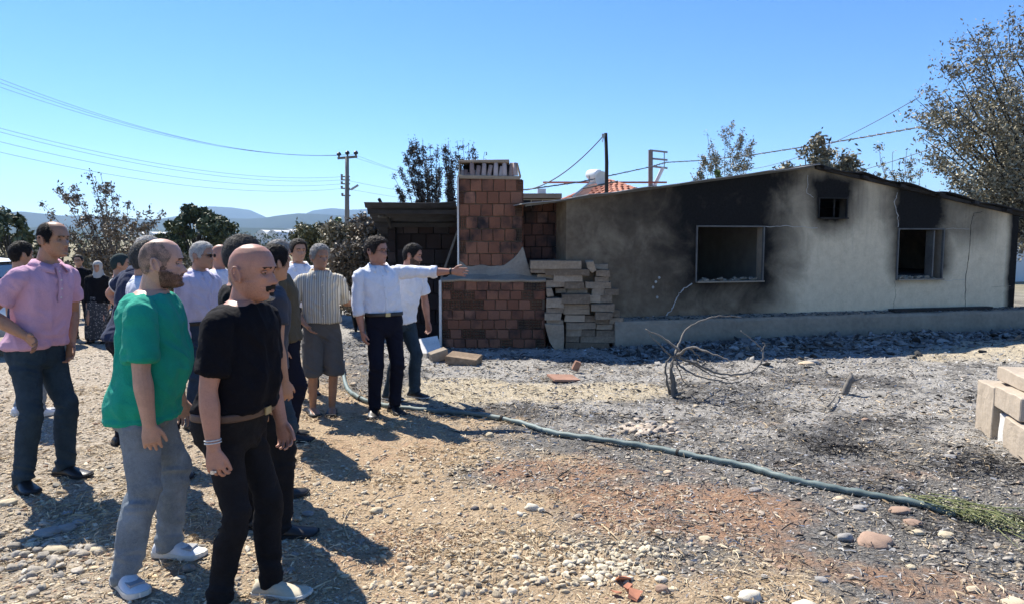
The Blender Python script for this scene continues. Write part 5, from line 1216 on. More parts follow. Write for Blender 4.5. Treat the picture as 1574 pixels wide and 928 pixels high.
def person(label, foot=None, top=None, Y=None, px=None, yaw=0, hyaw=0, hpitch=0, H=None, vox=.008, build=1.0, belly=0.0, fat=1.0, skinm=None, hair=None, beard=None, extra=(), glasses=None,
           shirt=None, sleeve='short', tuck=True, collar_=False, trousers=None, shorts=False, belt=None, shoes=('dress', None, None), rarm='hang', larm='hang', rhand={}, lhand={}, feet=None, lean=0.0, side_lean=0.0,
           hem=.515, stubble=0, shaved=False, hsc=1.01, legw=.87, skirt=None, scarf=None, group='men gathered in the yard', stripes=None, fold=1.0, placket=None, footyaw=(0,0), hairstyle='short', hth=.014, hrough=.35, watch=None, sleeve_len=.62, cuff=False):
    if foot is not None: g = G(*foot)
    else: g = P(px, top[1], Y)
    root = Vector((g.x, g.y, H_(g.x, g.y)))
    Ht = P(top[0], top[1], root.y).z - root.z if H is None else H
    dx_head = P(top[0], top[1], root.y).x - root.x
    e = empty('person', root, R(yaw)); tag(e, label, 'person', group)
    k = Ht/1.75; yw = R(yaw)
    # wanted lean so that the head sits over the right pixel, in local coords
    lx = dx_head*math.cos(-yw); ly = dx_head*math.sin(-yw)
    hipz = .52*Ht
    def xf(v):      # lean transform: shear upper body smoothly above the hips
        t = max(0, (v.z-hipz)/(Ht-hipz)); return Vector((v.x + (lx+lean)*t**1.15, v.y + (ly+side_lean)*t**1.15, v.z - abs(lean)*.25*t))
    W = build*k
    body = MB(); tor = [(z*Ht, w_*W*(1 + belly*.35*math.exp(-((z-.62)/.08)**2)), df*W*(1+belly*1.2*math.exp(-((z-.625)/.075)**2)), db*W*(1+.15*belly), cx*k, 0) for z, w_, df, db, cx in TORSO]
    rings(body, tor, xf)
    # neck
    nb = xf(Vector((-.012*k, 0, .815*Ht))); hs = .98*min(k, 1.03)*hsc; hc = xf(Vector((.012*k, 0, Ht-.126*hs)))
    HM = Matrix.Translation(hc) @ Matrix.Rotation(R(hyaw), 4, 'Z') @ Matrix.Rotation(R(hpitch), 4, 'Y') @ Matrix.Scale(hs, 4)
    nt_ = HM @ Vector((-.025, 0, -.03))
    limb(body, [nb, nb.lerp(nt_, .5)+Vector((-.004,0,0)), nt_], [(.068*W*.98,.066*W),(.058*(.6*fat+.4)*k*1.02,.060*k),(.056*k*(.6*fat+.4),.058*k)], 18, 4, side=(0,1,0))
    sf, info = get_head(fat); nz, na, _ = sf.shape
    body.add([HM @ Vector(v) for v in sf.reshape(-1,3)], head_faces(nz, na))
    for sgn in (-1, 1):        # ears
        ec = Vector((-.012, sgn*.077, -.004)); pts = []
        for i in range(9):
            a = R(-60 + i*37); pts.append(HM @ (ec + Vector((-.008-.017*math.cos(a-.3), sgn*(.010+.009*max(0,math.cos(a))), .033*math.sin(a+.15)))))
        limb(body, pts, [.0062*k]*9, 6, 2); limb(body, [HM @ (ec+Vector((-.004,sgn*.004,.022))), HM @ (ec+Vector((-.010, sgn*.008, 0))), HM @ (ec+Vector((-.002, sgn*.003, -.030)))], [(.010,.004),(.014,.004),(.009,.005)], 8, 3, side=(1,0,0))
    # arms
    SH = {}; arms = {}
    PO = {'hang': ((-.05,.14,-1),(.14,.02,-1),(0,-1,0),(1,0,0)), 'akimbo': ((-.25,.72,-.72),(.38,-.80,-.35),(0,-.2,-1),(1,0,0))}
    for sgn, spec, hk, nm in ((-1, rarm, rhand, 'r'), (1, larm, lhand, 'l')):
        sp = PO[spec] if isinstance(spec, str) else spec
        def m_(v): return Vector((v[0], v[1]*sgn, v[2]))
        s0 = xf(Vector((-.006*k, sgn*.182*W, .805*Ht))); u = m_(sp[0]).normalized(); f_ = m_(sp[1]).normalized()
        el = s0+u*.305*k; wr = el+f_*.262*k; pn = m_(sp[2]); ts = m_(sp[3]); hd = m_(sp[4]).normalized() if len(sp) > 4 else f_
        ar = (.92+.08*build)*k*(1+.25*(build-1))
        sd = (f_-u*f_.dot(u)); sd = sd if sd.length > .1 else Vector((1,0,0))
        limb(body, [s0+Vector((0,-sgn*.03,0)), s0+u*.06, s0+u*.16*k, el-u*.02, el+f_*.02, el+f_*.08*k, el+f_*.17*k, wr], [.050*ar,.056*ar,.051*ar,.041*ar,.040*ar,.044*ar,.036*ar,(.030*ar,.023*ar)], 14, 3)
        hand(body, wr, hd, pn, ts, sc=1.0*k, **hk); arms[nm] = (s0, el, wr, u, f_, ar, hd, ts)
    # legs
    if feet is None: feet = ((0.03, -.11), (-.02, .12))
    legs = []
    for (fx, fy), sgn in zip(feet, (-1, 1)):
        hp = Vector((0, sgn*.088*W, .515*Ht)); gz = H_(root.x+fx*math.cos(yw)-fy*math.sin(yw), root.y+fx*math.sin(yw)+fy*math.cos(yw))-root.z
        ank = Vector((fx, fy, .085+gz)); L1, L2 = .245*Ht, .235*Ht; d = ank-hp; dl = min(d.length, L1+L2-.002); dn = d.normalized()
        aa = (L1*L1-L2*L2+dl*dl)/(2*dl); hh_ = math.sqrt(max(0, L1*L1-aa*aa)); bd = Vector((1, sgn*.12, 0)); bd = (bd-dn*bd.dot(dn)).normalized()
        kn = hp+dn*aa+bd*hh_; legs.append((hp, kn, ank, gz))
        limb(body, [hp+Vector((0,0,.03)), hp.lerp(kn,.3), hp.lerp(kn,.75), kn, kn.lerp(ank,.3)+Vector((-.012,0,0)), kn.lerp(ank,.75), ank, ank-Vector((0,0,.04))], [.086*W*legw,.080*W*legw,.061*W*legw,.053*W*legw,.055*W*legw,.041*W,.034*k,.030*k], 14, 3)
        fy_ = R(footyaw[0 if sgn < 0 else 1]); fd = Vector((math.cos(fy_), math.sin(fy_), 0))
        limb(body, [ank-fd*.03-Vector((0,0,.04)), ank+fd*.05-Vector((0,0,.045)), ank+fd*.15-Vector((0,0,.062))], [(.028,.028),(.032,.022),(.030,.009)] if shoes[0] != 'sandal' else [(.032,.03),(.040,.026),(.042,.016)], 10, 3, side=fd.cross(Vector((0,0,1))))
    bme = finish(remesh(body.V, body.F, vox, 'body', 2), skinm); link('body', bme, e)
    seed = int(abs(root.x*100)+abs(root.y*37)) % 50
    # ---- shirt
    if shirt:
        sm = MB(); off = .012*k
        z0 = .572 if tuck else hem
        rows = [(z*Ht, (w_*W*(1 + belly*.35*math.exp(-((z-.62)/.08)**2)))+off+.004, df*W*(1+belly*1.2*math.exp(-((z-.625)/.075)**2))+off, db*W*(1+.15*belly)+off*1.1, cx*k, 0) for z, w_, df, db, cx in TORSO if z > z0]
        fl = (.028 if belly > .42 else .013) if not tuck else -.004
        r0 = rows[0]; 
        def at(z): return [float(np.interp(z*Ht, [r[0] for r in tor], [r[i] for r in tor])) for i in range(6)]
        b_ = at(z0); rows = [(z0*Ht, b_[1]+off+fl*.8, b_[2]+off+fl, b_[3]+off+fl*.8, b_[4], 0), (z0*Ht+.03, b_[1]+off+fl*.7, b_[2]+off+fl*.9, b_[3]+off+fl*.7, b_[4], 0)] + [r for r in rows if r[0] > z0*Ht+.05]
        rows = [(r[0], r[1]+ (.006 if r[0] < .75*Ht else 0), r[2], r[3], r[4], r[5]) for r in rows if r[0] < .84*Ht]
        nr_ = .845 if collar_ else .838
        rows.append((nr_*Ht, .092*W, .070*W, .074*W, -.012*k, 0))
        rings(sm, rows, xf, 32)
        for sgn, nm in ((-1,'r'),(1,'l')):
            s0, el, wr, u, f_, ar, hd, ts = arms[nm]
            if sleeve == 'short':
                en = s0+u*.29*k*sleeve_len; limb(sm, [s0+Vector((0,-sgn*.05,.0)), s0+u*.03, s0+u*.10*k, en-u*.01, en], [.058*ar,.068*ar,.068*ar,.068*ar+.004,.069*ar+.004], 18, 4, dome=False)
            else:
                ce = el+f_*(.10 if sleeve == 'rolled' else .235)*k
                limb(sm, [s0+Vector((0,-sgn*.05,.0)), s0+u*.03, s0+u*.12*k, el-u*.03, el+f_*.03, ce-f_*.02, ce], [.056*ar,.066*ar,.062*ar,.055*ar,.054*ar,.053*ar,.054*ar], 18, 4, dome=False)
                limb(sm, [ce-f_*.05, ce+f_*.006], [.060*ar,.060*ar], 18, 3, dome=False)
        hemz = z0*Ht; ay = .170*W
        def foldfn(co):
            g_ = -.0045*np.exp(-((np.abs(co[:,1]-(ly+side_lean)*.55)-ay)/.007)**2)*sstep(.70*Ht, .73*Ht, co[:,2]) + .0020*np.exp(-((co[:,2]-hemz-.004)/.010)**2) - .0018*np.exp(-((co[:,2]-hemz-.026)/.005)**2)
            for nm_ in ('r','l'):
                a0, _, _, au, _, aar, _, _ = arms[nm_]; dv = co-np.array(tuple(a0)); t_ = dv@np.array(tuple(au)); rd_ = np.linalg.norm(dv-t_[:,None]*np.array(tuple(au)), axis=1)
                if sleeve == 'short': g_ = g_ - .0022*np.exp(-((t_-(.29*k*sleeve_len-.024))/.005)**2)*(rd_ < .10)
            return g_ + foldfn0(co)
        def foldfn0(co):
            lo = sstep(.80*Ht, .60*Ht, co[:,2]); q = co*np.array([9., 9., 3.2]); rd = 1-np.abs(vn3(q+seed, seed+1))*2
            q2 = np.stack([co[:,0]*16+co[:,2]*7, co[:,1]*16, co[:,2]*13-co[:,1]*9*np.sign(co[:,1]+1e-6)],1); rd2 = 1-np.abs(vn3(q2, seed+2))*2
            return fold*(rd*.0085*(.45+lo) + rd2*.0065 + vn3(co*5+3, seed+3)*.007)
        smm = finish(remesh(sm.V, sm.F, max(vox*1.35, .009), 'shirt', 2), shirt, foldfn); so_ = link('shirt', smm, e)
        if collar_:
            cm = shirt if stripes is None else shirt; cb = xf(Vector((-.012*k, 0, .838*Ht))); mb = MB(); n = 26; opn = .42
            for i in range(n+1):
                a = opn + (2*math.pi-2*opn)*i/n; ca, sa = math.cos(a), math.sin(a); dip = max(0, math.cos(a))
                for r_, z, o_ in ((.076*W, .020-.045*dip, 0), (.084*W, .040-.045*dip, 0), (.110*W+.016*dip, .000-.062*dip, .0), (.104*W+.012*dip, -.008-.060*dip, 0)):
                    mb.V.append(cb+Vector((ca*r_*.98+.012, sa*r_*1.08, z)))
            for i in range(n):
                for j in range(3): q0 = i*4+j; mb.F.append((q0, q0+4, q0+5, q0+1))
            co_ = link('collar', mesh_from('collar', mb.V, mb.F, shirt, True), so_); sd_ = co_.modifiers.new('t','SOLIDIFY'); sd_.thickness = .003
        if placket:
            mb = MB(); z1, z2 = placket
            def fx_at(z): b2 = at(z); return xf(Vector((b2[2]+off+b2[4]+.006, 0, z*Ht)))
            pts = [fx_at(z1+(z2-z1)*i/8) for i in range(9)]
            for i, p in enumerate(pts):
                for y, o_ in ((-.016,-.006),(-.014,.004),(.014,.004),(.016,-.006)): mb.V.append(p+Vector((o_, y, 0)))
            for i in range(8):
                for j in range(3): q0 = i*4+j; mb.F.append((q0, q0+1, q0+5, q0+4))
            po = link('placket', mesh_from('placket', mb.V, mb.F, shirt, True), so_)
            for i in range(1, 8, 2):
                link('button', MB().tube([pts[i]+Vector((.004,0,0)), pts[i]+Vector((.008,0,0))], .0055, 8).mesh('button', M_edge), so_)
        if watch == 'trim':
            for nm in ('r','l'):
                s0, el, wr, u, f_, ar, hd, ts = arms[nm]; en = s0+u*.29*k*sleeve_len; mb = MB(); limb(mb, [en-u*.016, en-u*.006], [.0745*ar+.004]*2, 20, 1, dome=False); link('sleeve_trim', mb.mesh('sleeve_trim', M_edge, True), so_)
    # ---- trousers
    if trousers:
        tm = MB(); off = .014*k; wz = .582 if tuck else .56
        rows = []
        toff = off if tuck or belt else off*.35
        for z in (.45, .48, .52, .555, wz): b2 = at(z); tq = off if z < .5 else toff; rows.append((z*Ht, b2[1]+tq, b2[2]+tq*.8, b2[3]+tq, b2[4], 0))
        rings(tm, rows, xf, 32)
        for (hp, kn, ank, gz), sgn in zip(legs, (-1, 1)):
            if shorts:
                en = kn+Vector((0,0,-.05)); limb(tm, [hp+Vector((0,0,.04)), hp.lerp(kn,.4), hp.lerp(kn,.8), en+Vector((0,0,.04)), en], [.094*W,.106*W,.104*W,.098*W,.096*W], 20, 4, dome=False)
            else:
                def wr_(t, L): return .0035*math.sin(L*95)*math.exp(-((t-.93)/.07)**2) + .0025*math.sin(L*70+1)*math.exp(-((t-.5)/.08)**2)
                limb(tm, [hp+Vector((0,0,.04)), hp.lerp(kn,.25), hp.lerp(kn,.7), kn+Vector((0,0,.01)), kn.lerp(ank,.35)+Vector((-.01,0,0)), kn.lerp(ank,.8), ank+Vector((.0,0,-.01)), ank+Vector((.006,0,-.035))],
                     [.096*W,.100*W*legw,.083*W*legw,.075*W*legw,.077*W*legw,.066*W*legw,.067*W*legw,.070*W*legw], 20, 6, dome=False, wr=wr_)
        kz = .27*Ht
        def foldt(co):
            k1 = np.exp(-((co[:,2]-kz)/.10)**2)+np.exp(-((co[:,2]-.12)/.09)**2)*1.2+np.exp(-((co[:,2]-.46*Ht)/.06)**2)*.9+.25
            q = np.stack([co[:,0]*8, co[:,1]*8, co[:,2]*24+co[:,1]*14],1); rd = 1-np.abs(vn3(q+seed, seed+5))*2
            q2 = np.stack([co[:,0]*14, co[:,1]*14, co[:,2]*4],1); return fold*(rd*.0080*k1 + (1-np.abs(vn3(q2, seed+6))*2)*.0045)
        tmm = finish(remesh(tm.V, tm.F, max(vox*1.35, .009), 'trousers', 2), trousers, foldt); to_ = link('shorts' if shorts else 'trousers', tmm, e)
        if belt:
            mb = MB(); b2 = at(wz-.008); rings(mb, [((wz-.016)*Ht, b2[1]+off+.018, b2[2]+off+.016, b2[3]+off+.016, b2[4], 0), ((wz-.002)*Ht+.010, b2[1]+off+.018, b2[2]+off+.016, b2[3]+off+.016, b2[4], 0)], xf, 36, 3)
            bo = link('belt', mb.mesh('belt', belt, True), to_)
            pc = xf(Vector((b2[2]+off+.024+b2[4], 0, (wz-.008)*Ht+.004))); MB().box((pc.x, pc.y, pc.z), (.008,.05,.036)).build('buckle', M_buckle, to_)
    if skirt:
        mb = MB(); rings(mb, [(.06,.20,.17,.17,0,0),(.2,.21,.17,.18,0,0),(.5*Ht,.20*k,.15*k,.16*k,0,0),(.6*Ht,.16*k,.12*k,.13*k,0,0)], xf, 30, 5, 1.0)
        def fs(co): return .014*np.sin(np.arctan2(co[:,1], co[:,0])*11)*sstep(.6*Ht, .2, co[:,2]) + vn3(co*8, 3)*.006
        link('baggy_trousers', finish(remesh(mb.V, mb.F, .014, 'baggy_trousers', 1), skirt, fs), e)
    # ---- head details
    hn, hm = hair if hair else (None, None)
    if hm:
        if hn == 'buzz':
            h_ = shell(sf, info, hairline(hairstyle), .0012, .3, seed, HM, 'hair', hm, e, 70); fuzz(sf, info, hairline(hairstyle), 9000, .0040, .0009, .0015, seed, HM, 'hair_ends', FZ[hm], h_)
        else: shell(sf, info, hairline(hairstyle), hth, hrough, seed, HM, 'hair', hm, e, 70, fz=None if hn == 'cap' else (6500 if root.y < 9 else 1200, .022, .0018, .2))
    if scarf:
        shell(sf, info, lambda p, z, y: 1.0 if (abs(p) > .75 or z > .055) else 0., .016, .15, seed, HM, 'headscarf', scarf, e, 20)
        mb = MB(); limb(mb, [HM @ Vector((-.02,0,-.07)), HM @ Vector((-.02,0,-.14)), HM @ Vector((-.03,0,-.2))], [.075,.085,.11], 16, 3); link('headscarf', mb.mesh('headscarf', scarf, True), e)
    if beard: b__ = shell(sf, info, beardmask(), .0022, .4, seed, HM, 'beard', beard, e, 120); fuzz(sf, info, beardmask(), 7000, .007, .0010, .003, seed, HM, 'beard_ends', FZ[beard], b__, .45)
    if stubble: fuzz(sf, info, beardmask(), stubble*4, .0022, .0007, .0012, seed, HM, 'stubble', M_stub, e, .6)
    if shaved: fuzz(sf, info, hairline('balding'), 6000, .0018, .0006, .001, seed+3, HM, 'cropped_hair', M_stub, e, .5)
    for kind_, mt_ in extra:
        fn = {'moustache': moust, 'goatee': goatee, 'soul': soul}[kind_]; shell(sf, info, fn, .0045, .3, seed, HM, 'moustache' if kind_ == 'moustache' else 'goatee', mt_, e, 120, fz=(500, .010, .002, .4))
    if not scarf or True:
        shell(sf, info, brow, .0022, .3, seed, HM, 'eyebrows', hm if (hm and hn != 'buzz') else M_hair_dark, e, 120)
        shell(sf, info, lipm, .0018, .1, seed, HM, 'lips', M_lips, e, 80)
        for sgn in (-1, 1):
            c0 = HM @ Vector((.0745, sgn*.031, .0035)); fw = (HM.to_3x3() @ Vector((1, sgn*.12, -.05))).normalized()
            bm_ = bmesh.new(); bmesh.ops.create_uvsphere(bm_, u_segments=12, v_segments=8, radius=.0086); ro = Vector((0,0,1)).rotation_difference(fw).to_matrix()
            for v in bm_.verts: v.co = ro @ v.co + c0
            me = bpy.data.meshes.new('eye'); bm_.to_mesh(me); bm_.free(); me.materials.append(M_eyew); me.materials.append(M_iris)
            for pl_ in me.polygons: pl_.use_smooth = True; pl_.material_index = 1 if (pl_.center-c0).normalized().dot(fw) > .80 else 0
            link('eye', me, e)
            # upper lid fold casting the sunlit squint
            mb = MB(); limb(mb, [HM @ Vector((.0835-.0035*abs(i), sgn*(.031+.0075*i), .0095-.0015*i*i*.5)) for i in (-2,-1,0,1,2)], [.0050]*5, 6, 2); link('eyelid', mb.mesh('eyelid', skinm, True), e)
    if glasses:
        ge = empty('spectacles'); ge.parent = e
        for sgn in (-1, 1):
            c0 = Vector((.108, sgn*.033, .002)); pts = [HM @ (c0+Vector((-.004*abs(math.cos(a)) if True else 0, .024*math.cos(a), .017*math.sin(a)))) for a in [2*math.pi*i/14 for i in range(15)]]
            MB().tube(pts, .0016, 5).build('rim', M_wire, ge); MB().tube([HM @ Vector((.106, sgn*.057, .006)), HM @ Vector((.05, sgn*.082, .008)), HM @ Vector((-.015, sgn*.084, .006))], .0017, 5).build('temple', M_wire, ge)
            if glasses == 'sun': mb = MB(); mb.add([HM @ (c0+Vector((.001, .023*math.cos(a), .016*math.sin(a)))) for a in [2*math.pi*i/14 for i in range(14)]], [tuple(range(14))]); mb.build('lens', M_lens, ge)
        MB().tube([HM @ Vector((.109,-.010,.004)), HM @ Vector((.111,0,.007)), HM @ Vector((.109,.010,.004))], .0016, 5).build('bridge', M_wire, ge)
    # ---- shoes
    sk, um, sm_ = shoes
    for (hp, kn, ank, gz), i in zip(legs, (0, 1)):
        U, So = shoe_mesh(.285*k, sk); fe = empty('shoe' if sk != 'sandal' else 'sandal'); fe.parent = e; fe.location = (ank.x, ank.y, gz+.004); fe.rotation_euler = (0, 0, R(footyaw[i]))
        U.build('upper', um, fe, True); So.build('sole', sm_, fe)
        if sk == 'sneaker':
            for t in range(4): MB().tube([(.02+t*.022, -.028+.003*t, .096-.011*t), (.024+t*.022, -.005, .101-.0125*t), (.02+t*.022, .020-.003*t, .096-.011*t)], .0035, 5).build('lace', M_edge, fe)
            for s_ in (-1, 1):
                nmb = MB(); y = s_*.046-.006
                for a, b_ in (((-.01,.038),(.002,.072)),((.002,.072),(.014,.038)),((.014,.038),(.030,.068))): nmb.tube([(a[0], y, a[1]), (b_[0], y*.93, b_[1])], .004, 5)
                nmb.build('side_emblem', M_greypatch, fe)
            MB().box((.125, -.010, .047), (.06,.075,.03)).build('toe_patch', M_greypatch, fe)
    return e, arms, xf, Ht, k
H_ = H
M_buckle = mat('buckle_metal', (.45,.38,.22), .35, .2, 30, .1, metal=.8)
M_greypatch = mat('grey_suede', (.30,.31,.33), .9, .2, 80)
M_lips = mat('lip_skin', (.30,.12,.10), .5, .15, 60, .1)
M_hair_dark = hairm('dark_hair', (.005,.004,.004), (.025,.020,.018)); M_hair_grey = hairm('grey_hair', (.10,.095,.09), (.42,.41,.39)); M_hair_white = hairm('white_hair', (.30,.28,.25), (.72,.70,.66))
M_hair_salt = hairm('pepper_hair', (.015,.015,.015), (.11,.105,.10)); M_hair_brown = hairm('brown_hair', (.012,.008,.006), (.05,.034,.026))
SK_tan = skin('tan_skin', (.43,.24,.155)); SK_pink = skin('fair_skin', (.52,.31,.225)); SK_red = skin('ruddy_skin', (.42,.215,.15)); SK_brown = skin('weathered_skin', (.37,.20,.125))
M_beard_dk = buzzm('dark_stubble', (.03,.02,.017), (.20,.11,.08), .55); M_beard_br = buzzm('brown_stubble', (.07,.04,.03), (.32,.18,.12), .52); M_buzz = buzzm('cropped_hair', (.10,.075,.06), (.42,.27,.20), .5)
M_stub = hairm('stubble_hair', (.06,.042,.036), (.16,.11,.09)); FZ = {M_buzz: hairm('cropped_brown_hair', (.07,.048,.038), (.18,.13,.10)), M_beard_br: hairm('brown_beard', (.05,.028,.02), (.15,.09,.06)), M_beard_dk: hairm('dark_beard', (.012,.009,.008), (.05,.04,.035))}
M_goat = hairm('grey_goatee', (.12,.11,.10), (.5,.48,.45))
C_pink = cloth('pink_polo_cloth', (.52,.31,.42)); C_green = cloth('green_jersey', (.012,.30,.205)); C_black = cloth('black_jersey', (.0045,.0045,.007)); C_white = cloth('white_shirting', (.72,.74,.80)); C_lilac = cloth('lilac_shirting', (.55,.52,.66)); C_navy = cloth('navy_jersey', (.018,.028,.065))
C_brown = cloth('olive_brown_cloth', (.085,.07,.045)); C_grey = cloth('charcoal_jersey', (.055,.06,.075)); C_dblk = cloth('black_cotton', (.007,.007,.009)); C_pale = cloth('pale_shirting', (.60,.62,.70))
D_blue = denim('dark_blue_denim', (.010,.022,.035), (.035,.060,.085)); D_grey = denim('washed_grey_denim', (.085,.11,.135), (.26,.30,.33)); D_black = denim('black_denim', (.003,.003,.004), (.013,.013,.016)); D_navy = cloth('navy_suiting', (.008,.009,.018), wr=.25); D_short = cloth('grey_shorts_cloth', (.105,.10,.095)); D_indigo = denim('indigo_denim', (.012,.025,.055), (.04,.07,.12))
L_black = mat('black_leather', (.012,.011,.011), .4, .3, 60, .2, spec=.5); L_tan = mat('beige_canvas', (.50,.44,.33), .85, .15, 90, .3); L_brown = mat('brown_leather', (.09,.055,.04), .5, .3, 50, .3); S_white = mat('white_rubber', (.62,.60,.53), .7, .12, 50, .2); L_white = mat('white_mesh', (.62,.64,.67), .85, .12, 110, .4); S_dark = mat('dark_rubber', (.02,.02,.02), .8, .3, 50, .2)
# striped shirting: vertical bands in the wearer's own left-right axis
m, nt, b = new_mat('striped_shirting'); tc = N(nt, 'ShaderNodeTexCoord').outputs['Object']; sx = N(nt, 'ShaderNodeSeparateXYZ'); nt.links.new(tc, sx.inputs[0])
yy = mth(nt, 'ADD', sx.outputs[1], mth(nt, 'MULTIPLY', sx.outputs[0], .35)); n_ = noise_n(nt, 6, 3, .5, tc); yy = mth(nt, 'ADD', yy, mth(nt, 'MULTIPLY', n_.outputs[0], .012))
fr = mth(nt, 'FRACT', mth(nt, 'MULTIPLY', yy, 22)); fr2 = mth(nt, 'FRACT', mth(nt, 'MULTIPLY', yy, 44))
st = ramp(nt, fr, [(0,(.50,.45,.35)),(.20,(.50,.45,.35)),(.24,(.20,.17,.14)),(.34,(.20,.17,.14)),(.38,(.58,.54,.45)),(.6,(.58,.54,.45)),(.66,(.27,.28,.27)),(.86,(.30,.31,.30)),(.9,(.5,.45,.35))])
nt.links.new(st, b.inputs['Base Color']); b.inputs['Roughness'].default_value = .9; nn = noise_n(nt, 34, 4, .6, tc, 1.5); bump(nt, b, nn.outputs[0], .4, .012)
C_stripe = m
m, nt, b = new_mat('patterned_cotton'); tc = N(nt, 'ShaderNodeTexCoord').outputs['Object']; v_ = N(nt, 'ShaderNodeTexVoronoi'); nt.links.new(tc, v_.inputs[0]); v_.inputs['Scale'].default_value = 30
nt.links.new(ramp(nt, v_.outputs['Distance'], [(.15,(.30,.28,.26)),(.4,(.04,.04,.045))]), b.inputs['Base Color']); b.inputs['Roughness'].default_value = .9; C_pattern = m
C_scarf = cloth('pale_scarf_cloth', (.42,.40,.37))

FA_ = 'men gathered in the yard'
# --- the near row
pk, pa, pxf, pH, pk_ = person('tall balding man in a pink polo shirt and dark jeans, hand on hip', foot=(66,738), top=(86,341), hsc=1.03, legw=.88, stubble=900, yaw=-12, hyaw=0, hpitch=0, vox=.0048, build=1.0, belly=.15, skinm=SK_brown, hair=('dk', M_hair_dark), hairstyle='balding', hth=.007, shirt=C_pink, tuck=False, hem=.535, collar_=True, placket=(.70,.83),
    trousers=D_blue, shoes=('dress', L_black, S_dark), rarm=((-.55,.42,-.85),(.62,-.30,-.50),(0,1,-.3),(.3,0,1),(.80,.1,-.45)), larm=((-.25,.35,-1),(.35,-.5,-.9),(0,-1,0),(1,0,0)), rhand=dict(curl=.5, thumb=.9), feet=((-.02,-.14),(.05,.16)), footyaw=(-25,0), beard=None, sleeve_len=.70)
gr, ga, gxf, gH, gk = person('heavy man in a bright green t-shirt, grey jeans and white trainers, seen from behind', foot=(232,868), top=(250,367), hsc=1.05, legw=.84, yaw=12, hyaw=8, vox=.0042, build=1.16, belly=.45, fat=1.12, skinm=SK_pink, hair=('buzz', M_buzz), hairstyle='balding', hth=.0028, hrough=.3, beard=M_beard_br, shirt=C_green, tuck=False, hem=.475,
    trousers=D_grey, shoes=('sneaker', L_white, S_white), rarm=((.02,.16,-1),(.10,.02,-1),(-.2,-1,0),(1,-.2,0)), larm=((.02,.16,-1),(.2,.0,-1),(0,-1,0),(1,0,0)), rhand=dict(curl=.42), lhand=dict(curl=.4), feet=((-.07,-.19),(.06,.15)), footyaw=(-50,-18), sleeve_len=.86, fold=1.1)
bl, ba, bxf, bH, bk = person('bald man with a black moustache in a black t-shirt and black jeans, nearest the camera', foot=(366,926), top=(391,375), hsc=1.11, legw=.78, yaw=-10, hyaw=-2, vox=.0040, build=1.04, belly=.40, fat=1.06, stubble=1500, shaved=True, skinm=SK_red, hair=None, extra=(('moustache', M_hair_dark), ('soul', M_hair_dark), ('goatee', M_goat)), shirt=C_black, tuck=False, hem=.565,
    trousers=D_black, belt=L_brown, shoes=('loafer', L_tan, S_white), rarm=((-.10,.20,-1),(.10,.06,-1),(-.1,-1,0),(1,-.1,0)), larm=((0,.12,-1),(.3,-.1,-1),(0,-1,0),(1,0,0)), rhand=dict(curl=.52, thumb=.45, spread=.09), lhand=dict(curl=.5), feet=((-.03,-.11),(.10,.13)), footyaw=(-25,6), sleeve_len=.80, fold=1.0)
s0, el, wr, u, f_, ar, hd, ts = ba['r']
for q_ in (.0, .012): mb = MB(); limb(mb, [wr-f_*(.03+q_), wr-f_*(.026+q_)], [.036*ar]*2, 16, 1, dome=False); link('bracelet', mb.mesh('bracelet', M_edge, True), bl)
M_silver = mat('silver', (.6,.6,.6), .3, .2, 50, .2, metal=.9)
rp = wr + hd*.098 - ts*.008*0 + Vector((0,-.012,0)); MB().tube([rp-hd*.004, rp+hd*.005], [.0125,.0125], 10).build('ring', M_silver, bl); MB().box(tuple(rp+Vector((0,-.012,0))), (.016,.008,.016)).build('ring_stone', M_silver, bl)
# --- the second row, mostly hidden
person('man with cropped dark grey hair in a black t-shirt, hidden behind the bald man', px=380, top=(366,363), Y=4.25, yaw=30, hyaw=15, vox=.008, build=1.05, skinm=SK_tan, hair=('salt', M_hair_salt), hth=.012, shirt=C_dblk, tuck=False, trousers=D_black, shoes=('dress', L_black, S_dark), footyaw=(-15,0), feet=((.12,-.12),(-.05,.12)))
person('dark haired man in a charcoal t-shirt just behind the moustached man', px=402, top=(421,378), Y=4.9, yaw=35, hyaw=18, vox=.008, build=.98, skinm=SK_tan, hair=('dk', M_hair_dark), hth=.014, shirt=C_grey, tuck=False, trousers=D_blue, shoes=('dress', L_black, S_dark))
person('grey haired man in an olive brown shirt between the charcoal t-shirt and the striped shirt', px=432, top=(424,371), Y=6.3, yaw=15, hyaw=25, vox=.009, build=1.1, skinm=SK_tan, hair=('grey', M_hair_grey), hth=.016, shirt=C_brown, tuck=False, sleeve='long', trousers=D_navy, shoes=('dress', L_black, S_dark))
person('man with short grey hair in a pale shirt half hidden behind the green t-shirt', px=222, top=(222,372), Y=5.2, yaw=40, hyaw=12, vox=.008, build=1.0, skinm=SK_tan, hair=('salt', M_hair_salt), hth=.014, shirt=C_pale, collar_=True, sleeve='long', trousers=D_navy, shoes=('dress', L_black, S_dark))
person('grey haired man in a navy polo with white sleeve trim, elbow out, leaning', px=186, top=(213,360), Y=6.1, yaw=48, hyaw=0, vox=.008, build=1.06, lean=.10, skinm=SK_red, hair=('white', M_hair_white), hth=.010, shirt=C_navy, tuck=False, collar_=True, larm=((-.25,.85,-.50),(.35,-.65,-.62),(0,-.2,-1),(1,0,0)), trousers=D_navy, shoes=('dress', L_black, S_dark), watch='trim')
person('white haired man in sunglasses and a lilac shirt with blue trousers', foot=(306,655), top=(311,373), yaw=-20, hyaw=12, vox=.008, build=1.02, belly=.2, skinm=SK_tan, hair=('white', M_hair_white), hth=.012, glasses='sun', shirt=C_lilac, collar_=True, sleeve='long', placket=(.57,.82), belt=L_black, trousers=D_indigo, shoes=('dress', L_black, S_dark), footyaw=(-15,10))
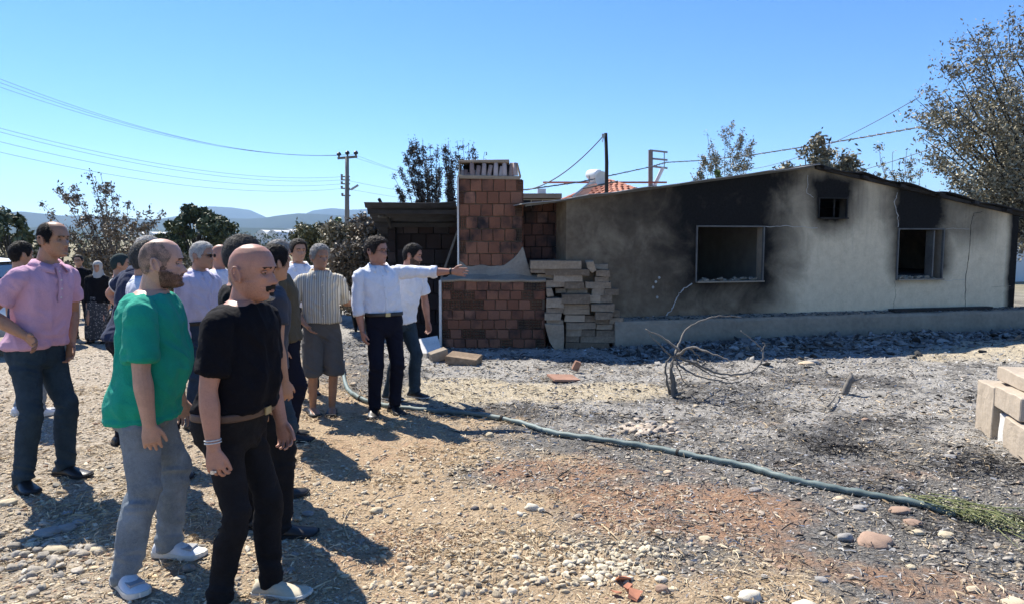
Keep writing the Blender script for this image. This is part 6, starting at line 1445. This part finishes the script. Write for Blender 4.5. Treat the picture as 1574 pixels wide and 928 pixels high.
person('bald man glimpsed between the white haired man and the dark haired man', px=336, top=(337,376), Y=8.0, yaw=0, hyaw=0, vox=.010, skinm=SK_red, shirt=C_pale, trousers=D_navy, shoes=('dress', L_black, S_dark))
person('dark haired man in an open necked white shirt behind the striped shirt man', px=460, top=(457,369), Y=8.1, yaw=-62, hyaw=10, vox=.009, skinm=SK_tan, hair=('dk', M_hair_dark), hth=.016, shirt=C_white, collar_=True, sleeve='long', placket=(.57,.82), trousers=D_navy, shoes=('dress', L_black, S_dark))
# --- the three in front of the oven
person('grey haired man in a striped short sleeved shirt, grey shorts and sandals', foot=(497,633), top=(491,377), yaw=-66, hyaw=18, vox=.0065, build=1.0, belly=.2, skinm=SK_brown, hair=('grey', M_hair_grey), hth=.017, hrough=.5, shirt=C_stripe, collar_=True, tuck=False, hem=.55, placket=(.57,.80), trousers=D_short, shorts=True, shoes=('sandal', L_black, S_dark),
    rarm=((-.02,.42,-1),(.55,-.45,-.62),(-.1,-.5,.8),(.7,-.6,0)), larm=((-.35,.35,-1),(-.1,.5,.1),(0,0,-1),(1,0,0)), rhand=dict(curl=.25, spread=.09, thumb=.8), feet=((-.02,-.10),(.03,.085)), footyaw=(8,-8), sleeve_len=.9)
pm, pma, _, _, _ = person('man in spectacles and a white shirt pointing at the burnt house with outstretched arm', foot=(592,634), top=(576,366), hsc=1.07, yaw=-62, hyaw=38, vox=.0055, build=1.0, belly=.08, skinm=SK_red, hair=('br', M_hair_brown), hth=.020, hrough=.45, glasses='clear', shirt=C_white, collar_=True, sleeve='rolled', placket=(.57,.82), trousers=D_navy, belt=L_black, shoes=('dress', L_black, S_dark),
    rarm=((.02,.12,-1),(.20,-.10,-1),(0,-1,0),(1,0,0)), larm=((.47,.86,.0),(.50,.86,.03),(.85,-.5,-.12),(.0,.1,1),(.5,.86,-.06)), lhand=dict(curl=.10, spread=.10, thumb=.8), rhand=dict(curl=.35), feet=((.02,-.12),(.0,.10)), footyaw=(-18,8))
s0, el, wr, u, f_, ar, hd, ts = pma['l']; mb = MB(); limb(mb, [wr-f_*.030, wr-f_*.010], [.034*ar]*2, 14, 1, dome=False); wt_ = link('wristwatch', mb.mesh('wristwatch', L_black, True), pm)
person('bearded dark haired man in a white t-shirt and dark jeans beside the oven', foot=(616,610), top=(637,376), yaw=-35, hyaw=30, hpitch=8, vox=.0065, build=1.04, belly=.15, skinm=SK_red, hair=('dk', M_hair_dark), hth=.015, beard=M_beard_dk, shirt=C_white, tuck=False, hem=.50, trousers=D_blue, shoes=('dress', L_black, S_white),
    larm=((.05,.28,-1),(.15,.02,-1),(0,-1,0),(1,0,0)), rarm='hang', lhand=dict(curl=.4), feet=((-.05,-.13),(.10,.12)), footyaw=(5,10), sleeve_len=.8)
# --- far left background
person('dark haired person in navy mostly hidden behind the pink polo', px=30, top=(30,373), Y=7.2, yaw=60, hyaw=0, vox=.010, skinm=SK_tan, hair=('dk', M_hair_dark), hth=.016, shirt=C_navy, tuck=False, trousers=D_grey, shoes=('sneaker', L_white, S_white), group='onlookers at the back')
person('woman with tied dark hair in a black top and trousers standing far back', foot=(128,519), top=(120,392), yaw=-75, hyaw=0, vox=.011, build=.95, skinm=SK_tan, hair=('dk', M_hair_dark), hth=.012, shirt=C_dblk, sleeve='long', tuck=False, hem=.47, trousers=D_navy, shoes=('dress', L_black, S_dark), glasses='clear', group='onlookers at the back')
person('short woman in a pale headscarf and patterned baggy trousers beside the woman in black', foot=(152,526), top=(151,402), yaw=-80, hyaw=0, vox=.011, build=1.0, skinm=SK_tan, scarf=C_scarf, shirt=C_dblk, sleeve='long', tuck=False, hem=.50, skirt=C_pattern, trousers=None, shoes=('loafer', L_black, S_dark), group='onlookers at the back')
person('person in a dark green cap glimpsed behind the navy polo', px=182, top=(183,392), Y=8.6, yaw=30, vox=.011, skinm=SK_tan, hair=('cap', cloth('dark_green_cloth', (.025,.04,.04))), hairstyle='short', hth=.02, hrough=.05, shirt=C_dblk, tuck=False, trousers=D_navy, shoes=('dress', L_black, S_dark), group='onlookers at the back')
# ------------------------------------------------------------------ things lying in the yard
def smooth_path(pts, k=6): return [Vector(p) for p in catmull([tuple(p) for p in pts], k)]
M_hose = mat('hose_rubber', (.07,.105,.10), .6, .25, 9, .3, .004, col2=(.21,.27,.255), spec=.4)
hpx = [(523,560),(526,575),(533,598),(548,612),(575,621),(615,629),(680,635),(740,642),(800,655),(850,668),(920,681),(1000,693),(1080,709),(1150,723),(1200,738),(1260,750),(1330,762),(1412,778),(1470,792)]
g_ = [G(x, y) for x, y in hpx]; g_ = [Vector((p.x, p.y, H(p.x, p.y)+.028)) for p in g_]; g_[0].z += .10; g_[1].z += .05
q = smooth_path(g_, 8); q = [p + Vector((0,0,.004*math.sin(i*1.7))) for i, p in enumerate(q)]
he = empty('water_hose', (0,0,0)); tag(he, 'thick blue-green hose snaking from the shed to the lower right across the ash', 'hose')
MB().tube(q, [.0245+.002*math.sin(i*.9)+.0015*math.sin(i*.37) for i in range(len(q))], 12).build('hose_pipe', M_hose, he, True)
for i in (26, 60, 92): MB().tube([q[i], q[i+1].lerp(q[i],.6)], [.030,.030], 12).build('joint', M_char, he)
# burnt bush: limbs traced in space at its own distance
BY = G(1043,608).y; M_dead = mat('dead_wood', (.17,.155,.135), .9, .45, 14, .5, .006)
be = empty('burnt_bush', (0,0,0)); tag(be, 'leafless burnt bush with long curling pale branches in front of the ledge', 'bush')
def br(pts, r, nm='branch', mt=None):
    p = smooth_path([P(x, y, BY+dy) for x, y, dy in pts], 5); n = len(p); p = [v+Vector((rnd.gauss(0,1),rnd.gauss(0,1),rnd.gauss(0,1)))*.005 for v in p]
    r *= .66; MB().tube(p, [r*(1-.72*i/(n-1))*rnd.uniform(.8,1.2) for i in range(n)], 7).build(nm, mt or M_dead, be, True)
br([(1036,612,0),(1034,590,0),(1032,565,0),(1038,548,0)], .045); br([(1030,606,.05),(1024,578,0),(1024,556,0),(1038,545,0)], .028); br([(1040,606,0),(1036,580,.0),(1030,562,.05),(1045,540,.1)], .03)
br([(1038,548,0),(1045,525,.15),(1058,503,.25),(1085,490,.35),(1110,485,.4),(1140,487,.45)], .024); br([(1040,546,0),(1062,533,-.15),(1085,540,-.3),(1112,550,-.4),(1130,557,-.45)], .026)
br([(1042,550,0),(1065,556,.1),(1095,570,.2),(1130,575,.3),(1155,570,.35),(1170,555,.4),(1172,538,.4),(1160,525,.4),(1138,508,.4)], .026); br([(1170,540,.4),(1176,530,.4),(1172,526,.4)], .013)
br([(1040,556,0),(1060,572,-.1),(1090,582,-.2),(1125,588,-.2),(1150,580,-.1),(1165,566,0)], .022); br([(1043,546,.1),(1070,562,.3),(1100,578,.45),(1135,577,.5)], .02); br([(1040,560,.0),(1055,590,.2),(1085,600,.4)], .012)
br([(1060,533,-.1),(1075,548,.1),(1088,560,.3)], .014); br([(1046,540,0),(1022,520,.1),(992,506,.15)], .026); br([(1038,552,0),(1012,528,-.05),(996,510,-.05)], .016)
br([(1030,612,0),(1045,604,-.05),(1052,600,-.05)], .035)
for k, pl_ in enumerate([[(990,506),(1018,525),(1040,546)]]): pass
tg = empty('burnt_stump', (0,0,0)); tag(tg, 'small forked burnt stump sticking out of the ash right of the burnt bush', 'stump'); by = G(1298,606).y
MB().tube(smooth_path([P(1297,606,by), P(1303,592,by), P(1308,580,by), P(1307,573,by+.05)], 4), [.04]*5+[.035]*4+[.02]*4, 7).build('stem', M_dead, tg, True); MB().tube([P(1304,588,by), P(1314,584,by), P(1323,582,by+.05)], [.025,.015,.006], 6).build('branch', M_dead, tg, True)
MB().tube([P(1296,604,by), P(1320,608,by-.05), P(1336,609,by)], [.012,.008,.004], 5).build('twig', M_dead, tg, True)
def stick(px_pts, r, label, mt=None, lift=.01):
    pts = []
    for x, y in px_pts: g = G(x, y); pts.append(Vector((g.x, g.y, H(g.x, g.y)+lift+r)))
    p = smooth_path(pts, 3); return tag(MB().tube(p, [r*(1-.6*i/len(p)) for i in range(len(p))], 6).build('stick', mt or M_dead, None, True), label, 'stick', 'sticks lying on the ground')
stick([(1272,630),(1282,618),(1288,608)], .013, 'thin curved stick left of the burnt stump', None, .04); stick([(1215,626),(1230,634),(1246,637)], .012, 'short stick lying between the burnt bush shadow and the stump')
stick([(862,740),(858,735),(876,724)], .009, 'short charred stick on the tan gravel near the middle', M_char); stick([(536,828),(528,800),(541,778)], .005, 'thin pale straw stalk beside the shadow', M_straw); stick([(925,806),(950,830)], .006, 'pale stalk beside the cobble heap', M_straw)
stick([(1558,800),(1574,806),(1590,808)], .03, 'charred branch end at the right edge beside the green twigs', M_char)
# boards, blocks
M_block = mat('aerated_block', (.34,.285,.22), .95, .12, 30, .5, .006, col2=(.46,.39,.31)); M_board = mat('reddish_board', (.30,.17,.12), .85, .3, 18, .4)
def rest_box(name, px, py, size, rot, mt, label, cat_, group=None, z=0, bev=.006, sub=0, jit=.004):
    g = G(px, py); mb = MB().box((0,0,0), size, None, jit); me = mb.mesh(name, mt); bm = bmesh.new(); bm.from_mesh(me); bmesh.ops.bevel(bm, geom=bm.edges[:], offset=bev, segments=2, affect='EDGES')
    if sub:
        bmesh.ops.subdivide_edges(bm, edges=[e for e in bm.edges if e.calc_length() > .05], cuts=sub, use_grid_fill=True)
        for v in bm.verts: v.co += Vector((mnoise.noise(v.co*7+Vector((px,0,0))), mnoise.noise(v.co*7+Vector((0,px,4))), mnoise.noise(v.co*7+Vector((px,3,0)))))*.012
    bm.to_mesh(me); bm.free(); return tag(link(name, me, None, (g.x, g.y, H(g.x, g.y)+size[2]/2+z), rot), label, cat_, group)
rest_box('concrete_block', 674, 556, (.26,.14,.15), (.1,-.25,.5), M_conc, 'dark grey broken concrete block lying by the oven, left of a pair', 'block', 'concrete blocks in front of the oven')
rest_box('concrete_block', 713, 560, (.46,.30,.12), (.12,.10,-.25), M_slab, 'pale flat concrete block lying by the oven, right of a pair', 'block', 'concrete blocks in front of the oven')
rest_box('wooden_board', 866, 585, (.36,.26,.025), (.1,.08,.35), M_board, 'small reddish board lying on the sand in front of the slab pile', 'board', z=.03, bev=.003)
rest_box('brick_fragment', 886, 574, (.09,.06,.13), (.3,.35,.3), M_board, 'reddish fragment standing up on the edge of the small board', 'brick fragment', z=.03)
rest_box('charred_board', 1090//1+750, 560, (.45,.22,.03), (.05,.05,.2), M_char, 'dark charred board in the oven shadow before the slab pile', 'board', bev=.003)
# the white block stack, lower right
sg = 'large aerated blocks stacked at the right edge'
def wblock(px0, py0, px1, py1, Y, dep, label, rz=0., mt=None, chip=0):
    a = P(px0, py0, Y); b_ = P(px1, py1, Y); sx_, sz = b_.x-a.x, a.z-b_.z; mb = MB().box((0, dep/2, 0), (sx_, dep, sz), None, .004); me = mb.mesh('aerated_block', mt or M_block); bm = bmesh.new(); bm.from_mesh(me)
    bmesh.ops.bevel(bm, geom=bm.edges[:], offset=.008, segments=1, affect='EDGES'); bmesh.ops.subdivide_edges(bm, edges=[e for e in bm.edges if e.calc_length() > .05], cuts=5, use_grid_fill=True)
    for v in bm.verts: v.co += Vector((mnoise.noise(v.co*8+Vector((px0,0,0))), mnoise.noise(v.co*8), mnoise.noise(v.co*8+Vector((0,0,py0)))))*.006
    bm.to_mesh(me); bm.free(); return tag(link('aerated_block', me, None, ((a.x+b_.x)/2, Y, (a.z+b_.z)/2), (0,0,rz)), label, 'block', sg)
BA = G(1499, 657); BB = G(1546, 692); bd_ = (BB-BA).normalized(); bang = math.atan2(bd_.y, bd_.x); bn_ = Vector((-bd_.y, bd_.x, 0))
if bn_.x < 0: bn_ = -bn_
def pblock(s0, s1, z0, z1, inset, th, label, rz=0., mt=None, jit=.006):
    mb = MB().box((0,0,0), (s1-s0, th, z1-z0), None, jit); me = mb.mesh('aerated_block', mt or M_block); bm = bmesh.new(); bm.from_mesh(me)
    bmesh.ops.bevel(bm, geom=bm.edges[:], offset=.008, segments=1, affect='EDGES'); bmesh.ops.subdivide_edges(bm, edges=[e for e in bm.edges if e.calc_length() > .05], cuts=6, use_grid_fill=True)
    for v in bm.verts: v.co += Vector((mnoise.noise(v.co*8+Vector((s0*9,0,0))), mnoise.noise(v.co*8), mnoise.noise(v.co*8+Vector((0,0,z0*9)))))*.010 + Vector((0,0,-.02))*max(0, mnoise.noise(v.co*3+Vector((s1,0,0)))-.2)
    bm.to_mesh(me); bm.free(); c = BA + bd_*(s0+s1)/2 + bn_*(inset+th/2); return tag(link('aerated_block', me, None, (c.x, c.y, (z0+z1)/2), (0,0,bang+rz)), label, 'block', sg)
pblock(0, .42, .0, .47, 0, .45, 'tall pale aerated block at the back of the right edge stack'); pblock(.43, .98, .30, .49, .01, .45, 'long aerated block resting across the front of the right edge stack', .01); pblock(.70, 1.35, .0, .285, -.01, .40, 'lower front aerated block at the foot of the right edge stack', -.02)
pblock(.12, .95, .50, .62, .12, .40, 'flat aerated block set back on top of the right edge stack', .02); pblock(.45, .68, .0, .27, .06, .30, 'jagged white broken chunk between the two lower aerated blocks', .12, M_edge, .03); pblock(.3, 1.0, .63, .68, .26, .25, 'thin slab lying on the very top of the right edge stack', -.05)
# ------------------------------------------------------------------ individual stones
def stone_mesh(seed, elong=1.0):
    bm = bmesh.new(); bmesh.ops.create_icosphere(bm, subdivisions=3, radius=.5)
    for v in bm.verts: n_ = v.co.normalized(); v.co = n_*(.5+.13*mnoise.noise(n_*1.6+Vector((seed*3.1,0,0)))+.05*mnoise.noise(n_*4+Vector((0,seed*2.,0))))
    me = bpy.data.meshes.new('stone'); bm.to_mesh(me); bm.free(); me.polygons.foreach_set('use_smooth', [True]*len(me.polygons)); return me
SM = {}
def smat(k, c): 
    return mat('stone_'+k, c, .85, .22, 14, .35, .006)
cols = {'tan': (.46,.39,.27), 'pale': (.55,.50,.40), 'grey': (.27,.26,.245), 'red': (.30,.205,.15), 'buff': (.50,.40,.28), 'dark': (.12,.11,.11)}
ST = [(580,779,22,16,'tan','yellowish rounded stone lying on the tan gravel right of the shadow'),(561,768,14,9,'tan',''),(583,766,14,7,'tan',''),(818,776,24,18,'pale','whitish round stone in the middle of the gravel'),(832,782,12,12,'pale',''),(730,778,14,9,'dark','dark reddish stone left of the whitish round stone'),(1154,911,40,26,'pale','big pale yellow stone at the bottom edge right of centre'),(1120,917,16,12,'pale',''),(1018,903,24,18,'red','dark red stone beside the bottom cobbles'),(1016,888,20,12,'pale',''),(1237,925,40,16,'pale','pale stone cut by the bottom edge of the picture'),
(1346,827,58,22,'red','long orange brown rock lying on the burnt ground at the lower right'),(1300,822,28,20,'grey','grey rounded stone just left of the long orange brown rock'),(1133,846,16,13,'tan','small tan stone alone on the red soil'),(1084,825,22,10,'tan',''),(1496,901,24,14,'buff','buff stone near the bottom right corner'),(1560,922,44,16,'buff','wide buff stone in the bottom right corner'),(1306,883,18,10,'buff',''),(1203,869,16,10,'red',''),(1262,888,22,8,'grey',''),(1404,800,30,14,'red','flat reddish stone left of the green twigs'),(1383,782,34,9,'red',''),(1410,815,26,9,'tan',''),(1455,819,30,10,'tan',''),(1322,778,24,8,'grey',''),(1400,868,16,8,'tan',''),
(753,667,14,12,'tan','lone round yellowish stone in the ash just below the hose'),(709,671,9,6,'tan',''),(965,652,14,7,'red',''),(983,655,17,8,'buff',''),(978,661,20,7,'grey',''),(1000,648,20,7,'grey',''),(1032,648,16,7,'buff',''),(940,648,12,6,'grey',''),(1250,558,20,7,'grey',''),(1330,645,12,8,'red','small orange stone on the ash beyond the hose'),(1460,700,22,9,'grey',''),(543,592,12,9,'buff','small brown stone by the bend of the hose'),(1027,724,16,9,'buff',''),(1160,750,20,10,'grey',''),(1290,766,20,9,'buff',''),(1240,560,24,7,'buff',''),
(75,812,44,16,'grey','flat dark stone in the shadow at the bottom left'),(103,806,30,16,'grey',''),(122,797,24,14,'grey',''),(85,838,40,12,'tan','pale flat stone on the sunlit ground at the bottom left'),(150,838,28,14,'tan',''),(104,782,18,9,'grey',''),(474,784,20,12,'grey','grey stone in the shadow beside the beige shoe'),(12,770,30,12,'tan',''),(940,930,26,14,'pale',''),(787,903,18,16,'pale',''),(792,855,16,14,'pale',''),(873,862,18,14,'pale',''),(895,858,18,12,'pale',''),(937,862,16,13,'pale',''),(850,868,16,12,'pale',''),(835,886,18,14,'pale',''),(900,885,20,14,'pale',''),(924,877,14,11,'pale',''),(855,838,14,10,'pale',''),(665,905,18,12,'pale',''),(630,870,16,10,'pale',''),(706,895,14,14,'buff','')]
LM = [(580,779,'the yellowish rounded stone'),(818,776,'the whitish round stone'),(1154,911,'the big pale stone at the bottom edge'),(1346,827,'the long orange brown rock'),(753,667,'the lone round stone below the hose'),(1040,608,'the burnt bush'),(1300,600,'the burnt stump'),(960,900,'the clay shards'),(1480,790,'the cut green twigs'),(430,905,'the beige shoe'),(205,900,'the white trainers'),(50,740,'the pink polo man'),(880,860,'the pale cobble heap'),(710,560,'the concrete blocks'),(1560,640,'the aerated blocks')]
used_l = {}
def where(px, py):
    lx, ly, nm = min(LM, key=lambda q: (q[0]-px)**2+((q[1]-py)*1.6)**2); dx, dy = px-lx, (py-ly)*1.3
    return ('just ' if abs(dx)+abs(dy) < 45 else '')+(('right of ' if dx > 0 else 'left of ') if abs(dx) > abs(dy) else ('in front of ' if dy > 0 else 'beyond '))+nm
protos = [stone_mesh(i) for i in range(6)]
for i, (px, py, w_, h_, cn, lab) in enumerate(ST):
    g = G(px, py+h_*.3); sc_ = FPX/g.y; W_ = w_/sc_; Hh = max(h_/sc_*.75, W_*.32)
    me = protos[i % 6].copy(); me.materials.append(smat(cn, cols[cn])); ang = rnd.uniform(-.5,.5)
    o = link('stone', me, None, (g.x, g.y, H(g.x, g.y)+Hh*.22), (rnd.uniform(-.1,.1), rnd.uniform(-.1,.1), ang)); o.scale = (W_, W_*rnd.uniform(.65,.85), Hh)
    reg = 'in the heap of pale cobbles at the bottom centre' if 600 < px < 960 and py > 830 else 'in the bottom left corner' if px < 200 else 'on the ash near the hose' if py < 700 else 'on the burnt ground at the lower right' if px > 1000 else 'on the tan gravel'
    if lab: tag(o, lab, 'stone')
    elif True:
        l = {'tan':'small tan','pale':'pale rounded','grey':'grey','red':'reddish','buff':'buff','dark':'dark'}[cn]+' stone '+where(px, py); k_ = used_l.get(l, 0); used_l[l] = k_+1
        if k_: l = ['','second ','third ','fourth ','fifth ','sixth ','seventh ','eighth ','ninth '][k_]+('nearest ' if False else '')+l
        tag(o, l, 'stone', 'loose stones '+reg)
    else: tag(o, {'tan':'small tan','pale':'pale rounded','grey':'grey','red':'reddish','buff':'buff','dark':'dark'}[cn]+' stone lying '+reg, 'stone', 'loose stones '+reg)
# broken clay shards
M_shard = mat('terracotta', (.40,.17,.10), .85, .2, 30, .3)
for px, py, s_, rz in ((958,892,.07,.3),(975,916,.075,1.2),(946,912,.05,2.1),(965,905,.04,.8)):
    g = G(px, py); me = MB().box((0,0,0), (s_, s_*.8, .010), None, s_*.12).mesh('clay_shard', M_shard); tag(link('clay_shard', me, None, (g.x, g.y, H(g.x, g.y)+.022), (rnd.uniform(-.6,.6), rnd.uniform(-.6,.6), rz)), {958:'largest broken orange clay shard, upright, right of the pale cobbles',975:'clay shard nearest the bottom edge right of the pale cobbles',946:'leftmost clay shard beside the pale cobbles',965:'small clay shard between the other three'}[px], 'shard', 'clay shards among the cobbles')
# ash and charcoal heap, green cut twigs
def twig_heap(name, px, py, n, rx, ry, L, r, mt, label, cat_, hgt=.06, ang=None, droop=.0):
    c = G(px, py); mb = MB()
    for _ in range(n):
        x, y = rnd.gauss(0, rx), rnd.gauss(0, ry); a = rnd.uniform(0, 6.28) if ang is None else rnd.gauss(ang, .35); l = L*rnd.uniform(.5,1.2); z = H(c.x+x, c.y+y)+rnd.random()*hgt+.01; d = Vector((math.cos(a)*l/2, math.sin(a)*l/2, rnd.gauss(0,.14)*l))
        p = Vector((c.x+x, c.y+y, z)); q0, q1 = p-d, p+d; q0.z = max(q0.z, z*.4); q1.z = max(q1.z, z*.4); mb.tube([q0, p+Vector((0,0,l*.06)), q1], [r, r*.8, r*.4], 3, False)
    o = mb.build(name, mt); return tag(o, label, cat_, kind='stuff')
twig_heap('charcoal_bits', 1285, 690, 150, .17, .12, .07, .005, M_char, 'small heap of black charcoal twigs on the ash', 'charcoal'); twig_heap('ash_tuft', 1515, 722, 220, .26, .16, .08, .004, M_char, 'dark burnt tuft of grass roots below the aerated blocks', 'burnt grass')
ge = G(1482, 798); M_twig = mat('green_twig', (.16,.18,.07), .7, .3, 20, .2)
tw = empty('cut_twigs', (ge.x, ge.y, 0)); tag(tw, 'bundle of cut green twigs with needle leaves lying at the end of the hose', 'twigs'); mb = MB(); an = []
A0, A1 = G(1408,772), G(1562,815)
for _ in range(46):
    t = rnd.random(); p = A0.lerp(A1, min(1, t*.75)); p += Vector((rnd.gauss(0,.04), rnd.gauss(0,.06), 0)); d = (A1-A0).normalized(); a_ = rnd.gauss(0,.35); d = Vector((d.x*math.cos(a_)-d.y*math.sin(a_), d.x*math.sin(a_)+d.y*math.cos(a_), 0)); l = rnd.uniform(.2,.5)
    z = H(p.x, p.y)+rnd.uniform(.01,.10); q0 = Vector((p.x, p.y, z)); q1 = q0+d*l; q1.z = z+rnd.uniform(-.03,.03); mb.tube([q0-ge, q0.lerp(q1,.5)+Vector((0,0,.02))-ge, q1-ge], [.004,.003,.0015], 4, False); an += [tuple(q0.lerp(q1, k/9)-ge) for k in range(10)]
mb.build('stem', M_twig, tw, True); V, F = leaves_at(np.array(an), 4, .018, .008); link('leaves', quads_mesh('leaves', V, F, leafmat('cut_green_leaves', [(0,(.12,.12,.06)),(.5,(.32,.32,.17)),(1,(.58,.54,.36))])), tw)
